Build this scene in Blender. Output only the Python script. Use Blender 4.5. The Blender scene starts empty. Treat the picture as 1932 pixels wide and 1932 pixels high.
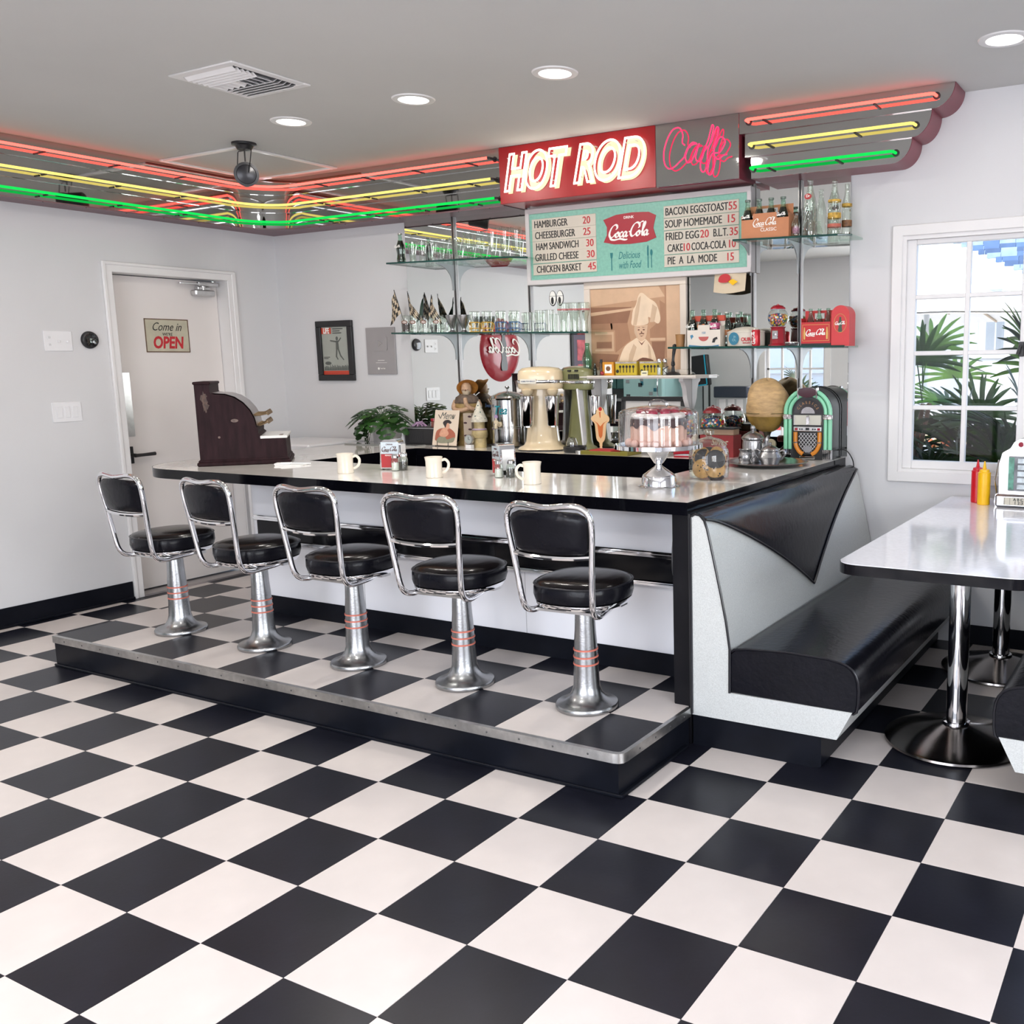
import bpy, math, random
from mathutils import Matrix, Vector
R = math.radians
random.seed(7)
C = bpy.context.scene.collection
sc = bpy.context.scene

# ---------------------------------------------------------------- camera
cam = bpy.data.objects.new('camera', bpy.data.cameras.new('camera'))
C.objects.link(cam)
yaw, pit, rol = -0.494335, 0.157798, 0.0128204
fw = Vector((math.sin(yaw)*math.cos(pit), math.cos(yaw)*math.cos(pit), -math.sin(pit)))
rt = Vector((math.cos(yaw), -math.sin(yaw), 0)); dn = fw.cross(rt)
r2 = rt*math.cos(rol)+dn*math.sin(rol); d2 = dn*math.cos(rol)-rt*math.sin(rol)
cam.matrix_world = Matrix(((r2.x, -d2.x, -fw.x, 1.83173), (r2.y, -d2.y, -fw.y, -2.92192), (r2.z, -d2.z, -fw.z, 1.4401), (0, 0, 0, 1)))
cam.data.sensor_width = 36; cam.data.lens = 1813.57/1932*36
cam.data.shift_x = (966-1272.14)/1932; cam.data.shift_y = (973.68-966)/1932
cam.data.clip_start = .05; cam.data.clip_end = 200
sc.camera = cam
# ---------------------------------------------------------------- colour management, sky
sc.view_settings.view_transform = 'Standard'; sc.view_settings.look = 'None'
sc.view_settings.gamma = 1; sc.view_settings.use_curve_mapping = False
sc.view_settings.exposure = 0.0
try:
    sc.cycles.use_denoising = True
    sc.cycles.max_bounces = 12; sc.cycles.transparent_max_bounces = 24
    sc.cycles.glossy_bounces = 6; sc.cycles.caustics_reflective = False; sc.cycles.caustics_refractive = False
    sc.cycles.sample_clamp_indirect = 8
except Exception: pass
w = bpy.data.worlds.new('sky'); sc.world = w; w.use_nodes = True
nt = w.node_tree; nt.nodes.clear()
wo = nt.nodes.new('ShaderNodeOutputWorld'); bg = nt.nodes.new('ShaderNodeBackground')
sky = nt.nodes.new('ShaderNodeTexSky'); sky.sky_type = 'NISHITA'; sky.sun_disc = False
sky.sun_elevation = R(52); sky.sun_rotation = R(150); sky.air_density = 1.2; sky.dust_density = 3
nt.links.new(sky.outputs[0], bg.inputs[0]); bg.inputs[1].default_value = 0.70
nt.links.new(bg.outputs[0], wo.inputs[0])

def light(name, kind, loc, energy, color=(1, 1, 1), rot=(0, 0, 0), size=None, size_y=None, parent=None, **k):
    d = bpy.data.lights.new(name, kind); d.energy = energy; d.color = color
    if size is not None and kind == 'AREA':
        d.size = size
        if size_y: d.shape = 'RECTANGLE'; d.size_y = size_y
    for a, b in k.items(): setattr(d, a, b)
    o = bpy.data.objects.new(name, d); C.objects.link(o); o.location = loc; o.rotation_euler = rot
    if parent: o.parent = parent
    return o
light('sun', 'SUN', (-6, 3, 8), 2.2, (1, .96, .9), (R(-6), R(-42), 0), angle=R(1))
# area lamps added as daylight at the unseen openings behind and beside the camera
light('added_daylight_rear', 'AREA', (.30, -4.95, 1.30), 135, (.94, .95, 1), (R(90), 0, 0), 3.2, 2.0)
light('added_daylight_side', 'AREA', (4.55, -2.5, 1.45), 170, (.92, .94, 1), (R(90), 0, R(90)), 3.0, 1.6)

# ---------------------------------------------------------------- materials
def lin(h):
    h = h.lstrip('#'); c = [int(h[i:i+2], 16)/255 for i in (0, 2, 4)]
    return tuple(x/12.92 if x <= .04045 else ((x+.055)/1.055)**2.4 for x in c)
MATS = {}
def mat(name, col, rough=.5, metal=0, spec=.5, emit=None, es=0, var=0, scale=8, bump=0, bscale=60, coat=0, stretch=None, trans=0):
    if name in MATS: return MATS[name]
    m = bpy.data.materials.new(name); m.use_nodes = True; n = m.node_tree.nodes; l = m.node_tree.links
    b = n['Principled BSDF']
    if isinstance(col, str): col = lin(col)
    b.inputs['Base Color'].default_value = (*col, 1)
    b.inputs['Roughness'].default_value = rough; b.inputs['Metallic'].default_value = metal
    b.inputs['Specular IOR Level'].default_value = spec
    if coat: b.inputs['Coat Weight'].default_value = coat; b.inputs['Coat Roughness'].default_value = .05
    if trans: b.inputs['Transmission Weight'].default_value = trans
    if emit: b.inputs['Emission Color'].default_value = (*(lin(emit) if isinstance(emit, str) else emit), 1); b.inputs['Emission Strength'].default_value = es
    tc = n.new('ShaderNodeTexCoord'); src = tc.outputs['Object']
    if stretch:
        mp = n.new('ShaderNodeMapping'); mp.inputs['Scale'].default_value = stretch; l.new(src, mp.inputs[0]); src = mp.outputs[0]
    if var:
        t = n.new('ShaderNodeTexNoise'); t.inputs['Scale'].default_value = scale; t.inputs['Detail'].default_value = 5
        l.new(src, t.inputs['Vector'])
        r = n.new('ShaderNodeMapRange'); r.inputs[1].default_value = .3; r.inputs[2].default_value = .7
        r.inputs[3].default_value = 1-var; r.inputs[4].default_value = 1+var
        l.new(t.outputs['Fac'], r.inputs[0])
        x = n.new('ShaderNodeVectorMath'); x.operation = 'SCALE'; x.inputs[0].default_value = col
        l.new(r.outputs[0], x.inputs['Scale']); l.new(x.outputs[0], b.inputs['Base Color'])
    if bump:
        t = n.new('ShaderNodeTexNoise'); t.inputs['Scale'].default_value = bscale; t.inputs['Detail'].default_value = 3
        l.new(src, t.inputs['Vector'])
        u = n.new('ShaderNodeBump'); u.inputs['Strength'].default_value = bump; u.inputs['Distance'].default_value = .004
        l.new(t.outputs['Fac'], u.inputs['Height']); l.new(u.outputs[0], b.inputs['Normal'])
    MATS[name] = m; return m

def thin_glass(name, tint=(1, 1, 1), refl=1.0, rough=0, base=.0):
    if name in MATS: return MATS[name]
    m = bpy.data.materials.new(name); m.use_nodes = True; n = m.node_tree.nodes; l = m.node_tree.links; n.clear()
    o = n.new('ShaderNodeOutputMaterial'); t = n.new('ShaderNodeBsdfTransparent'); g = n.new('ShaderNodeBsdfGlossy')
    g.inputs['Roughness'].default_value = rough; t.inputs[0].default_value = (*tint, 1)
    lw = n.new('ShaderNodeLayerWeight'); lw.inputs['Blend'].default_value = .5
    r = n.new('ShaderNodeMapRange'); r.inputs[3].default_value = base; r.inputs[4].default_value = refl
    l.new(lw.outputs['Facing'], r.inputs[0])
    p = n.new('ShaderNodeMath'); p.operation = 'POWER'; p.inputs[1].default_value = 2.2; l.new(lw.outputs['Facing'], p.inputs[0]); l.new(p.outputs[0], r.inputs[0])
    x = n.new('ShaderNodeMixShader'); l.new(r.outputs[0], x.inputs[0]); l.new(t.outputs[0], x.inputs[1]); l.new(g.outputs[0], x.inputs[2]); l.new(x.outputs[0], o.inputs[0])
    MATS[name] = m; return m
def emis(name, col, s):
    if name in MATS: return MATS[name]
    m = bpy.data.materials.new(name); m.use_nodes = True; n = m.node_tree.nodes; l = m.node_tree.links; n.clear()
    o = n.new('ShaderNodeOutputMaterial'); e = n.new('ShaderNodeEmission'); e.inputs[0].default_value = (*col, 1); e.inputs[1].default_value = s
    l.new(e.outputs[0], o.inputs[0]); MATS[name] = m; return m

wallp = mat('wall_paint', (.66, .66, .675), .55, var=.02, scale=2, bump=.05, bscale=150)
ceilp = mat('ceiling_paint', (.61, .61, .595), .8, var=.02, scale=1.5)
white = mat('white_gloss_paint', (.78, .77, .77), .3, var=.015, scale=6)
blackb = mat('black_rubber', (.006, .007, .011), .36, spec=.12, var=.2, scale=9, bump=.05, bscale=40)
chrome = mat('chrome', (.82, .82, .84), .06, 1, var=.03, scale=20)
steel = mat('brushed_steel', (.62, .62, .62), .28, 1, var=.08, scale=30)
alu = mat('cast_aluminium', (.40, .41, .42), .27, 1, var=.12, scale=18, bump=.1, bscale=120)
marqm = mat('polished_marquee_steel', (.52, .52, .51), .035, 1, var=.03, scale=4)
mirror = mat('mirror_silvering', (.90, .93, .915), .0, 1)
burg = mat('burgundy_enamel', (.21, .035, .055), .35, var=.05)
mauve = mat('mauve_enamel', (.17, .085, .105), .4, var=.05)
vinylb = mat('black_vinyl', (.005, .005, .008), .24, spec=.18, var=.15, scale=12, bump=.25, bscale=45)
vinyls = mat('silver_sparkle_vinyl', (.60, .62, .61), .38, .15, var=.12, scale=260, bump=.12, bscale=90)
piping = mat('black_piping', (.008, .008, .012), .3, var=.1)
lam = mat('marbled_white_laminate', (.90, .87, .82), .10, var=.07, scale=7, coat=.5)
lamt = mat('pearl_white_laminate', (.84, .84, .90), .12, var=.05, scale=60, coat=.3)
blk = mat('gloss_black_laminate', (.003, .003, .005), .08, spec=.2, var=.1)
pan = mat('white_laminate_panel', (.86, .87, .92), .16, var=.015, scale=3)
alub = mat('aluminium_edging', (.58, .58, .57), .3, 1, var=.12, scale=40)
plast = mat('white_plastic', (.80, .80, .82), .35, var=.02)
redp = mat('red_enamel', (.32, .010, .022), .2, var=.05, coat=.3)
mint = mat('mint_green_plastic', (.24, .62, .40), .25, var=.06, coat=.2)
cream = mat('cream_enamel', (.74, .60, .40), .22, var=.05, coat=.3)
wood = mat('dark_stained_wood', (.020, .008, .010), .55, spec=.12, var=.35, scale=7, stretch=(6, 6, 1), bump=.15, bscale=60)
glass = thin_glass('clear_glass', (.93, .97, .95), .85, base=.06)
dglass = thin_glass('drinking_glass', (.90, .94, .90), .9, base=.10)
pane_m = thin_glass('window_pane_glass', (.97, .98, .98), .18, base=.004)
gglass = thin_glass('green_bottle_glass', (.62, .80, .70), .9, base=.08)
shelfg = thin_glass('shelf_glass', (.86, .95, .91), .5, base=.05)
shelfe = mat('green_glass_edge', (.01, .055, .045), .08, var=.2, scale=14)
cola = mat('cola', (.006, .003, .003), .08, coat=.5)
n_red = emis('neon_red', (1, .085, .065), 4.2)
n_yel = emis('neon_yellow', (1, .80, .20), 1.45)
n_grn = emis('neon_green', (.012, .95, .13), .95)
n_wht = emis('neon_white', (1, .97, .86), 3.2)
n_pnk = emis('neon_pink', (1, .028, .10), 2.6)
blackp = mat('black_plastic', (.012, .012, .014), .4, var=.1)
ink = mat('black_ink', (.012, .012, .013), .5); whi = mat('white_ink', (.85, .84, .80), .5); redi = mat('red_ink', (.50, .02, .03), .5)
gold = mat('gold_paint', (.62, .40, .12), .4, .3)

# ---------------------------------------------------------------- mesh builder
I4 = Matrix.Identity(4)
def T(x, y, z): return Matrix.Translation((x, y, z))
def RX(a): return Matrix.Rotation(R(a), 4, 'X')
def RY(a): return Matrix.Rotation(R(a), 4, 'Y')
def RZ(a): return Matrix.Rotation(R(a), 4, 'Z')
def S(x, y, z): return Matrix.Diagonal((x, y, z, 1))
def smooth(pts, n=6, closed=False):
    P = [Vector(p) for p in pts]; out = []; N = len(P)
    for i in range(N if closed else N-1):
        a = P[(i-1) % N] if closed or i > 0 else P[0]; b = P[i]; c = P[(i+1) % N]; d = P[(i+2) % N] if closed or i+2 < N else P[-1]
        for k in range(n):
            t = k/n
            out.append(.5*((2*b)+(c-a)*t+(2*a-5*b+4*c-d)*t*t+(3*b-a-3*c+d)*t**3))
    if not closed: out.append(P[-1])
    return out
class MB:
    def __init__(s): s.v = []; s.f = []; s.m = []; s.k = 0
    def add(s, V, F, m=0, M=None):
        o = len(s.v); e = ((s.k*3) % 8)*4e-5; s.k += 1      # hair-thin stagger, so that pieces never share a plane
        s.v += [tuple((M @ Vector(p))-Vector((e, e, -e))) for p in V] if M is not None else [(p[0]-e, p[1]-e, p[2]+e) for p in V]
        s.f += [tuple(i+o for i in f) for f in F]; s.m += [m]*len(F); return s
    def box(s, x0, x1, y0, y1, z0, z1, b=0, m=0, M=None):
        if b <= 0:
            V = [(x, y, z) for x in (x0, x1) for y in (y0, y1) for z in (z0, z1)]
            F = [(0, 1, 3, 2), (4, 6, 7, 5), (0, 4, 5, 1), (2, 3, 7, 6), (0, 2, 6, 4), (1, 5, 7, 3)]
            return s.add(V, F, m, M)
        V = []; idx = {}
        for i, (x, sx) in enumerate(((x0, 1), (x1, -1))):
            for j, (y, sy) in enumerate(((y0, 1), (y1, -1))):
                for k, (z, sz) in enumerate(((z0, 1), (z1, -1))):
                    for a in range(3):
                        p = [x+sx*b, y+sy*b, z+sz*b]; p[a] = (x, y, z)[a]
                        idx[i, j, k, a] = len(V); V.append(p)
        F = []
        g = lambda i, j, k, a: idx[i, j, k, a]
        for e in (0, 1):
            F += [tuple(g(e, j, k, 0) for j, k in ((0, 0), (0, 1), (1, 1), (1, 0)))[::(1 if e == 0 else -1)]]
            F += [tuple(g(i, e, k, 1) for i, k in ((0, 0), (1, 0), (1, 1), (0, 1)))[::(1 if e == 0 else -1)]]
            F += [tuple(g(i, j, e, 2) for i, j in ((0, 0), (0, 1), (1, 1), (1, 0)))[::(1 if e == 0 else -1)]]
        for j in (0, 1):
            for k in (0, 1): F.append((g(0, j, k, 1), g(1, j, k, 1), g(1, j, k, 2), g(0, j, k, 2)))
        for i in (0, 1):
            for k in (0, 1): F.append((g(i, 0, k, 0), g(i, 1, k, 0), g(i, 1, k, 2), g(i, 0, k, 2)))
        for i in (0, 1):
            for j in (0, 1): F.append((g(i, j, 0, 0), g(i, j, 1, 0), g(i, j, 1, 1), g(i, j, 0, 1)))
        for i in (0, 1):
            for j in (0, 1):
                for k in (0, 1): F.append((g(i, j, k, 0), g(i, j, k, 1), g(i, j, k, 2)))
        return s.add(V, F, m, M)
    def lathe(s, prof, n=24, m=0, M=None, cap=True):
        V = []; F = []
        for r, z in prof:
            for k in range(n): a = 2*math.pi*k/n; V.append((r*math.cos(a), r*math.sin(a), z))
        for i in range(len(prof)-1):
            for k in range(n): F.append((i*n+k, i*n+(k+1) % n, (i+1)*n+(k+1) % n, (i+1)*n+k))
        if cap:
            if prof[0][0] > 1e-5: F.append(tuple(range(n))[::-1])
            if prof[-1][0] > 1e-5: F.append(tuple((len(prof)-1)*n+k for k in range(n)))
        return s.add(V, F, m, M)
    def cyl(s, r, z0, z1, n=24, m=0, M=None, r2=None): return s.lathe([(r, z0), (r if r2 is None else r2, z1)], n, m, M)
    def sph(s, r, n=16, k=10, m=0, M=None):
        return s.lathe([(max(r*math.sin(math.pi*i/k), 1e-6), -r*math.cos(math.pi*i/k)) for i in range(k+1)], n, m, M, False)
    def tube(s, pts, r, n=8, m=0, M=None, closed=False, cap=True):
        P = [Vector(p) for p in pts]; N = len(P); V = []; F = []
        rr = r if hasattr(r, '__len__') else [r]*N
        t = [(P[(i+1) % N]-P[i-1]) if closed else (P[min(i+1, N-1)]-P[max(i-1, 0)]) for i in range(N)]
        t = [x.normalized() if x.length > 1e-9 else Vector((0, 0, 1)) for x in t]
        u = t[0].orthogonal().normalized()
        for i in range(N):
            u = u-t[i]*u.dot(t[i]); u = u.normalized() if u.length > 1e-6 else t[i].orthogonal().normalized()
            q = t[i].cross(u)
            for k in range(n):
                a = 2*math.pi*k/n; V.append(P[i]+(u*math.cos(a)+q*math.sin(a))*rr[i])
        for i in range(N if closed else N-1):
            j = (i+1) % N; off = 0
            if closed and j == 0:
                d0 = V[i*n]; off = min(range(n), key=lambda k: (V[k]-d0).length)
            for k in range(n): F.append((i*n+k, i*n+(k+1) % n, j*n+(k+1+off) % n, j*n+(k+off) % n))
        if cap and not closed: F += [tuple(range(n))[::-1], tuple((N-1)*n+k for k in range(n))]
        return s.add(V, F, m, M)
    def prism(s, pts, z0, z1, m=0, M=None):   # polygon in XY pulled along Z
        n = len(pts); V = [(x, y, z0) for x, y in pts]+[(x, y, z1) for x, y in pts]
        F = [tuple(range(n))[::-1], tuple(range(n, 2*n))]+[(i, (i+1) % n, n+(i+1) % n, n+i) for i in range(n)]
        return s.add(V, F, m, M)
    def poly(s, pts, y, t=.001, m=0, M=None):   # flat shape in XZ facing -Y, back at y, front at y-t
        return s.prism(pts, -y, -y+t, m, (M or I4) @ RX(90))
    def disc(s, x, z, rx, rz, y, t=.001, m=0, M=None, n=24):
        return s.poly([(x+rx*math.cos(2*math.pi*k/n), z+rz*math.sin(2*math.pi*k/n)) for k in range(n)], y, t, m, M)
    def pen(s, strokes, x, z, sc_, y, w=.25, t=.001, m=0, M=None, nib=35, slant=0, n=5):
        for st in strokes:
            P = smooth([(p[0], p[1], 0) for p in st], n); V = []; F = []
            N = len(P)
            for i, p in enumerate(P):
                d = (P[min(i+1, N-1)]-P[max(i-1, 0)])
                d = d.normalized() if d.length > 0 else Vector((1, 0, 0))
                q = Vector((-d.y, d.x, 0)); ww = w*(.32+.68*abs(math.sin(math.atan2(d.y, d.x)-R(nib))))*.5*(.45 if i in (0, N-1) else 1)
                for e in (-1, 1):
                    a = p+q*ww*e; ax = x+(a.x+slant*a.y)*sc_; az = z+a.y*sc_
                    V += [(ax, y-t-2e-4*i/N, az), (ax, y, az)]
            for i in range(N-1):
                a = i*4; b = a+4
                F += [(a, b, b+2, a+2), (a, a+1, b+1, b), (a+2, b+2, b+3, a+3)]
            s.add(V, F, m, M)
        return s
    def text(s, txt, x, z, size, y=0, xs=1, align='CENTER', shear=0, t=.0008, bold=0, m=0, M=None, bevel=0, res=3, fit=None):
        cu = bpy.data.curves.new('t', 'FONT'); cu.body = txt; cu.size = size; cu.align_x = align; cu.align_y = 'CENTER'
        cu.shear = shear; cu.offset = bold*size; cu.resolution_u = res
        if bevel: cu.fill_mode = 'NONE'; cu.bevel_depth = bevel; cu.bevel_resolution = 2
        else: cu.extrude = t/2
        o = bpy.data.objects.new('t', cu); me = o.to_mesh()
        A = (M or I4) @ T(x, y-(0 if bevel else t/2), z) @ RX(90) @ S(xs, 1, 1)
        W = [A @ v.co for v in me.vertices]
        if fit:      # stretch the lettering to x0..x1, z0..z1
            x0, x1, z0, z1 = fit; a0, a1 = min(p.x for p in W), max(p.x for p in W); c0, c1 = min(p.z for p in W), max(p.z for p in W)
            for p in W: p.x = x0+(p.x-a0)/(a1-a0)*(x1-x0); p.z = z0+(p.z-c0)/(c1-c0)*(z1-z0)
        s.add(W, [tuple(p.vertices) for p in me.polygons], m)
        o.to_mesh_clear(); bpy.data.objects.remove(o); bpy.data.curves.remove(cu)
        return s
    def build(s, name, mats, parent=None, M=None, ang=38, label=None):
        me = bpy.data.meshes.new(name); me.from_pydata(s.v, [], s.f)
        for x in (mats if isinstance(mats, (list, tuple)) else [mats]): me.materials.append(x)
        me.polygons.foreach_set('material_index', s.m)
        me.polygons.foreach_set('use_smooth', [True]*len(s.f)); me.update()
        try: me.set_sharp_from_angle(angle=R(ang))
        except Exception: pass
        o = bpy.data.objects.new(name, me); C.objects.link(o)
        if parent: o.parent = parent
        if M is not None: o.matrix_local = M
        if label: o['label'] = label
        return o
def thing(name, label, cat, loc=(0, 0, 0), rz=0, group=None):
    o = bpy.data.objects.new(name, None); C.objects.link(o); o.empty_display_size = .05
    o.location = loc; o.rotation_euler = (0, 0, R(rz)); o['label'] = label; o['category'] = cat
    if group: o['group'] = group
    return o
def tag(o, label, cat, group=None):
    o['label'] = label; o['category'] = cat
    if group: o['group'] = group
    return o
def struct(o): o['kind'] = 'structure'; return o
def dup(root, loc, rz=None, label=None, group=None):
    r = root.copy(); C.objects.link(r); r.location = loc
    if rz is not None: r.rotation_euler = (0, 0, R(rz))
    if label: r['label'] = label
    if group: r['group'] = group
    for ch in list(root.children):
        c = ch.copy(); C.objects.link(c); c.parent = r
        for g in list(ch.children): d = g.copy(); C.objects.link(d); d.parent = c
    return r
def sbox(name, *a, m=wallp, b=0, parent=None): return MB().box(*a, b=b).build(name, m, parent)

def script_word():
    o = [(2.3, .95), (1.95, .75), (1.85, .25), (2.15, 0), (2.55, .35), (2.55, .85), (2.25, .98), (2.45, .75), (2.9, .85)]
    a = [(4.4, .85), (4.1, 1.0), (3.7, .65), (3.7, .15), (4.0, 0), (4.35, .5), (4.5, 1.0), (4.35, .3), (4.5, 0), (4.85, .3)]
    sh = lambda p, d: [(x+d, z) for x, z in p]
    return [[(1.75, 1.55), (2.1, 1.8), (2.05, 2.3), (1.6, 2.5), (.95, 2.15), (.45, 1.3), (.35, .5), (.75, 0), (1.35, .25), (1.85, .8)],
            o, [(3.5, .8), (3.3, 1.0), (2.95, .75), (2.85, .25), (3.15, 0), (3.65, .4)], a, [(4.95, .9), (5.3, 1.0)],
            [(7.1, 1.5), (7.45, 1.8), (7.3, 2.4), (6.75, 2.6), (6.1, 2.25), (5.55, 1.3), (5.45, .5), (5.85, 0), (6.45, .25), (6.9, .7)],
            sh(o, 5.0), [(7.95, .6), (8.5, 1.6), (8.75, 2.4), (8.55, 2.6), (8.35, 2.1), (8.2, .6), (8.3, .05), (8.6, .2)], sh(a, 4.9),
            [(7.38, 2.2), (7.75, 2.65), (8.35, 2.75)],
            [(.6, .05), (.9, -.35), (1.8, -.5), (3.0, -.35), (4.2, -.6), (4.8, -.5)]]
COLA = script_word()
def cola_word(b, cx, cz, width, y, m=0, M=None, w=.34, t=.0008, flip=False):
    k = width/9.9
    return b.pen(COLA, cx-5.1*k, cz-1.1*k, k, y, w, t, m, M, nib=30, slant=.12, n=3)

# ================================================================ ROOM
XL, YB, ZC = -4.04, 1.99, 2.693
TL = .3048
# floor: slab, then every tile near the camera as a piece of its own
floor = struct(sbox('floor', -6.6, 4.3, -4.75, 2.05, -.2, -.0035, m=mat('floor_adhesive', (.05, .048, .045), .8)))
tw = mat('cream_vinyl_tile', (.70, .635, .60), .33, spec=.35, var=.05, scale=5, bump=.04, bscale=70)
tb = mat('black_vinyl_tile', (.010, .0105, .017), .30, spec=.27, var=.25, scale=6, bump=.04, bscale=70)
def tile_mesh(m, w_=TL, d_=TL):
    e = .0004
    return MB().box(e, w_-e, e, d_-e, -.003, 0, b=.0006).build('tile', m, None)
protos = {}
def tile(i, j, x0, x1, y0, y1, z, parent, black, stuff=None):
    e = .0004
    if x1-x0 < .01 or y1-y0 < .01: return
    key = (black, round(x1-x0, 3), round(y1-y0, 3))
    if stuff is not None:
        stuff[black].box(x0+e, x1-e, y0+e, y1-e, z-.003, z); return
    if key in protos: o = protos[key].copy(); C.objects.link(o)
    else:
        o = MB().box(e, x1-x0-e, e, y1-y0-e, -.003, 0, b=.0006).build('tile', tb if black else tw); protos[key] = o
    o.location = (x0, y0, z); o.parent = parent
far = {True: MB(), False: MB()}
cx_, cy_ = 1.83, -2.92
n_single = 0
cells = []
for i in range(-22, 15):
    for j in range(-16, 7):
        x0, x1, y0, y1 = max(i*TL, -6.55), min((i+1)*TL, 4.25), max(j*TL, -4.7), min((j+1)*TL, 1.99)
        if x1 <= x0 or y1 <= y0: continue
        jj = -(j+1)                      # row index counted toward the camera
        black = (i+jj) % 2 != 0
        mx, my = (x0+x1)/2, (y0+y1)/2
        # is it in the picture and not under the platform?
        p = Vector((mx, my, 0))-cam.matrix_world.translation
        zz = p.dot(fw); u = 1272+1813.6*p.dot(r2)/zz if zz > .2 else -999; v = 974+1813.6*p.dot(d2)/zz if zz > .2 else -999
        vis = zz > .2 and -60 < u < 1990 and v < 2060
        under = -3.0 < mx < .18 and my > -.3
        cells.append((not vis or under, zz, i, j, x0, x1, y0, y1, black))
cells.sort(key=lambda c: (c[0], c[1]))
for k, (hid, zz, i, j, x0, x1, y0, y1, black) in enumerate(cells):
    tile(i, j, x0, x1, y0, y1, 0, floor, black, None if (k < 295 and not hid) else far)
for bl in (True, False):
    o = far[bl].build('far_tiles', tb if bl else tw, floor); o['kind'] = 'stuff'
# walls
wl = struct(MB().box(XL-.12, XL, -2.55, .755, 0, ZC).box(XL-.12, XL, 1.58, YB+.1, 0, ZC).box(XL-.12, XL, .755, 1.58, 2.045, ZC).build('wall_left', wallp))
wb = MB().box(XL-.12, .50, YB, YB+.12, 0, ZC).box(.50, 2.75, YB, YB+.12, 0, .86).box(.50, 2.75, YB, YB+.12, 2.06, ZC).box(2.75, 4.32, YB, YB+.12, 0, ZC)
struct(wb.build('wall_back', wallp))
wr = MB().box(4.2, 4.32, -4.8, -4.2, 0, ZC).box(4.2, 4.32, -4.2, -.9, 0, .7).box(4.2, 4.32, -4.2, -.9, 2.3, ZC).box(4.2, 4.32, -.9, YB, 0, ZC)
for y in (-3.1, -2.0): wr.box(4.2, 4.32, y-.06, y+.06, .7, 2.3)
struct(wr.build('wall_right', wallp))
wf = MB()
for a, b_ in ((-6.6, -3.05), (-2.25, -1.4)): wf.box(a, b_, -4.82, -4.7, 0, ZC)
wf.box(2.2, 4.32, -4.82, -4.7, 0, ZC)
wf.box(-3.05, -2.25, -4.82, -4.7, 0, .50).box(-3.05, -2.25, -4.82, -4.7, 1.64, ZC).box(-1.4, 2.2, -4.82, -4.7, 0, .25).box(-1.4, 2.2, -4.82, -4.7, 2.35, ZC)
struct(wf.build('wall_front', wallp))
struct(sbox('wall_kitchen', -6.72, -6.6, -4.82, -2.43, 0, ZC)); struct(sbox('wall_kitchen_side', -6.6, XL-.12, -2.55, -2.43, 0, ZC))
struct(sbox('ceiling', -6.72, 4.32, -4.82, YB+.12, ZC, ZC+.1, m=ceilp))
# window frames behind the camera (unseen shop front sized for the light, and the one beside it)
fb = MB()
for x in (-1.38, -.20, 1.0, 2.18): fb.box(x-.025, x+.025, -4.79, -4.74, .25, 2.35)
for z in (.27, .95, 2.33): fb.box(-1.4, 2.2, -4.785, -4.745, z-.022, z+.022)
struct(fb.build('window_3', white))
fb = MB()
for x in (-3.03, -2.84, -2.65, -2.46, -2.27): fb.box(x-.012, x+.012, -4.77, -4.74, .50, 1.64)
for z in (.52, .8, 1.07, 1.35, 1.62): fb.box(-3.05, -2.25, -4.77, -4.74, z-.012, z+.012)
fb.box(-3.13, -3.05, -4.7, -4.68, .42, 1.72).box(-2.25, -2.17, -4.7, -4.68, .42, 1.72).box(-3.13, -2.17, -4.7, -4.68, 1.64, 1.72).box(-3.13, -2.17, -4.7, -4.67, .42, .50)
struct(fb.build('window_2', white))
fb = MB()
for y in (-4.2, -2.55, -.9): fb.box(4.24, 4.28, y-.03, y+.03, .7, 2.3)
for z in (.72, 1.5, 2.28): fb.box(4.24, 4.28, -4.2, -.9, z-.025, z+.025)
struct(fb.build('window_4', white))  # unseen side window, its opening placed for the light it lets in
# baseboards
struct(MB().box(XL, XL+.008, -2.55, .70, 0, .115, b=.002).box(XL, XL+.022, -2.55, .70, 0, .018, b=.004).build('baseboard_left', blackb))
struct(sbox('baseboard_back', .86, 4.2, YB-.01, YB, 0, .10, m=blackb, b=.003))
# door trim + door
def casing(name, y0, y1, z1):
    b = MB()
    for (a, c, d, e) in ((y0-.062, y0, 0, z1), (y1, y1+.062, 0, z1)):
        b.box(XL, XL+.014, a, c, d, e+.062, b=.003); b.box(XL+.014, XL+.022, a if a < y0-.01 else a+.03, a+.02 if a < y0-.01 else c, d, e+.062, b=.003)
    b.box(XL, XL+.0145, y0-.062, y1+.062, z1, z1+.062, b=.003).box(XL+.0145, XL+.0225, y0-.062, y1+.062, z1+.042, z1+.062, b=.003)
    b.box(XL-.13, XL, y0-.012, y0, 0, z1).box(XL-.13, XL, y1, y1+.012, 0, z1).box(XL-.13, XL, y0, y1, z1, z1+.012)
    return b.build(name, white)
struct(casing('trim_1', .767, 1.568, 2.033))
door = struct(MB().box(-4.185, -4.145, .770, 1.565, .022, 2.028, b=.002).build('door_1', mat('door_paint', (.76, .72, .70), .4, var=.015, scale=3)))
struct(sbox('trim_2', -4.19, -4.03, .767, 1.568, 0, .012, m=mat('threshold_metal', (.45, .42, .42), .4, .6)))
struct(sbox('dark_sheet_behind_door', -4.6, -4.5, .5, 1.8, 0, 2.4, m=mat('dark_void', (.01, .01, .01), .8)))  # black sheet stands in for the dark space beyond the door
pp = MB().box(-4.145, -4.141, .826, .884, 1.02, 1.425, b=.001); pp.build('push_plate', steel, door)
hd = MB().box(-4.145, -4.137, .820, .858, .848, .957, b=.002).cyl(.012, 0, .05, 12, M=T(-4.14, .842, .902) @ RY(90))
hd.tube([(-4.095, .838, .900), (-4.092, .89, .901), (-4.094, .975, .903)], [.012, .0105, .012], 10); hd.build('door_handle', blackp, door)
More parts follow.
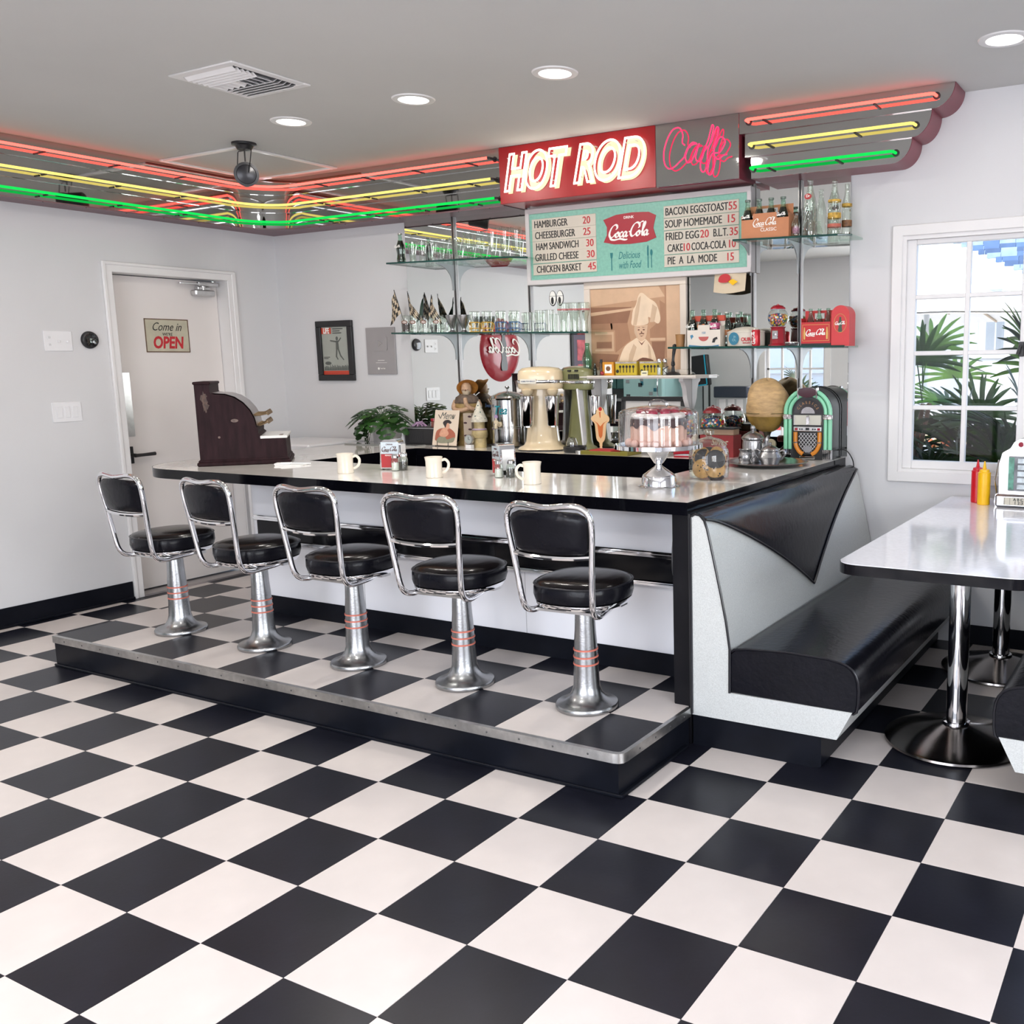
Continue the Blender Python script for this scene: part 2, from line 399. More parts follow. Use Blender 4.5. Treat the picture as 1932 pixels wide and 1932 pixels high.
dc = MB().box(-4.145, -4.085, 1.27, 1.42, 1.915, 1.955, b=.008).box(-4.14, -4.10, 1.30, 1.39, 1.955, 1.975, b=.003)
dc.cyl(.016, 0, .03, 14, M=T(-4.112, 1.345, 1.955)); dc.box(-4.10, -4.085, 1.16, 1.36, 1.985, 1.997, b=.002).box(-4.12, -4.09, 1.30, 1.45, 1.98, 2.006, b=.004)
dc.tube([(-4.11, 1.345, 1.97), (-4.11, 1.345, 1.99)], .01, 10); dc.v = [(x, y+.095, z+.012) for x, y, z in dc.v]; dc.build('door_closer', steel, door)
# ---- window in the back wall: casing, sash, muntins, panes
wf = MB(); X0, X1, Z0, Z1 = .452, 2.80, .820, 2.103
for a, c in ((X0, X0+.055), (X1-.055, X1)): wf.box(a, c, YB-.018, YB, Z0, Z1, b=.004)
wf.box(X0+.001, X1-.001, YB-.0175, YB, Z1-.055, Z1-.0005, b=.004).box(X0+.001, X1-.001, YB-.0175, YB, Z0+.0005, Z0+.055, b=.004).box(X0+.02, X0+.06, YB-.010, YB+.01, Z0+.02, Z1-.02).box(X0+.02, X1-.02, YB-.010, YB+.01, Z1-.06, Z1-.02).box(X0+.02, X1-.02, YB-.010, YB+.01, Z0+.02, Z0+.06)
wf.box(X0+.05, X0+.072, YB-.008, YB+.1, Z0+.05, Z1-.05).box(X1-.072, X1-.05, YB-.008, YB+.1, Z0+.05, Z1-.05)
wf.box(X0+.05, X1-.05, YB-.008, YB+.1, Z1-.072, Z1-.05).box(X0+.05, X1-.05, YB-.008, YB+.1, Z0+.05, Z0+.068)
win = struct(wf.build('window_1', white))
def sash(x0, x1, nm):
    b = MB(); y0, y1 = 2.005, 2.045; z0, z1 = .888, 2.031
    b.box(x0, x0+.048, y0, y1, z0, z1, b=.003).box(x1-.048, x1, y0, y1, z0, z1, b=.003).box(x0+.048, x1-.048, y0, y1, z1-.025, z1, b=.003).box(x0+.048, x1-.048, y0, y1, z0, z0+.042, b=.003)
    xm = (x0+x1)/2; b.box(xm-.012, xm+.012, y0+.004, y1-.004, z0+.03, z1-.02, b=.003)
    for z in (1.751, 1.473, 1.200): b.box(x0+.04, x1-.04, y0+.006, y1-.006, z-.011, z+.011, b=.003)
    o = b.build(nm, white, win)
    zs = [.93, 1.200, 1.473, 1.751, 2.006]
    for a, c in ((x0+.046, xm-.01), (xm+.01, x1-.046)):
        for k in range(4):
            MB().box(a, c, 2.022, 2.026, zs[k]+.0, zs[k+1]).build('pane', pane_m, o)
    return o
sash(.520, 1.125, 'sash'); sash(1.145, 1.75, 'sash'); sash(1.77, 2.375, 'sash')
MB().box(2.375, 2.75, 2.0, 2.04, .87, 2.05).build('side_panel', white, win)
lt = MB().box(1.075, 1.10, 1.985, 2.005, 1.45, 1.52, b=.003).tube([(1.088, 1.99, 1.5), (1.085, 1.96, 1.50), (1.075, 1.955, 1.46)], .007, 8); lt.build('window_latch', blackp, win)

# ---- ceiling things
def downlight(x, y, lab, watts=9):
    t = thing('downlight', lab, 'ceiling light', (x, y, ZC), 0, 'recessed ceiling downlights')
    MB().lathe([(.070, -.001), (.072, -.006), (.098, -.005), (.102, 0), (.075, .0), (.070, -.001)], 36, cap=False).build('trim_ring', white, t)
    MB().lathe([(.0001, -.004), (.069, -.004), (.071, -.001), (.0001, -.001)], 36, cap=False).build('lens', emis('downlight_glow', (1, .98, .94), 6), t)
    light('downlight_lamp', 'AREA', (0, 0, -.012), watts, (1, .95, .88), (0, 0, 0), .12, parent=t, shape='DISK')
downlight(-2.351, .738, 'round recessed downlight nearest the black spotlight'); downlight(-1.522, .745, 'middle of the three round downlights in a row')
downlight(-.704, .742, 'round downlight nearest the red neon sign'); downlight(1.08, 1.281, 'round downlight in the top right corner above the window', 3)
for k, (x, y) in enumerate(((-2.9, -1.3), (-.6, -1.3), (1.7, -1.3), (-2.9, -3.4), (-.6, -3.4), (1.7, -3.4), (-5.3, -3.6))):
    downlight(x, y, watts=(11, 10, 4, 11, 10, 4, 9)[k], lab='added downlight in the ceiling behind the camera, '+('left front', 'middle front', 'right front', 'left rear', 'middle rear', 'right rear', 'in the kitchen')[k])  # unseen lamps added to brighten the rear room, left wall and floor
v = thing('ceiling_vent', 'square white louvred air vent in the ceiling', 'vent', (-1.945, .125, ZC))
MB().box(-.205, .205, -.205, -.165, -.008, 0, b=.003).box(-.205, .205, .165, .205, -.008, 0, b=.003).box(-.205, -.165, -.165, .165, -.008, 0, b=.003).box(.165, .205, -.165, .165, -.008, 0, b=.003).build('frame', white, v)
MB().box(-.165, .165, -.165, .165, -.002, 0).build('backing', mat('vent_shadow', (.10, .10, .11), .8), v)
for k in range(5):
    MB().box(-.155, .155, -.012, .012, -.001, .001, M=T(0, -.155+k*.026, -.012) @ RX(-38)).build('slat', white, v)
    MB().box(-.155, .155, -.012, .012, -.001, .001, M=T(0, .052+k*.026, -.012) @ RX(38)).build('slat', white, v)
for k in range(8):
    s_ = -1 if k < 4 else 1
    MB().box(-.010, .010, -.038, .040, -.001, .001, M=T(-.14+k*.04, 0, -.012) @ RY(38*s_)).build('slat', white, v)
t = thing('attic_hatch', 'white trimmed square hatch in the ceiling corner above neon', 'hatch', (-3.40, 1.32, ZC))
for a in ((-.33, .33, -.36, -.325), (-.33, .33, .325, .36), (-.365, -.33, -.36, .36), (.33, .365, -.36, .36)):
    MB().box(*a, -.012, 0, b=.004).build('trim', white, t)
MB().box(-.33, .33, -.325, .325, -.004, 0).build('panel', ceilp, t)
t = thing('ceiling_spotlight', 'black spotlight hanging from the ceiling on a wire yoke', 'spotlight', (-2.969, .938, ZC), 0)
MB().lathe([(.066, 0), (.066, -.012), (.050, -.016), (.038, -.036), (.0001, -.036)], 28).build('canopy', blackp, t)
MB().tube([(0, 0, -.03), (0, 0, -.10)], .004, 8).tube([(-.050, -.02, -.115-.05), (-.056, 0, -.045), (-.05, 0, -.04), (.05, 0, -.04), (.056, 0, -.045), (.050, -.02, -.165)], .0028, 6).build('yoke', blackp, t)
Mh = T(0, 0, -.170) @ Vector((-4.8, 3.6, .75)).to_track_quat('Z', 'Y').to_matrix().to_4x4()
MB().lathe([(.0001, .115), (.050, .112), (.056, .105), (.060, .02), (.066, -.01), (.066, -.034), (.052, -.036), (.050, -.022), (.0001, -.008)], 30, M=Mh).build('lamp_head', blackp, t, label='black round lamp head')
MB().lathe([(.0001, -.020), (.048, -.022), (.050, -.026), (.025, -.032), (.0001, -.033)], 28, M=Mh @ T(0, 0, -.004)).build('lens', mat('dark_lens', (.02, .02, .024), .25, .3), t)

# ---- wall things on the left wall (frames turned so that local -Y looks into the room)
def platebox(name, lab, y, z, w_, h_, detail, cat='switch plate'):
    t = thing(name, lab, cat, (XL, y, z), 90)
    MB().box(-w_/2, w_/2, -.006, 0, -h_/2, h_/2, b=.002).build('plate', plast, t)
    if detail == 'mix':
        for q in (-.028, .028): MB().disc(-.05, q*.75, .015, .016, -.006, .002).build('outlet', plast, t)
        MB().box(-.054, -.053, -.0085, -.008, .014, .026).box(-.047, -.046, -.0085, -.008, .014, .026).box(-.054, -.053, -.0085, -.008, -.028, -.016).box(-.047, -.046, -.0085, -.008, -.028, -.016).build('slots', ink, t)
        for q in (0, .048): MB().box(q-.005, q+.005, -.018, -.006, -.010, .004, b=.002).build('toggle', plast, t)
    else:
        for q in (-.045, 0, .045): MB().box(q-.016, q+.016, -.009, -.006, -.033, .033, b=.002).build('rocker', plast, t)
    return t
platebox('switch_plate', 'white outlet and switch plate left of the round thermostat', .407, 1.613, .16, .115, 'mix')
platebox('switch_plate', 'white plate with three rocker switches low on left wall', .413, 1.20, .17, .115, 'rock')
t = thing('thermostat', 'black round thermostat on the left wall beside the door', 'thermostat', (XL, .590, 1.622), 90)
MB().lathe([(.050, 0), (.052, -.004), (.048, -.018), (.042, -.022), (.0001, -.022)], 32, M=RX(-90)).build('body', blackp, t)
MB().lathe([(.041, -.0225), (.036, -.0235), (.0001, -.0235)], 32, M=RX(-90)).build('face', mat('thermostat_face', (.01, .01, .012), .05, coat=.5), t)
t = thing('open_sign', 'cream tin sign reading Come in We are OPEN hung on door', 'sign', (-4.144, 1.170, 1.66), 90)
MB().box(-.155, .155, -.003, 0, -.108, .108, b=.001).build('panel', mat('aged_cream_tin', (.50, .47, .36), .45, var=.12, scale=10), t)
b = MB(); 
for q in ((-.155, .155, .102, .108), (-.155, .155, -.108, -.102), (-.155, -.149, -.102, .102), (.149, .155, -.102, .102)): b.box(q[0], q[1], -.0036, -.003, q[2], q[3])
b.build('rusty_rim', mat('rust_brown', (.12, .06, .035), .6, var=.3, scale=30), t)
b = MB().text('Come in', -.005, .055, .075, -.003, .8, shear=.45, bold=0).text("WE'RE", 0, .008, .028, -.003, .9, bold=.01); b.build('upper_lettering', ink, t)
MB().text('OPEN', 0, -.048, .105, -.003, .78, shear=.15, bold=.035).build('open_lettering', redi, t)
# red button sign seen in the mirror (left wall, outside the frame)
t = thing('button_sign', 'red round soda button sign with white script seen in mirror', 'sign', (XL, -.545, 1.585), 90)
MB().lathe([(.0001, -.045), (.12, -.043), (.22, -.033), (.285, -.012), (.30, 0), (.29, 0)], 48, M=RX(-90)).build('dish', redp, t)
bt = [(-.022, .15), (.022, .15), (.022, .10), (.04, .03), (.047, -.02), (.04, -.06), (.035, -.10), (.048, -.15), (.045, -.20), (.035, -.215), (-.035, -.215), (-.045, -.20), (-.048, -.15), (-.035, -.10), (-.04, -.06), (-.047, -.02), (-.04, .03), (-.022, .10)]
MB().poly([(x, z+.02) for x, z in bt], -.036, .012).build('bottle_emblem', mat('bottle_print', (.03, .03, .028), .3), t)
cola_word(MB(), 0, .03, .50, -.0495, w=.42, t=.002).build('script_lettering', whi, t)
t = thing('framed_picture', 'black framed red picture on left wall seen in the mirror', 'picture', (XL, -1.95, 1.50), 90)
MB().box(-.22, .22, -.02, 0, .26, .30).box(-.22, .22, -.02, 0, -.30, -.26).box(-.22, -.18, -.02, 0, -.26, .26).box(.18, .22, -.02, 0, -.26, .26).build('frame', blackp, t)
MB().box(-.18, .18, -.008, 0, -.26, .26).build('mat_board', mat('purple_grey_board', (.10, .08, .12), .6), t)
MB().box(-.10, .10, -.010, -.008, -.02, .2, b=.001).box(-.10, .10, -.010, -.008, -.22, -.06, b=.001).build('print', mat('red_print', (.45, .08, .10), .5, var=.5, scale=14), t)

# ---- things on the back wall
t = thing('magazine_frame', 'black framed magazine cover with red LIFE title on back wall', 'picture', (-3.49, YB, 1.555), 0)
b = MB()
for q in ((-.175, .175, .165, .207), (-.175, .175, -.207, -.165), (-.175, -.128, -.165, .165), (.128, .175, -.165, .165)): b.box(q[0], q[1], -.022, 0, q[2], q[3], b=.003)
b.build('frame', blackp, t)
MB().box(-.128, .128, -.008, 0, -.165, .165).build('mat_board', mat('pale_sage_paper', (.36, .38, .34), .6, var=.05), t)
MB().box(-.128, -.035, -.0095, -.008, .118, .160).build('title_block', mat('title_red', (.55, .06, .03), .5), t)
b = MB().text('LIFE', -.081, .138, .052, -.0096, .66, bold=.04); b.build('title_lettering', whi, t)
b = MB()
for k, (w1) in enumerate((.10, .07, .085)): b.box(-.02, -.02+w1, -.0092, -.008, .148-k*.014, .153-k*.014)
b.box(-.118, -.06, -.0092, -.008, -.045, -.041).box(-.118, -.075, -.0092, -.008, -.054, -.050); b.build('small_print', ink, t)
b = MB(); pg = mat('print_grey', (.10, .11, .10), .6)
b.disc(.018, .085, .011, .014, -.0083).poly([(.008, .07), (.03, .07), (.034, .01), (.004, .01)], -.0083)
b.poly([(.010, .068), (.006, .058), (-.045, .066), (-.05, .074), (-.044, .075)], -.0083).poly([(.005, .01), (.018, .01), (.010, -.04), (.022, -.058), (.016, -.062), (-.002, -.04)], -.0083).poly([(.02, .01), (.034, .01), (.05, -.03), (.078, -.062), (.072, -.066), (.042, -.038)], -.0083).poly([(.03, .068), (.034, .06), (.06, .085), (.056, .092)], -.0083)
for k in range(26):
    x = -.12+k*.0095; b.poly([(x, -.135), (x+.008, -.135), (x+.007, -.115+random.random()*.02), (x+.002, -.113+random.random()*.022)], -.0081)
b.disc(-.08, -.085, .03, .012, -.0081).build('printed_player', pg, t)
MB().box(-.128, .128, -.0095, -.008, -.165, -.138).build('footer_band', mat('title_red', (.55, .06, .03), .5), t)
t = thing('silver_plaque', 'silver award plaque with embossed play button on back wall', 'plaque', (-3.06, YB, 1.547), 0)
MB().box(-.132, .132, -.012, 0, -.157, .157, b=.002).build('plate', mat('satin_silver', (.36, .345, .35), .45, .3, var=.03), t)
def rrect(w_, h_, r, n=6):
    P = []
    for cx, cz, a0 in ((w_-r, h_-r, 0), (-w_+r, h_-r, 90), (-w_+r, -h_+r, 180), (w_-r, -h_+r, 270)):
        P += [(cx+r*math.cos(R(a0+90*k/n)), cz+r*math.sin(R(a0+90*k/n))) for k in range(n+1)]
    return P
MB().prism([(x, z+.05) for x, z in rrect(.066, .05, .018)], .012, .017, M=RX(90)).build('embossed_button', mat('satin_silver', (.36, .345, .35), .45, .3), t)
MB().poly([(-.014, .07), (-.014, .03), (.024, .05)], -.0172, .002).build('play_triangle', mat('mirror_silver', (.55, .55, .56), .15, .9), t)
MB().disc(-.026, -.118, .008, .008, -.0122).text('YouTube', .012, -.118, .014, -.0122, .9).box(-.03, .03, -.0126, -.012, -.065, -.062).box(-.05, .05, -.0126, -.012, -.08, -.078).build('lettering', whi, t)

# mirror wall
t = thing('mirror_wall', 'wall of tall mirror panels behind the glass shelves', 'mirror', (0, 0, 0), 0)
xs = [-2.79, -2.37, -1.79, -.31, -.04, .233]
for a, c in zip(xs, xs[1:]): MB().box(a+.0012, c-.0012, 1.9805, 1.9895, .94, 2.378, b=.0012).build('mirror_panel', mirror, t)
t = thing('shelf_standards', 'four slotted chrome shelf rails on the mirror', 'rail', (0, 0, 0), 0)
def std_(x):
    o = MB().box(x-.010, x-.0045, 1.966, 1.980, .94, 2.376).box(x+.0045, x+.010, 1.966, 1.980, .94, 2.376).build('rail', mat('rail_grey_steel', (.36, .35, .35), .3, .9, var=.05), t)
    MB().box(x-.0045, x+.0045, 1.975, 1.980, .94, 2.376).build('rail_groove', mat('groove_dark', (.05, .05, .05), .5), t)
for x in (-2.372, -1.79, -.305, -.036): std_(x)
def shelf(name, lab, x0, x1, z, slope, br, ch=None, y0=1.755):
    t = thing(name, lab, 'shelf', ((x0+x1)/2, 0, z)); t.rotation_euler = (0, math.atan(-slope), 0)
    h = (x1-x0)/2
    P = [(-h, 1.978), (-h, y0), (h if ch is None else h-ch, y0)]+([] if ch is None else [(h, y0+ch*.75)])+[(h, 1.978)]
    MB().prism(P, -.010, -.0005).build('glass_plate', shelfg, t)
    b = MB().box(-h, (h if ch is None else h-ch), y0-.0012, y0+.001, -.0102, -.0003).box(-h-.001, -h+.001, y0, 1.978, -.0102, -.0003)
    if ch: b.tube([(h-ch, y0, -.005), (h, y0+ch*.75, -.005)], .005, 6)
    b.build('polished_edge', shelfe, t)
    for x in br:
        lx = x-(x0+x1)/2; P = [(1.966, -.011), (1.80, -.011), (1.80, -.018)]+[(1.80+.145*math.sin(R(a)), -.018-.115*(1-math.cos(R(a)))) for a in range(15, 91, 15)]+[(1.945, -.17), (1.966, -.17)]
        MB().prism([(p[0], p[1]) for p in P], -.0035, .0035, M=T(lx, 0, 0) @ RY(90) @ RZ(90)).build('bracket', mat('grey_bracket', (.36, .38, .39), .35, .4), t)
    return lambda x, t_=0: z+slope*(x-(x0+x1)/2)
zUL = shelf('glass_shelf', 'upper left glass shelf holding clear soda glasses', -2.745, -1.685, 2.0825, -.021, (-2.372,), .09)
zLL = shelf('glass_shelf', 'lower left glass shelf holding root beer mugs', -2.735, -1.23, 1.641, -.0215, (-2.372, -1.79))
zUR = shelf('glass_shelf', 'upper right glass shelf with brown bottle carton', -.325, .300, 2.063, -.022, (-.305, -.036), .06)
zLR = shelf('glass_shelf', 'lower right glass shelf with gumball machine', -.715, .285, 1.523, -.010, (-.305, -.036))

# ================================================================ MARQUEE
XF, YF, RC = -3.83, 1.78, .30
def mpath(off, y_start=-2.45, x_end=-1.832, n=14):     # follows left wall, round corner, back wall; off = distance in front of face
    P = [(XF+off, y_start), (XF+off, 0), (XF+off, YF-RC)]
    cx, cy = XF+RC, YF-RC
    for k in range(1, n): a = R(180-90*k/n); P.append((cx+(RC-off)*math.cos(a), cy+(RC-off)*math.sin(a)))
    P += [(XF+RC, YF-off), (-2.6, YF-off), (x_end, YF-off)]
    return P
tiers = [(2.588, 2.692, 0), (2.474, 2.588, -.012), (2.372, 2.474, -.024)]
mq = thing('neon_marquee', 'long polished steel marquee with round corner carrying neon lines', 'marquee', (0, 0, 0), 0)
for z0, z1, off in tiers:
    P = mpath(off); V = []; F = []
    for x, y in P: V += [(x, y, z0), (x, y, z1-.004), (x-.0, y+.0, z1)]
    for i in range(len(P)-1): a = i*3; F += [(a, a+3, a+4, a+1), (a+1, a+4, a+5, a+2)]
    b = MB().add(V, F)
    Q = mpath(off-.012); V = []; F = []
    for (x, y), (u, v) in zip(P, Q): V += [(x, y, z0), (u, v, z0)]
    for i in range(len(P)-1): a = i*2; F.append((a, a+1, a+3, a+2))
    b.add(V, F); b.build('steel_face', marqm, mq)
b = MB(); P = mpath(-.020); n = len(P)
V = []; F = []
for i, (x, y) in enumerate(P):
    ux, uy = (XL, min(y, YB)) if i < 3 else ((x, YB) if i >= n-3 else (XL, YB))
    V += [(x, y, 2.371), (ux, uy, 2.371)]
for i in range(n-1): a = i*2; F.append((a, a+1, a+3, a+2))
b.add(V, F); Q = mpath(-.018); V = []
for x, y in Q: V += [(x, y, 2.366), (x, y, 2.374)]
b.add(V, [(i*2, i*2+2, i*2+3, i*2+1) for i in range(n-1)])
b.build('underside', mauve, mq)
b = MB()
for k in range(14):
    b.sph(.005, 8, 5, M=T(XF-.05, -1.6+k*.24, 2.370) @ S(1, 1, .4))
    if k < 7: b.sph(.005, 8, 5, M=T(-3.4+k*.24, YF+.05, 2.370) @ S(1, 1, .4))
b.build('screws', blackp, mq)
def neon(name, lab, z, off, x_end, m, y0=-2.4):
    t = thing(name, lab, 'neon tube', (0, 0, 0), 0, 'neon lines of the marquee')
    P = [(x, y, z) for x, y in mpath(off, y0, x_end)]
    MB().tube(P, .0075, 10).build('glass_tube', m, t)
    for y in [-1.8+.42*k for k in range(8)]: MB().box(XF-.003, XF+off, y-.004, y+.004, z-.014, z-.006).build('tube_clip', blackp, t)
    for x in [-3.3+.42*k for k in range(4)]: MB().box(x-.004, x+.004, YF-off, YF+.003, z-.014, z-.006).build('tube_clip', blackp, t)
    e = MB().lathe([(.0075, 0), (.016, .0), (.016, .03), (.0075, .03)], 14, M=T(x_end+.014, YF-.002, z) @ RX(-90)); e.tube([(x_end, YF-off, z), (x_end+.012, YF-off+.008, z), (x_end+.014, YF, z)], .0072, 8); e.build('electrode_socket', blackp, t)
neon('neon_tube', 'red neon line running along the top of the corner marquee', 2.632, .055, -1.880, n_red)
neon('neon_tube', 'yellow neon line along the middle of the corner marquee', 2.516, .045, -1.868, n_yel)
neon('neon_tube', 'green neon line along the bottom of the corner marquee', 2.408, .036, -1.852, n_grn)
# sign box
t = thing('sign_box', 'red sign box reading HOT ROD in white neon letters', 'sign', (0, 0, 0), 0)
MB().box(-1.832, -.786, 1.772, YB, 2.374, 2.691, b=.002).build('cabinet', mat('sign_red', (.36, .012, .016), .28, var=.05), t)
sz = dict(shear=.32, res=8)
b = MB().text('HOT', 0, 0, .285, 1.7705, .66, t=.002, bold=.035, fit=(-1.768, -1.318, 2.424, 2.640), **sz).text('ROD', 0, 0, .285, 1.7705, .66, t=.002, bold=.035, fit=(-1.286, -.834, 2.424, 2.640), **sz)
b.build('cream_lettering', mat('sign_cream', (.80, .66, .38), .4), t)
b = MB().text('HOT', 0, 0, .285, 1.750, .66, bold=.03, bevel=.0066, fit=(-1.784, -1.330, 2.430, 2.649), **sz).text('ROD', 0, 0, .285, 1.750, .66, bold=.03, bevel=.0066, fit=(-1.300, -.833, 2.430, 2.649), **sz)
b.build('neon_lettering', n_wht, t, label='white neon outlines of the letters')
for x in (-1.75, -1.66, -1.54, -1.44, -1.25, -1.15, -1.06, -.96, -.89):
    for z in (2.47, 2.62): MB().tube([(x, 1.772, z), (x, 1.747, z)], .003, 6).build('tube_standoff', mat('clear_standoff', (.5, .5, .45), .2), t)
# coffee script panel
t = thing('script_sign', 'steel sign panel with pink neon script Caffe beside red box', 'sign', (0, 0, 0), 0)
MB().box(-.785, -.299, 1.776, YB, 2.374, 2.691, b=.001).build('panel', [marqm], t)
MB().box(-.784, -.2985, 1.80, YB-.001, 2.371, 2.375).box(-.2995, -.297, 1.779, YB-.001, 2.372, 2.692).build('red_side', burg, t)
S1 = [(-0.592,2.562), (-0.607,2.579), (-0.603,2.614), (-0.617,2.646), (-0.638,2.654), (-0.667,2.643), (-0.697,2.601), (-0.718,2.537), (-0.713,2.481), (-0.688,2.454), (-0.656,2.460), (-0.626,2.481), (-0.598,2.502), (-0.590,2.520), (-0.572,2.551), (-0.547,2.570), (-0.523,2.562), (-0.547,2.560), (-0.572,2.545), (-0.589,2.507), (-0.580,2.475), (-0.555,2.480), (-0.534,2.511), (-0.509,2.562), (-0.529,2.501), (-0.520,2.475), (-0.495,2.483), (-0.478,2.528), (-0.456,2.574), (-0.440,2.625), (-0.433,2.643), (-0.425,2.632), (-0.437,2.583), (-0.460,2.515), (-0.461,2.455), (-0.479,2.421), (-0.493,2.421), (-0.502,2.441), (-0.499,2.480), (-0.478,2.522), (-0.443,2.554), (-0.425,2.594), (-0.408,2.628), (-0.398,2.623), (-0.405,2.585), (-0.426,2.529), (-0.419,2.469), (-0.430,2.416), (-0.447,2.400), (-0.459,2.413), (-0.454,2.457), (-0.433,2.503), (-0.395,2.504), (-0.371,2.528), (-0.360,2.554), (-0.379,2.579), (-0.401,2.567), (-0.422,2.528), (-0.422,2.490), (-0.398,2.472), (-0.374,2.487), (-0.350,2.491)]
MB().tube(smooth([(x, 1.744, z) for x, z in S1], 5), .0032, 8).build('neon_script', n_pnk, t, label='pink neon tube bent into the word Caffe')
# winged end piece with three rounded tiers
t = thing('wing_marquee', 'three-tier rounded steel marquee wing with red sides above window', 'marquee', (0, 0, 0), 0)
wt = [(-.297, .784, .680, 2.588, 2.692, 0), (-.270, .678, .587, 2.474, 2.588, .010), (-.240, .586, .492, 2.368, 2.474, .020)]
for x0, xt, xb, z0, z1, dy in wt:
    P = [(x0, z0), (xb, z0)]+[(xb+(xt-xb)*math.sin(R(a)), z1-(z1-z0)*math.cos(R(a)) if True else 0) for a in range(10, 91, 10)]+[(x0, z1)]
    MB().prism([(p[0], p[1]) for p in P], -(YB-.001), -(1.784+dy), M=RX(90)).build('tier_body', burg, t)
    MB().prism([(p[0]-(.002 if p[0] > 0 else -.0), p[1]) for p in P], -(1.784+dy), -(1.780+dy), M=RX(90)).build('tier_face', marqm, t)
for nm, m, x0, x1, z, dy in (('red neon tube on the top tier of the wing', n_red, -.244, .70, 2.641, 0), ('yellow neon tube on the middle tier of the wing', n_yel, -.232, .605, 2.526, .010), ('green neon tube on the lowest tier of the wing', n_grn, -.228, .510, 2.413, .020)):
    k = thing('neon_tube', nm, 'neon tube', (0, 1.78+dy, z), 0, 'short neon tubes of the wing')
    MB().tube([(x0, .0, 0), (x0+.003, -.042, 0), (x0+.014, -.052, 0), (x1-.014, -.052, 0), (x1-.003, -.042, 0), (x1, 0, 0)], .0072, 10).build('glass_tube', m, k)
    for x in (x0+.10, x1-.28): MB().box(x-.005, x+.005, -.052, 0, -.014, -.006).build('tube_clip', blackp, k)
    for x in (x0, x1): MB().lathe([(.008, 0), (.017, -.001), (.017, .002), (.008, .002)], 14, M=T(x, -.002, 0) @ RX(90)).build('electrode_socket', blackp, k)
# ================================================================ MENU BOARD
t = thing('menu_board', 'mint green soda menu board with black and red price letters', 'menu board', (-1.030, 1.93, 2.136), 0)
W_, H_ = .738, .222
b = MB()
for q in ((-W_, W_, H_-.030, H_), (-W_, W_, -H_, -H_+.030), (-W_, -W_+.026, -H_, H_), (W_-.026, W_, -H_, H_)): b.box(q[0], q[1], -.012, .048, q[2], q[3], b=.003)
b.build('white_frame', mat('frame_grey_white', (.60, .57, .57), .4), t)
MB().box(-W_+.02, W_-.02, 0, .04, -H_+.02, H_-.02).build('mint_panel', mat('mint_green_board', (.21, .46, .37), .35, var=.10, scale=60), t)
slotm = mat('letter_strip', (.58, .53, .45), .3, var=.03)
rows_l = [('HAMBURGER', -1.704, -1.467, '20', -1.359, -1.309, 2.266), ('CHEESEBURGER', -1.701, -1.416, '25', -1.358, -1.309, 2.202), ('HAM SANDWICH', -1.696, -1.394, '30', -1.339, -1.289, 2.137), ('GRILLED CHEESE', -1.705, -1.396, '30', -1.336, -1.284, 2.074), ('CHICKEN BASKET', -1.697, -1.377, '45', -1.331, -1.277, 2.005)]
rows_r = [(2.267, [('BACON EGGSTOAST', -.811, -.430, 0), ('55', -.426, -.379, 1)]), (2.201, [('SOUP HOMEMADE', -.815, -.467, 0), ('15', -.430, -.389, 1)]), (2.134, [('FRIED EGG', -.811, -.606, 0), ('20', -.597, -.546, 1), ('B.L.T.', -.517, -.432, 0), ('35', -.420, -.373, 1)]), (2.071, [('CAKE', -.801, -.706, 0), ('10', -.700, -.661, 1), ('COCA-COLA', -.651, -.442, 0), ('10', -.424, -.386, 1)]), (2.003, [('PIE  A  LA  MODE', -.801, -.497, 0), ('15', -.434, -.397, 1)])]
BX, BZ, hh = 1.030, 2.136, .0205
for k in range(5):
    q = rows_l[k]; z = q[6]-BZ; zr = rows_r[k][0]-BZ
    for x0, x1, zz in ((-.694, -.241, z), (.206, .664, zr)):
        MB().box(x0, x1, -.004, 0, zz-.0315, zz+.0315, b=.0015).box(x0, x1, -.006, -.004, zz-.033, zz-.029).build('letter_strip', slotm, t)
    for s_, x0, x1, c_, zz in [(q[0], q[1], q[2], 0, z), (q[3], q[4], q[5], 1, z)]+[(*w_, zr) for w_ in rows_r[k][1]]:
        wd = MB()
        for e_ in (-.0012, 0, .0012): wd.text(s_, 0, 0, .06, -.004, fit=(x0+BX+e_, x1+BX+e_, zz-hh, zz+hh))
        wd.build('price_digits' if c_ else 'dish_name', redi if c_ else ink, t)
P = [(-.215, .10), (-.12, .125), (0, .132), (.12, .125), (.170, .10), (.155, .045), (.150, .02), (.170, -.04), (.10, -.062), (-.02, -.068), (-.14, -.062), (-.215, -.045), (-.190, 0), (-.188, .05)]
MB().poly([(x*.90+.003, z*.86+.034) for x, z in P], 0, .003).build('fishtail_emblem', mat('emblem_red', (.36, .02, .035), .3), t)
b = MB(); cola_word(b, -.020, .048, .275, -.0031, w=.48).text('DRINK', -.020, .122, .020, -.0031, 1.1, bold=.02); b.build('white_script', whi, t)
b = MB().text('Delicious', 0, 0, .046, 0, .75, shear=.3, fit=(-.094, .049, -.104, -.064)).text('with Food', 0, 0, .046, 0, .75, shear=.3, fit=(-.090, .057, -.158, -.118))
tk = mat('teal_ink', (.01, .16, .17), .5)
b.build('teal_lettering', tk, t)
MB().box(-.144, -.138, -.001, 0, -.165, -.10).poly([(-.150, -.066), (-.132, -.066), (-.134, -.090), (-.138, -.10), (-.144, -.10), (-.148, -.090)], 0).build('fork_print', tk, t)
MB().box(.097, .103, -.001, 0, -.163, -.095).poly([(.095, -.095), (.105, -.095), (.105, -.045), (.100, -.037), (.095, -.05)], 0).build('knife_print', tk, t)
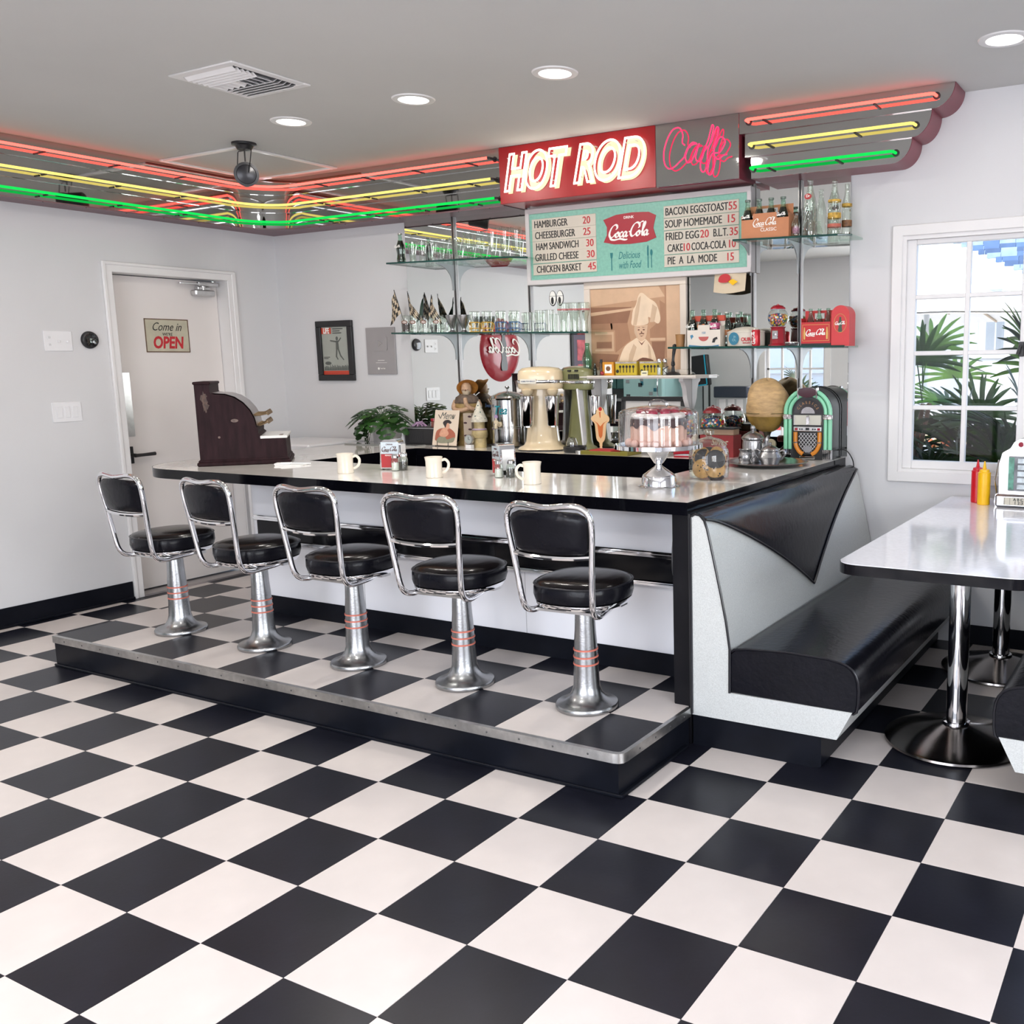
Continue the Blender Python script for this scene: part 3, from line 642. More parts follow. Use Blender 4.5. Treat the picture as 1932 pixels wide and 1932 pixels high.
MB().box(.120, .125, -.001, 0, -.163, -.09).disc(.1225, -.080, .008, .018, 0).build('spoon_print', tk, t)

# ================================================================ PLATFORM
PZ = .15
pf = thing('counter_platform', 'raised checkered step platform with black riser in front of counter', 'platform', (0, 0, 0))
MB().box(-3.042, .212, -.333, .456, 0, PZ-.004).box(-3.042, -2.63, .456, 1.0, 0, PZ-.004).box(-3.042, .212, -.335, -.333, .0, .115, b=0).build('riser', blackb, pf)
MB().box(-3.05, .222, -.345, -.335, 0, .012, b=.003).box(.212, .232, -.345, .14, 0, .012, b=.003).build('riser_foot', blackb, pf)
P = [(-3.05, -.340), (.190, -.340), (.212, -.335), (.226, -.322), (.230, -.30), (.230, .165)]
b = MB()
V = []; F = []
for x, y in P: V += [(x, y, .118), (x, y, PZ+.001), (x, y+.0, PZ+.0025)]
inn = [(-3.05, -.322), (.185, -.322), (.203, -.318), (.210, -.312), (.213, -.295), (.213, .165)]
n = len(P)
for x, y in inn: V.append((x, y, PZ+.0025))
for i in range(n-1):
    a = i*3; F += [(a, a+3, a+4, a+1), (a+1, a+4, a+5, a+2), (a+2, a+5, 3*n+i+1, 3*n+i)]
b.add(V, F); b.build('metal_edging', alub, pf)
b = MB()
for k in range(22): b.sph(.004, 8, 4, M=T(-2.95+k*.145, -.3405, .134) @ S(1, .4, 1))
for k in range(4): b.sph(.004, 8, 4, M=T(.2305, -.22+k*.11, .134) @ S(.4, 1, 1))
b.build('edging_nails', mat('nail_dark', (.1, .1, .1), .4, .6), pf)
ox, oy = -.0137, -.020
for i in range(-11, 2):
    for j in range(-2, 4):
        x0, x1, y0, y1 = max(ox+i*TL, -3.049), min(ox+(i+1)*TL, .214), max(oy+j*TL, -.323), min(oy+(j+1)*TL, 1.0 if ox+i*TL < -2.7 else .457)
        if x1-x0 > .01 and y1-y0 > .01: tile(i, j, x0, x1, y0, y1, PZ+.002, pf, (i+j) % 2 != 0)

# ================================================================ COUNTER
CZ = .935
ct = thing('lunch_counter', 'U-shaped lunch counter, marbled white top with black edge', 'counter', (0, 0, 0))
def arc(cx, cy, r, a0, a1, n=12): return [(cx+r*math.cos(R(a0+(a1-a0)*k/n)), cy+r*math.sin(R(a0+(a1-a0)*k/n))) for k in range(n+1)]
outer = arc(-2.80, .495, .33, 270, 180, 16)
top = outer[::-1][::-1]
P = [(.222, .168)]+[(-2.80, .165)]+outer[1:]+[(-3.13, 1.985), (.222, 1.985)]
hole = [(-2.44, .775), (-.262, .775), (-.262, 1.605), (-2.44, 1.605)]
def ring(b, P, z0, z1):
    # counter outline with the rectangular work space cut out, as four joined slabs
    b.prism([(-3.13, .775)]+[(-3.13, 1.985), (-2.44, 1.985), (-2.44, .775)][0:3], z0, z1)
b = MB()
front = [(.222, .165)]+[(-2.80, .165)]+outer[1:]+[(-3.13, .775), (.222, .775)]
b.prism(front, CZ-.006, CZ).prism([(-3.13, .775), (-2.44, .775), (-2.44, 1.605), (-3.13, 1.605)], CZ-.006, CZ).prism([(-.262, .775), (.222, .775), (.222, 1.605), (-.262, 1.605)], CZ-.006, CZ).prism([(-3.13, 1.605), (.222, 1.605), (.222, 1.979), (-3.13, 1.979)], CZ-.006, CZ)
b.build('countertop', lam, ct)
b = MB()
def strip(P, z0, z1, closed=False):
    V = []; F = []
    for x, y in P: V += [(x, y, z0), (x, y, z1)]
    n = len(P)
    for i in range(n if closed else n-1): j = (i+1) % n; F.append((i*2, j*2, j*2+1, i*2+1))
    return V, F
e = .0015
b.add(*strip([(.2235, 1.985), (.2235, .1635), (-2.80, .1635)]+[(x-.0015*(1 if x < -2.8 else 0), y-.0015) for x, y in outer[1:]]+[(-3.1315, 1.985)], CZ-.048, CZ+.0002))
b.add(*strip([(x, y) for x, y in ((-2.4385, .7765), (-.2635, .7765), (-.2635, 1.6035), (-2.4385, 1.6035))], CZ-.045, CZ+.0002, True))
b.prism(front, CZ-.047, CZ-.006).box(-3.13, -2.44, .775, 1.985, CZ-.047, CZ-.006).box(-.262, .222, .775, 1.985, CZ-.047, CZ-.006).box(-2.44, -.262, 1.605, 1.985, CZ-.047, CZ-.006)
b.build('black_edge_band', blk, ct)
YP = .462
b = MB(); oc = arc(-2.50, YP+.11, .11, 270, 180, 8)
b.add(*strip([(.16, YP), (-2.50, YP)]+oc[1:]+[(-2.61, 1.5)], .245, CZ-.045)); b.build('front_panel', pan, ct)
b = MB()
for x in (-.755, -1.75): b.box(x-.001, x+.001, YP-.0006, YP, .245, .535)
b.build('panel_seam', mat('seam_grey', (.30, .30, .32), .5), ct)
b = MB().add(*strip([(.16, YP-.006), (-2.50, YP-.006)], .548, .652)); b.build('black_band', blk, ct)
for z0, z1 in ((.648, .676), (.528, .552)):
    MB().box(-2.52, .16, YP-.014, YP-.001, z0, z1, b=.004).box(-2.52, .16, YP-.018, YP-.012, (z0+z1)/2-.003, (z0+z1)/2+.003, b=.001).build('chrome_strip', chrome, ct)
MB().add(*strip([(.16, YP-.004), (-2.46, YP-.004), (-2.46, 1.0)], PZ, .247)).build('kick_panel', blackb, ct)
MB().box(-2.62, -2.47, YP+.02, 1.4, .0, .25).build('end_base', pan, ct)
b = MB().box(.152, .222, .178, 1.97, 0.0, CZ-.047, b=.002).box(.152, .160, .178, .46, .155, CZ-.047)
b.build('end_panel', mat('satin_black_panel', (.006, .006, .008), .28, spec=.2, var=.2, scale=3), ct)
b = MB().tube(smooth([(.150, .26, .86), (.149, .20, .80), (.149, .19, .66), (.150, .26, .57)], 5), .006, 6); b.build('rubber_hose', blackp, ct)
b = MB().box(-2.44, -.262, .74, .775, .0, CZ-.047).box(-2.475, -2.44, .775, 1.605, .0, CZ-.047).box(-.262, -.22, .775, 1.605, 0, CZ-.047).box(-2.44, -.262, 1.605, 1.64, 0, CZ-.047)
b.build('inner_panels', blk, ct)
MB().box(-3.10, -2.62, .9, 1.98, .0, CZ-.047).build('left_cabinet', pan, ct)
b = MB().text('warm & cola', -1.05, .80, .05, 1.6045, .7, bold=0); b = MB()
b = MB().box(-3.85, -3.22, 1.45, 1.97, .0, .945, b=.012); tag(b.build('chest_cabinet', plast, None), 'white chest with rounded lid behind the counter by the wall', 'cabinet')

# ================================================================ STOOLS
def stool(x, rz, lab):
    t = thing('counter_stool', lab, 'stool', (x, .008, PZ+.002), rz, 'chrome and black counter stools')
    ped = MB().lathe([(.0001, .0), (.118, .0), (.121, .004), (.121, .014), (.117, .020), (.100, .024), (.085, .030), (.070, .042), (.058, .060), (.051, .085), (.047, .15), (.043, .26), (.040, .30), (.036, .40), (.034, .41), (.0001, .41)], 36).build('pedestal', alu, t)
    for k in range(3):
        z = .172+k*.028; r = .0470-.00055*k
        MB().lathe([(r-.004, z-.0035), (r+.0012, z-.003), (r+.0012, z+.003), (r-.004, z+.0035)], 32, cap=False).build('painted_ring', mat('coral_paint', (.60, .17, .12), .5), ped)
    def se(r, z, ry=None, n=40, ex=2.5):
        out = []
        for k in range(n):
            a = 2*math.pi*k/n; c, s_ = math.cos(a), math.sin(a)
            out.append((r*math.copysign(abs(c)**(2/ex), c), (ry or r)*math.copysign(abs(s_)**(2/ex), s_), z))
        return out
    def loft(L, cap=True):
        b = MB(); n = len(L[0]); V = [p for l in L for p in l]
        F = [(i*n+k, i*n+(k+1) % n, (i+1)*n+(k+1) % n, (i+1)*n+k) for i in range(len(L)-1) for k in range(n)]
        if cap: F += [tuple(range(n))[::-1], tuple((len(L)-1)*n+k for k in range(n))]
        return b.add(V, F)
    loft([se(.140, .408), se(.163, .412), se(.170, .424), se(.170, .430), se(.16, .432)]).build('seat_pan', chrome, t)
    loft([se(.160, .430), se(.172, .436), se(.177, .455), se(.176, .482), se(.172, .492)]).build('seat_side', vinylb, t)
    stop = loft([se(.172, .492), se(.165, .503), se(.14, .512), se(.10, .517), se(.03, .519)]).build('seat_top', mat('black_vinyl_seat', (.006, .0045, .005), .20, spec=.3, var=.2, scale=10, bump=.35, bscale=16, stretch=(1, .35, 1)), t)
    b = MB().tube([(x, y, .493) for x, y, z in se(.174, 0)], .0035, 6, closed=True); b.build('seat_piping', piping, stop)
    KX = .955
    DY = .045
    fr = [(.075, .11, .402), (.12, .0, .400), (.138, -.085, .398), (.145, -.135, .398), (.149, -.170, .412), (.153, -.190, .45), (.161, -.203, .54), (.170, -.214, .63), (.180, -.226, .72), (.175, -.233, .775), (.145, -.238, .802), (.095, -.245, .808), (0, -.252, .800)]
    fr = [(x*KX, y, z) for x, y, z in fr]
    P = smooth(fr+[(-x, y, z) for x, y, z in fr[::-1][1:]], 4)
    bfr = MB().tube(P, .0115, 10).build('back_frame', chrome, t)
    MB().tube(smooth([(-.162, -.213, .628), (-.09, -.224, .622), (0, -.229, .620), (.09, -.224, .622), (.162, -.213, .628)], 4), .0095, 8).build('cross_bar', chrome, bfr)
    MB().box(-.14, .14, -.13, -.08, .394, .404).box(-.14, .14, .03, .08, .394, .404).box(-.05, .05, -.08, .08, .396, .408).build('seat_mount', steel, t)
    # pad
    V = []; F = []; nx, nz = 16, 10
    for side in (0, 1):
        for i in range(nx+1):
            for k in range(nz+1):
                u = -1+2*i/nx; q = k/nz; z = .636+.152*q
                hw = (.145+.018*q)*(1-.0*q); 
                if q > .72: hw -= .045*((q-.72)/.28)**2.2
                if q < .12: hw -= .010*((.12-q)/.12)**2
                zz = z+(.006*(1-abs(u)**2) if q > .9 else 0)-(.004 if q > .9 else 0)
                edge = min(1, (1-abs(u))*5)*min(1, q*6)*min(1, (1-q)*6); bul = .007+.010*edge**.5
                yy = -.206-(z-.60)*.14-.024*(1-u*u)*.8
                V.append((u*hw, yy+(bul if side else -bul), zz))
    st = (nx+1)*(nz+1); g = lambda s_, i, k: s_*st+i*(nz+1)+k
    for i in range(nx):
        for k in range(nz): F += [(g(0, i, k), g(0, i+1, k), g(0, i+1, k+1), g(0, i, k+1)), (g(1, i, k), g(1, i, k+1), g(1, i+1, k+1), g(1, i+1, k))]
    for i in range(nx): F += [(g(0, i, 0), g(1, i, 0), g(1, i+1, 0), g(0, i+1, 0)), (g(0, i, nz), g(0, i+1, nz), g(1, i+1, nz), g(1, i, nz))]
    for k in range(nz): F += [(g(0, 0, k), g(0, 0, k+1), g(1, 0, k+1), g(1, 0, k)), (g(0, nx, k), g(1, nx, k), g(1, nx, k+1), g(0, nx, k+1))]
    MB().add(V, F).build('back_pad', vinylb, t)
    return t
st0 = stool(-2.552, -3, 'black and chrome counter stool farthest left, in front of the door')
for x, rz, lab in ((-1.938, -4, 'black and chrome counter stool second from the left end'), (-1.333, 0, 'middle counter stool of the five, black seat'), (-.732, 4, 'black and chrome counter stool second from the booth'), (-.135, 3, 'black and chrome counter stool nearest the booth')):
    dup(st0, (x, .008, PZ+.002), rz, lab)

# ================================================================ BOOTH
def booth(mir, lab):
    # mir(x) maps the left booth's x to this booth's x
    t = thing('booth_bench', lab, 'booth', (0, 0, 0))
    Y0, Y1 = .172, 1.972
    def X(P): return [(mir(p[0]), p[1]) for p in P]
    def ext(name, prof, y0, y1, m, lb=None, rim=.0):
        n = len(prof); b = MB(); V = []; secs = []
        ys = [y0, y0+rim*.3, y0+rim, y1-rim, y1] if rim else [y0, y1]
        cx = sum(p[0] for p in prof)/n; cz = sum(p[1] for p in prof)/n
        for q, y in enumerate(ys):
            s_ = (.965, .99, 1, 1, .98)[q] if rim else 1
            V += [(mir(cx+(p[0]-cx)*s_), y, cz+(p[1]-cz)*s_) for p in prof]
        F = [(i*n+k, i*n+(k+1) % n, (i+1)*n+(k+1) % n, (i+1)*n+k) for i in range(len(ys)-1) for k in range(n)]
        F += [tuple(range(n))[::-1], tuple((len(ys)-1)*n+k for k in range(n))]
        return b.add(V, F).build(name, m, t, label=lb, ang=30)
    ext('plinth', [(.228, 0), (.715, 0), (.735, .004), (.740, .01), (.740, .122), (.228, .122)], Y0+.012, Y1, blackb)
    ext('seat_rail', [(.226, .124), (.800, .124), (.855, .232), (.226, .232)], Y0, Y1, vinyls, 'silver vinyl rail under the seat')
    back = [(.232, .232), (.385, .232), (.386, .40), (.372, .50), (.352, .60), (.330, .70), (.312, .78), (.300, .84), (.288, .872), (.270, .890), (.250, .893), (.236, .885), (.230, .87)]
    bk = ext('backrest', back, Y0, Y1, vinyls, 'silver vinyl backrest')
    ext('back_board', [(.2235, .123), (.2325, .123), (.2325, .892), (.2235, .892)], Y0-.004, Y1, blackp)
    seat = [(.376, .236), (.858, .224), (.868, .232), (.873, .26), (.874, .31), (.871, .340), (.863, .364), (.850, .382), (.832, .394), (.808, .402), (.76, .409), (.60, .413), (.45, .404), (.40, .396), (.380, .38)]
    cu = ext('seat_cushion', seat, Y0+.004, Y1, vinylb, 'black vinyl seat cushion', rim=.03)
    b = MB(); b.tube([(mir(x), Y0+.012, z) for x, z in seat], .005, 6, closed=True); b.build('seat_piping', piping, cu)
    b = MB(); b.tube([(mir(x+(.002 if x > .3 else 0)), Y0, z) for x, z in back[1:-1]], .005, 6).tube([(mir(.232), Y0-.002, .13), (mir(.232), Y0-.002, .88)], .005, 6).tube([(mir(.289), y, .874) for y in (Y0, Y1)], .004, 6)
    b.build('back_piping', piping, bk)
    # black V: follows the front surface of the backrest
    prof = [(.240, .890), (.262, .8935), (.281, .883), (.296, .86), (.303, .835), (.315, .78), (.333, .70), (.355, .60), (.374, .50), (.3815, .45)]
    cum = [0]
    for a, c in zip(prof, prof[1:]): cum.append(cum[-1]+math.hypot(c[0]-a[0], c[1]-a[1]))
    def at(s_):
        s_ = max(0, min(s_, cum[-1]))
        for i in range(len(prof)-1):
            if s_ <= cum[i+1]+1e-9:
                q = (s_-cum[i])/(cum[i+1]-cum[i]); return (prof[i][0]+(prof[i+1][0]-prof[i][0])*q, prof[i][1]+(prof[i+1][1]-prof[i][1])*q)
    s0 = .052; yt = 1.07; L = cum[-1]-.01
    def depth(y):
        q = (y-(Y0+.01))/(yt-Y0-.01) if y < yt else (Y1-.01-y)/(Y1-.01-yt)
        return s0+(L-s0)*(max(q, 0)**1.12*.86+.14*max(q, 0)**3)
    V = []; F = []; NY, NS = 48, 10
    for i in range(NY+1):
        y = Y0+.006+(Y1-Y0-.01)*i/NY
        for k in range(NS+1):
            x, z = at(depth(y)*k/NS); e_ = .006 if 0 < k else .002
            V.append((mir(x+(.002 if k == NS else .006)), y, z+(.006 if k < 3 else .003 if k < 5 else 0)))
    for i in range(NY):
        for k in range(NS): a = i*(NS+1)+k; F.append((a, a+NS+1, a+NS+2, a+1))
    bi = MB().add(V, F).build('back_insert', mat('black_vinyl_insert', (.005, .005, .009), .22, spec=.35, var=.15, scale=8, bump=.2, bscale=40), t, label='black vinyl V-shaped insert')
    P = []
    for i in range(NY+1):
        y = Y0+.004+(Y1-Y0-.01)*i/NY; x, z = at(depth(y)); P.append((mir(x+.007), y, z))
    MB().tube(P, .0055, 6).build('insert_piping', piping, bi)
    return t
booth(lambda x: x, 'black and silver vinyl booth bench against the end of counter')
booth(lambda x: 2.20-x, 'black booth seat at the right edge, across the table')
# ================================================================ TABLE
t = thing('dining_table', 'white topped diner table with black edge between the booths', 'table', (1.11, 0, 0))
def tab(x0, x1, y0, y1, r): return arc(x0+r, y0+r, r, 270, 180, 8)+[(x0, y1), (x1, y1)]+arc(x1-r, y0+r, r, 360, 270, 8)
MB().prism(tab(-.325, .325, .165, 1.975, .075), .722, .758).build('edge_band', blk, t)
MB().prism(tab(-.3235, .3235, .1665, 1.975, .074), .757, .7605).build('table_top', lamt, t)
for y in (.665, 1.62):
    MB().lathe([(.0001, 0), (.262, 0), (.268, .006), (.266, .014), (.255, .018), (.19, .032), (.11, .052), (.055, .068), (.042, .071), (.0001, .071)], 48, M=T(0, y, 0)).build('pedestal_base', mat('dark_chrome', (.30, .28, .27), .16, 1, var=.1, scale=6), t)
    clm = MB().lathe([(.0385, .07), (.0385, .70), (.0001, .70)], 32, M=T(0, y, 0)).build('pedestal_column', chrome, t)
    MB().lathe([(.048, .068), (.052, .072), (.050, .080), (.040, .082)], 32, M=T(0, y, 0), cap=False).build('collar', chrome, clm)
    MB().box(-.20, .20, y-.03, y+.03, .70, .722).box(-.03, .03, y-.20, y+.20, .70, .722).build('top_bracket', blackp, t)
# table things
def squeeze(x, y, c, lab):
    t = thing('squeeze_bottle', lab, 'squeeze bottle', (x, y, .7605), 0, 'squeeze bottles on the table')
    MB().lathe([(.0001, 0), (.026, 0), (.029, .003), (.029, .135), (.028, .145), (.026, .147), (.0001, .147)], 24).build('bottle', c, t)
    MB().lathe([(.029, .145), (.029, .152), (.024, .156), (.022, .166), (.010, .170), (.008, .174), (.003, .205), (.0001, .206)], 24).build('nozzle_cap', c, t)
yel = mat('mustard_yellow_plastic', (.90, .50, .005), .35, var=.04); rdp = mat('ketchup_red_plastic', (.62, .010, .02), .3, var=.04)
squeeze(.942, 1.80, rdp, 'red ketchup squeeze bottle behind the yellow one'); squeeze(.985, 1.735, yel, 'yellow mustard squeeze bottle on the table')
t = thing('tabletop_jukebox', 'chrome tabletop jukebox selector beside the mustard bottle', 'jukebox', (1.172, 1.79, .7605), 0)
body = [(-.13, .0), (.13, .0), (.135, .02), (.130, .055), (.115, .062), (.118, .20), (.105, .25), (.07, .272), (.055, .30), (.03, .315), (-.03, .315), (-.055, .30), (-.07, .272), (-.105, .25), (-.118, .20), (-.115, .062), (-.130, .055), (-.135, .02)]
MB().prism(body, -.06, .08, M=RX(90)).build('chrome_body', mat('soft_nickel', (.42, .42, .44), .16, .95, var=.1, scale=14), t)
MB().box(-.125, .125, -.12, -.05, .0, .062, b=.01).build('button_console', mat('soft_nickel', (.42, .42, .44), .16, .95), t)
MB().box(-.075, .105, -.084, -.079, .075, .235, b=.002).build('title_window', mat('selector_black', (.02, .03, .04), .1, coat=.5), t)
for k in range(5):
    for q in (0, 1):
        x0 = -.035+q*.065; MB().box(x0, x0+.058, -.088, -.083, .084+k*.030, .106+k*.030, M=T(0, 0, 0), b=.001).box(x0+.006, x0+.05, -.0885, -.088, .092+k*.03, .0935+k*.03).build('title_card', mat('title_card_paper', (.55, .62, .66), .4, var=.3, scale=40), t)
MB().box(-.075, -.050, -.086, -.083, .080, .230).build('coin_strip', mat('green_label', (.10, .30, .22), .4, var=.5, scale=30), t)
MB().box(-.085, .11, -.1245, -.120, .014, .048, b=.001).build('key_panel', mat('ivory_keys', (.62, .58, .48), .4), t)
b = MB().text('A B C D E F G', .012, .040, .018, -.1247, 1.0, bold=.02).text('1 2 3 4 5 6 7', .012, .024, .018, -.1247, 1.08, bold=.02)
for k in range(9): b.box(-.082+k*.024, -.0808+k*.024, -.1248, -.1245, .016, .046)
b.build('key_lettering', ink, t)
for x in (-.025, .012): MB().lathe([(.012, 0), (.010, .006), (.0001, .009)], 18, M=T(x, -.081, .290) @ RX(90)).build('jewel', mat('ruby_jewel', (.30, .02, .04), .1, coat=.6), t)
MB().tube([(-.13, -.02, .03), (-.14, -.05, .12), (-.13, -.02, .21)], .004, 6).build('side_trim', chrome, t)

# ================================================================ COUNTER THINGS
por = mat('ivory_porcelain', (.76, .70, .60), .18, var=.02, coat=.3)
def mug(x, y, rz, lab, first=[None]):
    if first[0]: return dup(first[0], (x, y, CZ), rz, lab)
    t = thing('coffee_mug', lab, 'mug', (x, y, CZ), rz, 'diner mugs on the counter'); first[0] = t
    MB().lathe([(.0001, 0), (.036, 0), (.0385, .003), (.0375, .02), (.0365, .045), (.0370, .075), (.0400, .090), (.0415, .0945), (.0395, .0955), (.0360, .090), (.0325, .075), (.032, .02), (.0001, .012)], 36).build('cup', por, t)
    MB().tube(smooth([(.035, 0, .078), (.052, 0, .082), (.066, 0, .066), (.063, 0, .042), (.048, 0, .026), (.034, 0, .022)], 5), [.0065]*26, 8).build('handle', por, t)
    return t
mug(-1.760, .400, 38, 'ivory coffee mug nearest the cash register'); mug(-1.222, .425, 36, 'middle ivory coffee mug between the napkin holders'); mug(-.652, .405, 222, 'ivory coffee mug with its handle turned left')
def shaker(x, y, z, m_fill, lab, grp, s_=1, tall=.082):
    t = thing('shaker', lab, 'shaker', (x, y, z), 15, grp)
    MB().lathe([(.0001, 0), (.019*s_, 0), (.020*s_, .004), (.020*s_, tall*.62), (.016*s_, tall*.74), (.015*s_, tall*.78)], 12, cap=False).build('glass_body', dglass, t)
    MB().lathe([(.0001, .003), (.0175*s_, .003), (.0175*s_, tall*.48), (.0001, tall*.48)], 12).build('filling', m_fill, t)
    MB().lathe([(.016*s_, tall*.76), (.0175*s_, tall*.78), (.0175*s_, tall*.92), (.012*s_, tall), (.0001, tall*1.01)], 16).build('lid', chrome, t)
salt = mat('salt', (.82, .82, .80), .8); pep = mat('pepper', (.05, .045, .04), .8, var=.8, scale=300)
def napkin(x, y, rz, lab):
    t = thing('napkin_holder', lab, 'napkin holder', (x, y, CZ), rz, 'chrome napkin holders')
    d = .052; h = .150
    prof = [(-d, .006), (d, .006), (d+.003, .02), (d, .06), (d-.002, .12), (d-.012, .143), (d-.025, .150), (-d+.025, .150), (-d+.012, .143), (-d+.002, .12), (-d, .06), (-d-.003, .02)]
    MB().prism(prof, -.037, .037, M=RX(90) @ T(0, 0, 0)).build('case', chrome, t)
    for s_ in (-1, 1): MB().box(s_*.0535-.0012, s_*.0535+.0012, -.030, .030, .03, .125, b=.001).build('napkins', mat('paper_napkin', (.80, .80, .80), .7), t)
    # printed face toward the stools
    MB().box(-.046, .046, -.0390, -.037, .080, .138, b=.001).build('silver_label', mat('pale_blue_silver', (.55, .62, .66), .3, .3), t)
    MB().box(-.046, .040, -.0390, -.037, .012, .078, b=.001).build('red_label', mat('label_red', (.42, .015, .02), .3, var=.05), t)
    b = MB(); cola_word(b, 0, .103, .082, -.0391, w=.5); b.text('DRINK', 0, .126, .010, -.0391, 1.2, bold=.02); b.build('script_lettering', mat('brown_ink', (.10, .05, .05), .5), t)
    MB().text('REFRESHING', 0, .072, .008, -.0391, 1.1, bold=.02).build('small_lettering', whi, t)
    b = MB()
    for q in (-1, 1):
        for s_ in (-1, 1): b.cyl(.005, 0, .007, 8, M=T(q*.042, s_*.028, 0))
    b.build('feet', blackp, t)
napkin(-1.668, .625, 22, 'chrome napkin dispenser nearest the register, red label'); napkin(-.960, .605, -30, 'chrome napkin dispenser beside the mug with left handle')
shaker(-1.604, .572, CZ, salt, 'salt shaker in front of the left napkin holder', 'shakers by the left napkin holder'); shaker(-1.575, .600, CZ, pep, 'pepper shaker in front of the left napkin holder', 'shakers by the left napkin holder', 1.0, .09)
shaker(-.935, .535, CZ, salt, 'salt shaker in front of the right napkin holder', 'shakers by the right napkin holder'); shaker(-.887, .560, CZ, pep, 'pepper shaker in front of the right napkin holder', 'shakers by the right napkin holder')
# cash register
t = thing('cash_register', 'antique dark wood cash register on the rounded end of counter', 'cash register', (-2.735, .325, CZ), 47)
Lr = .430
side = [(0, .03), (Lr-.004, .03), (Lr-.006, .135), (.30, .135), (.298, .145), (.302, .155), (.290, .165), (.292, .185), (.282, .2), (.275, .24), (.256, .285), (.225, .325), (.185, .355), (.14, .371), (.095, .374), (.078, .378), (.072, .388), (.072, .425), (0, .425)]
MB().prism(side, -.40, 0, M=RX(90)).build('wooden_case', wood, t)
MB().box(-.015, Lr+.012, -.015, .40, 0, .022, b=.006).box(-.008, Lr+.004, -.008, .405, .018, .034, b=.006).build('base_moulding', wood, t)
MB().box(-.006, .078, -.006, .405, .425, .440, b=.004).build('top_moulding', wood, t)
P = side[8:16]
V = []; F = []
for x, z in P: V += [(x+.004, .012, z+.005), (x+.004, .39, z+.005)]
for i in range(len(P)-1): F.append((i*2, i*2+1, i*2+3, i*2+2))
MB().add(V, F).build('metal_hood', mat('nickel_plate', (.45, .42, .42), .3, .9, var=.1, scale=20), t)
for k in range(6):
    for q in range(2):
        y = .05+k*.06; MB().tube([(.255, y, .215+q*.045), (.30, y, .205+q*.055), (.335, y, .222+q*.045)], .006, 6).lathe([(.0001, 0), (.013, 0), (.013, .006), (.0001, .008)], 14, M=T(.335, y, .222+q*.045) @ RY(60)).build('key_lever', mat('tarnished_brass', (.20, .14, .08), .35, .8, var=.3, scale=30), t)
MB().box(.298, Lr+.002, -.002, .40, .136, .150, b=.002).build('marble_ledge', mat('white_marble', (.72, .71, .69), .25, var=.05), t)
b = MB().cyl(.010, .150, .152, 14, M=T(.40, .02, 0)).cyl(.010, .150, .152, 14, M=T(.40, .09, 0)); b.build('ledge_inlays', mat('brown_inlay', (.15, .10, .08), .5), t)
b = MB().poly([(.045+.026*math.cos(a)*(.35+.65*random.random()), .335+.060*math.sin(a)*(.45+.55*random.random())) for a in [k*.25 for k in range(25)]], -.0003, .0006); b.build('worn_patch', mat('worn_wood', (.060, .030, .020), .55, var=.7, scale=40, stretch=(3, 3, 1)), t)
MB().disc(.180, .235, .018, .009, -.0003, .0006).disc(.10, .150, .006, .006, -.0003, .001).build('screw_scars', mat('pale_scar', (.13, .085, .07), .5, var=.4, scale=60), t)
t = thing('folded_napkin', 'white folded paper napkin lying beside the cash register', 'napkin', (-2.36, .56, CZ), 25)
MB().box(-.05, .10, -.04, .03, 0, .004, b=.001).box(-.06, .02, -.03, .035, .004, .012, M=RZ(12), b=.003).build('paper', mat('paper_napkin', (.80, .80, .80), .7), t)
MB().tube([(-.02, -.03, .014), (.05, -.01, .010), (.12, .02, .005)], .004, 6).build('rolled_edge', mat('paper_napkin', (.8, .8, .8), .7), t)
# cake stand, cake, dome
t = thing('cake_stand', 'polished steel pedestal cake stand on the counter corner', 'cake stand', (-.107, .545, CZ))
MB().lathe([(.0001, 0), (.084, 0), (.086, .002), (.074, .006), (.071, .040), (.066, .050), (.020, .082), (.013, .090), (.013, .093), (.020, .098), (.056, .150), (.058, .158), (.0001, .158)], 40).build('pedestal', chrome, t)
MB().lathe([(.0001, .158), (.176, .158), (.184, .160), (.184, .176), (.180, .177), (.178, .168), (.0001, .168)], 56).build('plate', chrome, t)
Zc = CZ+.168
t = thing('cake', 'pink fluted cream cake with chocolate drip under the glass dome', 'cake', (-.105, .545, Zc))
V = []; F = []; n = 96
for z, f in ((0, 1), (.098, 1), (.104, .96)):
    for k in range(n): a = 2*math.pi*k/n; r = .114*f*(1+.035*math.cos(18*a)); V.append((r*math.cos(a), r*math.sin(a), z))
F = [(i*n+k, i*n+(k+1) % n, (i+1)*n+(k+1) % n, (i+1)*n+k) for i in range(2) for k in range(n)]+[tuple(2*n+k for k in range(n))]
MB().add(V, F).build('sponge', mat('pink_sponge', (.72, .46, .36), .7, var=.08, scale=30), t)
b = MB()
V = []
for z, f in ((.118, .90), (.114, 1.02), (.104, 1.04)):
    for k in range(n): a = 2*math.pi*k/n; r = .112*f; V.append((r*math.cos(a), r*math.sin(a), z))
for k in range(n): a = 2*math.pi*k/n; V.append((.1185*math.cos(a), .1185*math.sin(a), .094-.016*(.5+.5*math.sin(9*a))**2-.010*(.5+.5*math.sin(5*a+1))))
F = [(i*n+k, (i+1)*n+k, (i+1)*n+(k+1) % n, i*n+(k+1) % n) for i in range(3) for k in range(n)]+[tuple(k for k in range(n))]
b.add(V, F).build('chocolate_drip', mat('chocolate', (.07, .035, .035), .25, coat=.3), t)
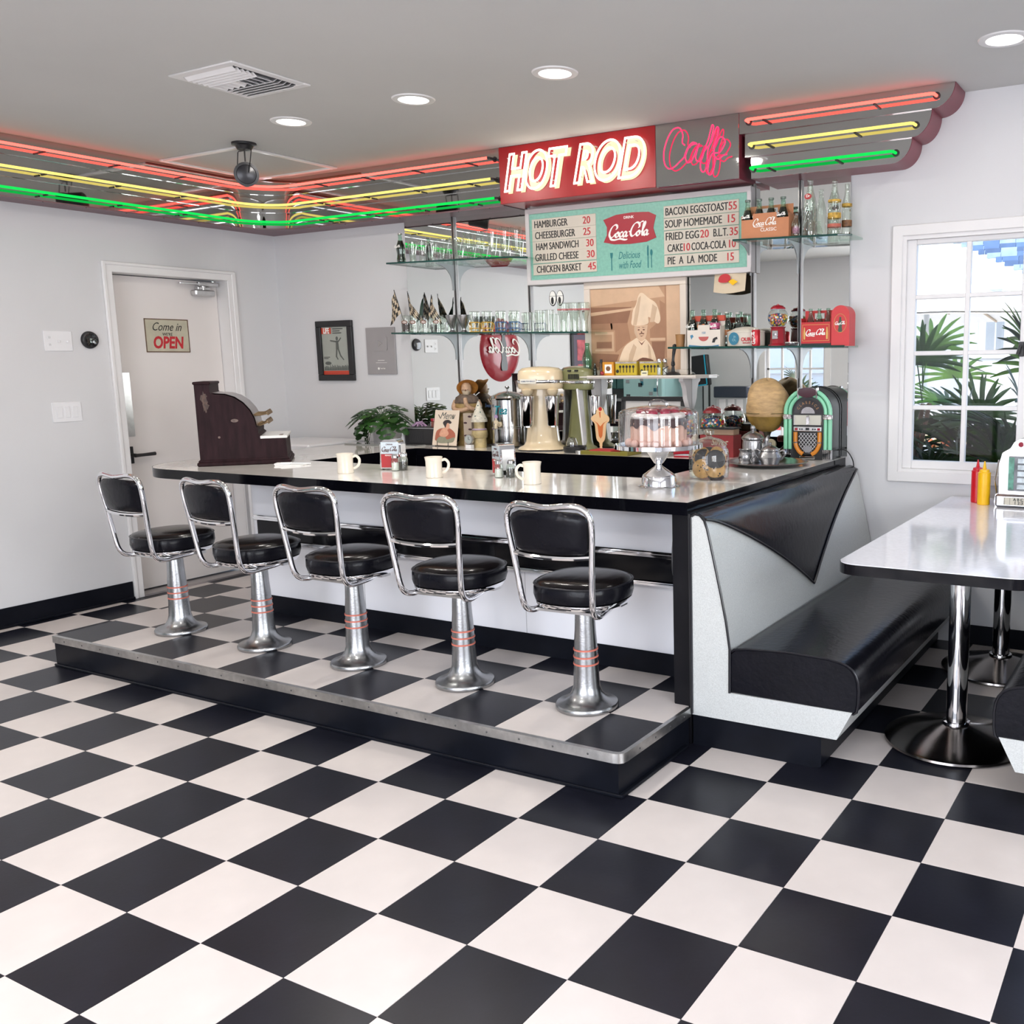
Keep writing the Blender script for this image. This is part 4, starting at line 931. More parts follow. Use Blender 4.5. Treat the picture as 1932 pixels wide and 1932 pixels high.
for k in range(9):
    a = 2*math.pi*k/9; x, y = .082*math.cos(a), .082*math.sin(a)
    MB().lathe([(.0001, -.004), (.026, .0), (.030, .010), (.025, .020), (.027, .024), (.016, .034), (.0001, .040)], 14, M=T(x, y, .116) @ S(1.15, 1.15, .62)).build('cream_swirl', mat('whipped_cream', (.85, .80, .76), .6, bump=.4, bscale=60), t)
    MB().lathe([(.0001, 0), (.016, .004), (.022, .014), (.016, .026), (.0001, .032)], 12, M=T(x*.9, y*.9, .130) @ RX(random.uniform(-35, 35)) @ RY(random.uniform(-35, 35))).build('strawberry', mat('strawberry_red', (.36, .008, .05), .3, var=.2, scale=80, coat=.3), t)
for k in range(16):
    a = 2*math.pi*k/16; MB().sph(.018, 12, 8, M=T(.124*math.cos(a), .124*math.sin(a), .014)).build('cream_pearl', mat('pink_cream', (.78, .50, .42), .6), t)
t = thing('cake_dome', 'clear fluted glass dome with a loop handle over cake', 'cake dome', (-.105, .545, Zc+.001))
V = []; F = []; n = 120
pr = [(.164, .0), (.164, .125), (.161, .139), (.150, .148), (.11, .158), (.05, .166), (.001, .168)]
for i, (r, z) in enumerate(pr):
    for k in range(n): a = 2*math.pi*k/n; q = r*(1+(.010*math.cos(24*a) if i < 3 else 0)); V.append((q*math.cos(a), q*math.sin(a), z))
F = [(i*n+k, i*n+(k+1) % n, (i+1)*n+(k+1) % n, (i+1)*n+k) for i in range(len(pr)-1) for k in range(n)]
MB().add(V, F).build('dome', thin_glass('dome_glass', (.93, .93, .94), .8, base=.07), t)
MB().tube(smooth([(-.040, 0, .166), (-.034, 0, .180), (0, 0, .186), (.034, 0, .180), (.040, 0, .166)], 5), .006, 8).build('loop_handle', thin_glass('handle_glass', (.75, .75, .78), .9, base=.2), t)
t = thing('cookie_jar', 'clear glass jar of cookies with a round glass lid', 'jar', (-.032, .865, CZ))
MB().lathe([(.0001, .004), (.070, .002), (.084, .008), (.088, .03), (.089, .10), (.085, .128), (.078, .136), (.076, .146)], 40, cap=False).build('jar_body', glass, t)
MB().lathe([(.080, .146), (.082, .150), (.074, .160), (.050, .174), (.020, .182), (.012, .186), (.014, .190), (.024, .198), (.024, .210), (.014, .218), (.0001, .220)], 36, cap=False).build('glass_lid', thin_glass('lid_glass', (.85, .9, .86), .9, base=.12), t)
ck = mat('cookie_dough', (.50, .27, .10), .8, var=.25, scale=40, bump=.5, bscale=80); ckd = mat('dark_cookie', (.030, .022, .026), .5, var=.3, scale=40)
def cookie(x, y, z, rx, rz, m, lab, chips=True, r=.044):
    t = thing('cookie', lab, 'cookie', (-.032+x, .865+y, CZ+z), 0, 'cookies in the glass jar'); t.rotation_euler = (R(rx), 0, R(rz))
    MB().lathe([(.0001, -.006), (r*.9, -.006), (r, -.002), (r*.95, .003), (r*.6, .006), (.0001, .007)], 24).build('biscuit', m, t)
    if chips:
        b = MB()
        for k in range(9): a = random.random()*6.28; q = r*.85*random.random()**.5; b.sph(.0035, 6, 4, M=T(q*math.cos(a), q*math.sin(a), .006))
        for k in range(9): a = random.random()*6.28; q = r*.85*random.random()**.5; b.sph(.0035, 6, 4, M=T(q*math.cos(a), q*math.sin(a), -.006))
        b.build('chocolate_chips', ckd, t)
fx, fy, gx, gy = .44, -.90, .90, .44       # toward the room, and to its right
def ck_at(f, g, z, rx, rz, m, lab, chips=True, r=.043): cookie(fx*f+gx*g, fy*f+gy*g, z, rx, rz, m, lab, chips, r)
ck_at(.048, -.030, .049, 86, 22, ck, 'round pale chip cookie standing at the front left of jar')
ck_at(.052, .028, .088, 80, 30, ckd, 'big dark chocolate cookie at the upper front of jar', False, .044)
ck_at(.056, .026, .050, 70, 30, ck, 'chip cookie leaning just below the dark one'); ck_at(.042, .030, .042, 70, 30, ck, 'second chip cookie behind the leaning one')
ck_at(.050, .030, .016, 25, 30, ckd, 'dark cookie lying at the bottom right of jar', False, .036)
ck_at(.020, -.034, .100, 70, 0, ck, 'chip cookie at the upper left inside the jar'); ck_at(.030, -.020, .092, 80, 35, ckd, 'dark cookie edge showing behind the pale one', False)
ck_at(.0, .040, .100, 72, 60, ck, 'chip cookie at the upper right inside the jar'); ck_at(-.02, -.03, .05, 80, 10, ck, 'chip cookie at the back left of the jar'); ck_at(-.02, .03, .05, 80, 40, ck, 'chip cookie at the back right of the jar'); ck_at(-.03, .0, .095, 80, 26, ckd, 'dark cookie at the very back of the jar', False)
# tray with pewter set
pew = mat('pewter', (.42, .42, .43), .26, 1, var=.15, scale=25)
TX, TY = -.01, 1.47
t = thing('serving_tray', 'round pewter tray carrying the teapot and sugar bowl', 'tray', (TX, TY, CZ))
MB().lathe([(.0001, .002), (.13, .002), (.15, .004), (.175, .014), (.200, .018), (.203, .020), (.200, .022), (.172, .018), (.148, .008), (.0001, .006)], 56).build('dish', pew, t)
zt = CZ+.006
t = thing('teapot', 'tall pewter teapot with domed lid on the tray', 'teapot', (TX-.100, TY+.055, zt)); t.scale = (1.16, 1.16, 1.14)
MB().lathe([(.0001, 0), (.048, 0), (.050, .006), (.046, .012), (.046, .09), (.044, .098), (.050, .104), (.050, .110), (.040, .122), (.018, .134), (.006, .138), (.006, .143), (.011, .150), (.009, .160), (.0001, .164)], 36).build('pot_body', pew, t)
MB().tube(smooth([(.044, 0, .05), (.062, -.004, .07), (.068, -.006, .105), (.080, -.008, .120)], 4), [.012]*5+[.010]*4+[.007]*4, 10).build('spout', pew, t)
MB().tube(smooth([(.040, -.01, .095), (.060, -.03, .085), (.058, -.035, .05), (.042, -.012, .03)], 4), .004, 8).build('handle', pew, t)
t = thing('creamer', 'small pewter creamer in front of the teapot', 'creamer', (TX-.098, TY-.045, zt))
MB().lathe([(.0001, 0), (.030, 0), (.033, .006), (.028, .016), (.034, .030), (.030, .050), (.026, .060), (.030, .072), (.033, .074), (.028, .070), (.024, .058), (.0001, .05)], 28).build('bowl', pew, t)
MB().tube(smooth([(.028, -.006, .062), (.052, -.012, .066), (.056, -.014, .044), (.036, -.012, .024), (.046, -.02, .008)], 5), .0035, 8).build('handle', pew, t)
t = thing('sugar_bowl', 'round pewter sugar bowl with two handles and lid', 'sugar bowl', (TX+.020, TY-.01, zt)); t.scale = (1.15, 1.15, 1.12)
MB().lathe([(.0001, 0), (.036, 0), (.040, .006), (.042, .014), (.050, .026), (.052, .034), (.044, .050), (.040, .056), (.042, .062), (.040, .066), (.026, .078), (.010, .084), (.006, .088), (.009, .096), (.0001, .100)], 32).build('bowl', pew, t)
for s_ in (-1, 1): MB().tube(smooth([(s_*.040, 0, .054), (s_*.060, 0, .064), (s_*.070, 0, .050), (s_*.058, 0, .030), (s_*.050, 0, .022)], 5), .004, 8).build('handle', pew, t)
# tabletop jukebox model on the counter
t = thing('model_jukebox', 'green arched model jukebox on the counter by the wall', 'jukebox', (.082, 1.800, CZ), 4); t.scale = (1.07, 1.0, 1.06)
def arch(w_, h_, n=14):
    r = w_; return [(-w_, 0), (w_, 0)]+[(r*math.cos(R(180*k/n)), h_-r*.92+r*.92*math.sin(R(180*k/n))) for k in range(n+1)]
MB().prism(arch(.118, .350), -.155, 0, M=RX(90)).build('cabinet', mat('jukebox_charcoal', (.016, .017, .020), .5, spec=.15, var=.2, scale=6), t)
MB().prism(arch(.121, .354), -.165, -.150, M=RX(90)).build('back_rim', mat('jukebox_charcoal', (.035, .037, .042), .25), t)
MB().prism(arch(.112, .344), 0, .006, M=RX(90)).build('front_panel', blackp, t)
for r, rad in ((.1105, .0105), (.0885, .0095)):
    P = [(-r, -.012, .052)]+[(-r, -.012, .21)]+[(r*math.cos(R(180-180*k/20)), -.012, .232+r*.98*math.sin(R(180-180*k/20))) for k in range(21)]+[(r, -.012, .21), (r, -.012, .052)]
    MB().tube(P, rad, 10).build('mint_tube', mint, t)
for s_ in (-1, 1):
    for r in (.1105, .0895):
        MB().box(s_*r-.0105, s_*r+.0105, -.026, 0, .198, .222, b=.003).box(s_*r-.011, s_*r+.011, -.028, 0, .206, .214, b=.002).build('chrome_collar', chrome, t)
        MB().box(s_*r-.010, s_*r-.006, -.028, 0, .004, .052).box(s_*r-.002, s_*r+.002, -.029, 0, .004, .052).box(s_*r+.006, s_*r+.010, -.028, 0, .004, .052).box(s_*r-.011, s_*r+.011, -.024, 0, .0, .006).build('chrome_foot', chrome, t)
MB().prism([(.048*math.cos(R(a)), .328+.030*math.sin(R(a))*.8) for a in range(0, 360, 15)], .006, .028, M=RX(90)).build('top_crest', mat('maroon_crest', (.05, .008, .018), .15, coat=.5), t)
for s_ in (-1, 1): MB().box(s_*.046-.004, s_*.046+.004, -.028, 0, .300, .350, M=T(0, 0, 0), b=.002).build('crest_clip', chrome, t)
fan = [(.070*math.cos(R(a)), .226+.070*math.sin(R(a))) for a in range(0, 181, 12)]
MB().prism(fan, .004, .010, M=RX(90)).build('title_fan', mat('fan_dark', (.05, .05, .055), .1, coat=.6), t)
b = MB()
for k, ch in enumerate('CLASSICS'): a = 152-k*17.7; b.text(ch, 0, 0, .018, 0, .9, bold=.02, M=T(.053*math.cos(R(a)), -.0102, .226+.053*math.sin(R(a))) @ RY(-(a-90)))
b.build('arched_lettering', mat('copper_ink', (.30, .16, .07), .4, .4), t)
MB().prism([(.035, .226)]+[(.034*math.cos(R(a)), .228+.030*math.sin(R(a))) for a in range(10, 171, 16)]+[(-.035, .226)], .010, .0112, M=RX(90)).build('inner_fan', mat('fan_silver', (.5, .5, .52), .2, .8), t)
MB().box(-.070, .070, -.012, -.004, .170, .218, b=.001).build('song_panel', mat('song_list_cream', (.58, .57, .50), .4, var=.06), t)
MB().box(-.008, .008, -.015, -.012, .172, .216, b=.001).box(-.070, -.066, -.0135, -.012, .170, .218).box(.066, .070, -.0135, -.012, .170, .218).build('dial', chrome, t)
MB().box(-.070, .070, -.016, -.004, .140, .162, b=.002).build('control_strip', steel, t)
MB().box(-.009, .009, -.018, -.014, .145, .157).build('display', blackp, t)
for s_ in (-1, 1):
    MB().box(s_*.056-.007, s_*.056+.007, -.019, -.015, .144, .156, b=.001).build('red_button', redp, t)
    MB().disc(s_*.038, .150, .004, .004, -.015, .003).disc(s_*.027, .150, .004, .004, -.015, .003).build('small_knobs', blackp, t)
amb = mat('amber_tube', (.62, .22, .02), .25, coat=.3, var=.05)
P = smooth([(-.060, -.014, .136), (-.060, -.014, .09), (-.056, -.014, .066), (-.040, -.014, .040), (-.022, -.014, .028)], 5)
for s_ in (-1, 1):
    MB().tube([(s_*p[0], p[1], p[2]) for p in P], .0105, 10).build('amber_tube', amb, t)
    MB().box(s_*.0595-.011, s_*.0595+.011, -.027, -.004, .083, .088, b=.001).build('tube_clip', chrome, t)
b = MB()
def inside(x, z): return .034 < z < .136 and abs(x) < .047*(1 if z > .075 else max(0, (z-.028)/.047)**.5)
for k in range(-9, 10):
    for s_ in (-1, 1):
        P = [(k*.017+s_*(z-.085)*.85, -.0095, z) for z in [.036+.005*q for q in range(20)]]
        P = [p for p in P if inside(p[0], p[2])]
        if len(P) > 1: b.tube([P[0], P[-1]], .0015, 4)
b.build('lattice_grille', mat('lattice_silver', (.62, .62, .64), .35, .2), t)
MB().disc(0, .052, .020, .017, -.009, .003).build('grille_badge', mat('badge_grey', (.30, .30, .32), .35, .3), t)
MB().poly([(-.028, .018), (.028, .018), (.010, .036), (-.010, .036)], -.006, .014).box(-.038, .038, -.022, 0, .004, .018, b=.002).build('chrome_plinth', chrome, t)
tag(MB().tube(smooth([(.16, 1.90, CZ+.035), (.235, 1.93, CZ+.045), (.27, 1.95, CZ), (.275, 1.965, CZ-.05), (.26, 1.975, CZ-.10)], 6), .003, 6).build('power_cord', blackp), 'thin black power cord curling from the jukebox over the counter', 'cord')

# ================================================================ SHELF THINGS
YS = 1.85
def bottle(x, y, z, h, lab, grp=None, glassm=None, fill=None, r=None, cat='bottle', band=None, cap=None, script=None, rz=0, prof=None):
    t = thing('glass_bottle', lab, cat, (x, y, z), rz, grp); r = r or h*.155
    P = prof or [(.82, 0), (.90, .02), (1.0, .08), (.97, .16), (.84, .26), (.86, .34), (1.0, .46), (1.0, .52), (.90, .60), (.62, .72), (.46, .80), (.40, .90), (.42, .93), (.46, .94), (.46, .98), (.40, 1.0)]
    pr_ = [(a*r, b_*h) for a, b_ in P]
    MB().lathe([(.0001, 0)]+pr_, 20, cap=False).build('bottle_glass', glassm or gglass, t)
    if fill:
        top = fill[1]*h; q = [(a*.93, b_) for a, b_ in pr_ if b_ < top]
        MB().lathe([(.0001, .003)]+q+[(q[-1][0]*.97, top), (.0001, top)], 20).build('drink', fill[0], t)
    if cap: MB().lathe([(r*.50, h*.955), (r*.52, h*.96), (r*.48, h*1.005), (.0001, h*1.01)], 16, cap=False).build('cap', cap, t)
    if script: cola_word(MB(), 0, h*script[0], r*1.7, -r*1.01, w=.8, t=.0012).build('script_lettering', script[1], t)
    if band:
        for (a, b_, m_) in band:
            rr = max(q[0] for q in pr_ if abs(q[1]-h*(a+b_)/2) < h*.12)*1.02 if any(abs(q[1]-h*(a+b_)/2) < h*.12 for q in pr_) else r
            MB().lathe([(rr, h*a), (rr, h*b_)], 20, cap=False).build('printed_band', m_, t)
    return t
bottle(-2.706, YS, zUL(-2.706), .187, 'full dark cola bottle at left end of the upper shelf', None, gglass, (cola, .76), .0285, cap=mat('cap_silver', (.5, .5, .48), .3, .7), script=(.56, whi))
def tumbler(x, y, z, prof, lab, grp, m=None, extra=None, n=20, name='soda_glass', flute=0):
    t = thing(name, lab, 'glass', (x, y, z), 0, grp)
    if flute:
        V = []; nn = 40
        for r, zz in prof:
            for k in range(nn): a = 2*math.pi*k/nn; q = r*(1+flute*math.cos(10*a)); V.append((q*math.cos(a), q*math.sin(a), zz))
        F = [(i*nn+k, i*nn+(k+1) % nn, (i+1)*nn+(k+1) % nn, (i+1)*nn+k) for i in range(len(prof)-1) for k in range(nn)]+[tuple(range(nn))[::-1]]
        MB().add(V, F).build('glass_bowl', m or dglass, t)
    else: MB().lathe([(.0001, 0)]+prof, n, cap=False).build('glass_bowl', m or dglass, t)
    r, zz = prof[-1]; MB().lathe([(r-.0008, zz-.001), (r+.0008, zz), (r-.0008, zz+.001)], n, cap=False).build('rim', thin_glass('glass_rim', (.8, .86, .8), 1, base=.35), t)
    r, zz = prof[0]; MB().lathe([(.0001, .001), (r*.93, .001), (r*.93, .007), (.0001, .009)], n).build('thick_base', thin_glass('glass_foot', (.72, .80, .74), .9, base=.25), t)
    return t
gf = 'clear glasses on the upper left shelf'
flare = [(.022, 0), (.022, .008), (.019, .03), (.022, .07), (.030, .105), (.031, .115), (.029, .131)]
for k, x in enumerate((-2.655, -2.605, -2.525, -2.442)):
    tumbler(x, YS+(.05 if k == 0 else 0), zUL(x), flare, ['partly hidden flared glass right behind the cola bottle', 'flared soda glass next to the dark cola bottle', 'second full flared soda glass on the upper left shelf', 'third flared glass just left of the wide sundae glasses'][k], gf)
tul = [(.026, 0), (.026, .006), (.008, .014), (.012, .030), (.022, .05), (.030, .09), (.040, .118), (.043, .124), (.041, .139)]
for x, l in ((-2.347, 'wide sundae glass just left of the shelf rail, upper left shelf'), (-2.245, 'wide sundae glass right of the shelf rail, upper shelf')): tumbler(x, YS, zUL(x), tul, l, gf, flute=.02)
gob = [(.026, 0), (.027, .008), (.012, .018), (.012, .026), (.028, .045), (.034, .08), (.033, .11), (.028, .135), (.031, .165)]
for x, l in ((-2.150, 'round goblet with narrow neck on the upper left shelf'), (-2.068, 'tall curved hurricane glass beside the round goblet')): tumbler(x, YS, zUL(x), gob, l, gf)
flt = [(.024, 0), (.026, .006), (.012, .014), (.016, .03), (.022, .06), (.028, .12), (.034, .155), (.034, .160), (.033, .177)]
for x, l in ((-1.965, 'left tall fluted milkshake glass, upper left shelf'), (-1.872, 'middle tall fluted milkshake glass, upper left shelf'), (-1.786, 'right tall fluted milkshake glass nearest the menu board')): tumbler(x, YS, zUL(x), flt, l, gf, flute=.05)
# mugs and glasses of the lower shelf
gl = 'glass mugs and tumblers on the lower left shelf'
for k, x in enumerate((-2.690, -2.620, -2.530, -2.425)):
    t = tumbler(x, YS, zLL(x), [(.034, 0), (.036, .006), (.036, .02), (.034, .035), (.034, .105), (.035, .108)], ['root beer mug with orange oval logo at far left, holding flags', 'second root beer mug with oval logo from the left', 'third root beer mug with oval logo from the left', 'fourth root beer mug, next to the metal cups'][k], gl, name='root_beer_mug')
    MB().tube(smooth([(.034, 0, .088), (.052, 0, .088), (.056, 0, .055), (.050, 0, .025), (.034, 0, .022)], 4), .004, 8).build('handle', dglass, t)
    P = [(.0200*math.cos(R(a)), .066+.0115*math.sin(R(a))) for a in range(0, 360, 20)]
    MB().poly(P, -.0350, .001, M=RZ(20)).build('oval_logo', mat('logo_brown', (.16, .05, .02), .4), t)
    MB().poly([(a*.72, .066+(c-.066)*.6) for a, c in P], -.0362, .0006, M=RZ(20)).build('oval_centre', whi, t)
    MB().text('A&W', 0, .066, .0105, -.0369, 1.1, bold=.03, M=RZ(20)).build('logo_lettering', mat('logo_brown', (.16, .05, .02), .4), t)
    if k == 0: MB().lathe([(.0001, .008), (.030, .008), (.032, .06), (.0001, .06)], 18).build('dark_filling', mat('dark_beads', (.05, .03, .03), .6, var=.8, scale=150), t)
for x, l in ((-2.308, 'left footed metal malt cup on the lower shelf'), (-2.215, 'right footed metal malt cup on the lower shelf')):
    t = thing('malt_cup', l, 'cup', (x, YS, zLL(x)), 0, 'metal malt cups')
    MB().lathe([(.0001, 0), (.026, 0), (.027, .003), (.014, .014), (.013, .022), (.018, .035), (.030, .062), (.040, .09), (.043, .107), (.040, .105)], 26, cap=False).build('cup', pew, t)
def holder(x, colm, l):
    t = tumbler(x, YS, zLL(x), [(.022, .0), (.024, .006), (.022, .03), (.028, .07), (.033, .105), (.032, .126)], l, gl)
    b = MB()
    for z in (.003, .024, .060): b.tube([(.034*math.cos(a), .034*math.sin(a), z) for a in [k*2*math.pi/16 for k in range(16)]], .0022, 6, closed=True)
    for k in range(8): a = k*math.pi/4; b.tube([(.034*math.cos(a), .034*math.sin(a), .003), (.034*math.cos(a), .034*math.sin(a), .060)], .0018, 5)
    b.tube([(.034, 0, .058), (.052, 0, .05), (.052, 0, .02), (.034, 0, .012)], .0022, 6); b.build('wire_holder', colm, t, label='coloured wire holder with a side handle')
    MB().text('7', 0, .095, .016, -.031, 1, bold=.02).build('white_mark', whi, t)
yw = mat('yellow_wire', (.70, .40, .02), .35); bw = mat('blue_wire', (.02, .12, .30), .35)
holder(-2.128, yw, 'left tumbler in a yellow wire holder'); holder(-2.030, yw, 'right tumbler in a yellow wire holder'); holder(-1.925, bw, 'left tumbler in a blue wire holder'); holder(-1.822, bw, 'right tumbler in a blue wire holder')
sm_ = [(.028, 0), (.029, .006), (.026, .04), (.030, .085), (.030, .115)]
for x, h, l in ((-1.712, .115, 'short clear tumbler right of the blue wire holders'), (-1.632, .125, 'clear tumbler in front of the shelf rail, lower left shelf'), (-1.560, .127, 'clear tumbler just left of the tall red-banded glasses')):
    tumbler(x, YS, zLL(x), [(r, z*h/.115) for r, z in sm_], l, gl, flute=.02)
for k, x in enumerate((-1.462, -1.385, -1.320)):
    t = tumbler(x, YS, zLL(x), [(.024, 0), (.025, .01), (.021, .04), (.026, .085), (.036, .12), (.036, .135), (.034, .166)], ['leftmost tall bell soda glass with a red print band', 'middle tall bell soda glass with a red print band', 'rightmost tall bell soda glass with a red band, by the photo'][k], gl)
    MB().lathe([(.0364, .124), (.0366, .132)], 20, cap=False).build('red_band', mat('faded_red_print', (.50, .16, .16), .5, var=.5, scale=120), t)
# checkered flags
def flag(x, z, w_, h_, lean, l, col='chk'):
    t = thing('checkered_flag', l, 'flag', (x, YS-.01, z), 0, 'small racing flags in the mugs')
    MB().tube([(0, 0, 0), (lean[0], 0, lean[1])], .0022, 6).build('stick', blackp, t)
    bl, wh = MB(), MB(); n = 6
    ax, az = lean
    for i in range(n):
        for k in range(n):
            def q(u, v_): # u down along stick, v away from it
                px_, pz_ = ax*(1-u*.62), az*(1-u*.62); return (px_+w_*v_*(.15+.85*u), -.004+.008*math.sin(v_*6+u*3), pz_-h_*v_*.55-.01*v_)
            V = [q(i/n, k/n), q((i+1)/n, k/n), q((i+1)/n, (k+1)/n), q(i/n, (k+1)/n)]
            (bl if (i+k) % 2 == 0 or col != 'chk' else wh).add(V+[(a, c+.0008, d) for a, c, d in V], [(0, 1, 2, 3), (7, 6, 5, 4)])
    bl.build('cloth_dark', mat('flag_black', (.015, .015, .014), .7) if col == 'chk' else mat('flag_green', (.01, .035, .02), .6), t)
    if wh.v: wh.build('cloth_light', mat('flag_cream', (.52, .42, .30), .7), t)
flag(-2.690, zLL(-2.69)+.03, -.10, .12, (-.085, .245), 'leftmost checkered flag hanging out over the shelf end')
flag(-2.640, zLL(-2.64)+.03, .13, .11, (-.020, .232), 'middle checkered flag standing in the second mug'); flag(-2.545, zLL(-2.54)+.03, -.06, .06, (.020, .205), 'dark green flag behind the third mug', 'grn'); flag(-2.505, zLL(-2.5)+.03, .11, .10, (.045, .205), 'rightmost checkered flag above the fourth mug')
# upper right shelf
kraft = mat('kraft_carton', (.50, .20, .09), .6, var=.06, scale=20)
def carton(x0, x1, y0, y1, z, h, hb, m, lab, notch=None, hole=True):
    t = thing('bottle_carton', lab, 'carton', ((x0+x1)/2, (y0+y1)/2, z), 0, None)
    w_ = (x1-x0)/2; d = (y1-y0)/2
    P = [(-w_, 0), (w_, 0), (w_, h)]+([(notch[1], h), (notch[1], h+notch[2]), (notch[0], h+notch[2]), (notch[0], h)] if notch else [])+[(-w_, h)]
    b = MB().poly(P, -d+.0015, .0015).box(-w_, w_, d-.0015, d, 0, h).box(-w_, -w_+.0015, -d, d, 0, h+.02).box(w_-.0015, w_, -d, d, 0, h+.02).box(-w_, w_, -d, d, 0, .0015)
    b.box(-w_, w_, -.001, .001, 0, hb*.75).box(-w_, -w_*.35, -.001, .001, hb*.75, hb).box(w_*.35, w_, -.001, .001, hb*.75, hb).box(-w_*.35, w_*.35, -.001, .001, hb*.92, hb)
    b.build('cardboard', m, t)
    return t, w_, d
gr = 'bottles in the brown carton'
zc = zUR(-.19)
t, w_, d = carton(-.284, -.023, 1.775, 1.905, zc, .095, .168, kraft, 'brown cardboard cola carton on the upper right shelf', (-.066, .064, .028))
b = cola_word(MB(), 0, .078, .135, -d-.0002, w=.36); b.text('CLASSIC', .02, .040, .024, -d, 1.0, bold=.0); b.build('white_print', whi, t)
for k, x in enumerate((-.262, -.198, -.132, -.066)):
    bottle(x, 1.808, zc+.002, .196, ['cola bottle at the left end of the brown carton', 'second cola bottle in the brown carton', 'third cola bottle in the brown carton', 'cola bottle at the right end of the brown carton'][k], gr, gglass, (cola, .74), .029, script=(.56, whi), cap=mat('cap_green_grey', (.16, .2, .17), .4, .5))
bottle(.002, 1.81, zUR(-.012), .118, 'small clear bottle with pink print beside the brown carton', None, dglass, None, .021, band=[(.15, .42, mat('pink_print', (.42, .22, .30), .5, var=.6, scale=90))])
tallp = [(.95, 0), (1.0, .02), (1.0, .10), (.97, .50), (.94, .58), (.76, .68), (.52, .78), (.40, .88), (.37, .93), (.44, .945), (.44, .98), (.38, 1.0)]
t = bottle(.081, 1.80, zUR(.062), .272, 'tall clear bottle with swirled ribs and a red oval logo', None, dglass, None, .034, prof=tallp)
b = MB()
for k in range(18):
    P = [(.0345*math.cos(a0), .0345*math.sin(a0), z) for a0, z in [(k*math.pi/9+q*.16, .02+q*.013) for q in range(10)]]; b.tube(P, .0009, 4)
b.build('swirl_ribs', thin_glass('rib_glass', (.6, .66, .6), 1, base=.4), t)
MB().disc(-.002, .188, .019, .014, -.026, .0015).build('red_oval', mat('logo_red', (.42, .03, .03), .4), t); MB().text('Dr', -.002, .190, .018, -.0272, 1, bold=.02).build('oval_lettering', whi, t)
bottle(.045, 1.90, zUR(.03), .266, 'tall clear bottle half hidden behind the swirled one', None, dglass, None, .030, prof=tallp)
gp = mat('gold_print', (.50, .30, .04), .4, var=.5, scale=60)
bottle(.205, 1.81, zUR(.186), .262, 'tall clear bottle with gold and red labels at shelf end', None, dglass, None, .033, prof=tallp, band=[(.30, .40, gp), (.60, .64, gp), (.14, .20, mat('faint_red_print', (.48, .12, .08), .5))])
bottle(.249, 1.87, zUR(.246), .250, 'slimmer clear bottle with brown labels at the mirror edge', None, dglass, None, .026, prof=tallp, band=[(.18, .30, mat('brown_print', (.18, .08, .03), .5, var=.5, scale=90)), (.56, .62, gp)])
# lower right shelf
z0 = zLR(-.5)
t = thing('paper_cup', 'small tan paper cup at the left end of lower right shelf', 'cup', (-.672, 1.82, z0)); MB().lathe([(.0001, 0), (.022, 0), (.027, .068), (.0255, .068)], 20, cap=False).build('cup', mat('tan_paper', (.34, .17, .06), .6, var=.1), t); MB().tube([(.027*math.cos(a), .027*math.sin(a), .068) for a in [k*math.pi/10 for k in range(20)]], .0015, 5, closed=True).build('rolled_rim', mat('tan_paper', (.34, .17, .06), .6), t)
t, w_, d = carton(-.606, -.408, 1.775, 1.90, z0, .088, .150, mat('white_carton', (.66, .60, .53), .5, var=.03), 'white cola carton printed with a smile on lower right shelf', (-.034, .036, .026))
P = [(.030*math.cos(R(a)), .052+.024*math.sin(R(a))) for a in range(180, 361, 15)]
MB().poly(P, -d-.0002, .0006).build('smile_print', mat('smile_red', (.45, .10, .09), .5), t)
MB().text('100', 0, .072, .018, -d-.0002, .9, bold=.0).poly([(-.088, .01), (-.04, .006), (-.01, .003), (.05, .003), (.09, .008), (.09, .0), (-.09, .0)], -d-.0002).poly([(-.080, .06), (-.066, .064), (-.06, .052), (-.068, .048), (-.072, .038), (-.078, .05)], -d-.0002).build('blue_print', mat('print_blue', (.05, .20, .34), .5), t)
MB().poly([(.05, .02), (.056, .04), (.066, .046), (.080, .05), (.084, .038), (.072, .036), (.066, .02)], -d-.0002).build('black_print', ink, t)
MB().box(-w_+.0, w_, -.012, .012, .135, .165, b=.003).build('red_handle', mat('carton_red', (.50, .07, .04), .5), t)
for k, (x, m_) in enumerate(((-.592, whi), (-.525, mat('orange_print', (.5, .14, .03), .5)), (-.458, mat('pink_label', (.50, .10, .22), .5)))):
    t = bottle(x, 1.812, z0+.002, .194, ['cola bottle with white script in the smiling white carton', 'middle cola bottle in the smiling white carton', 'cola bottle with a pink label in the white carton'][k], 'bottles in the white carton', gglass, (cola, .74), .029, script=(.56, m_) if k != 2 else (.55, whi), band=[(.47, .63, m_)] if k == 2 else None)
bottle(-.408, 1.86, z0, .182, 'dark bottle with an orange label behind the white carton', None, gglass, (cola, .74), .029, band=[(.32, .48, mat('amber_label', (.28, .10, .02), .5))], cap=mat('cap_silver', (.5, .5, .48), .3, .7)); bottle(-.362, 1.90, z0, .178, 'dark capped bottle behind the round white carton', None, gglass, (cola, .66), .027, cap=mat('cap_silver', (.5, .5, .48), .3, .7))
t = thing('burger_box', 'round white takeaway box with a blue circular label', 'box', (-.285, 1.835, zLR(-.28)))
MB().lathe([(.0001, 0), (.100, 0), (.105, .004), (.105, .070), (.108, .072), (.106, .076), (.06, .096), (.02, .102), (.0001, .102)], 40, M=S(1, .62, 1)).build('box_body', mat('box_white', (.62, .58, .50), .55, var=.04), t)
MB().poly([(.031*math.cos(R(a)), .040+.033*math.sin(R(a))) for a in range(0, 360, 15)], -.0655, .0012, M=T(-.035, 0, 0) @ RZ(-6)).build('blue_label', mat('label_blue', (.03, .18, .28), .45), t)
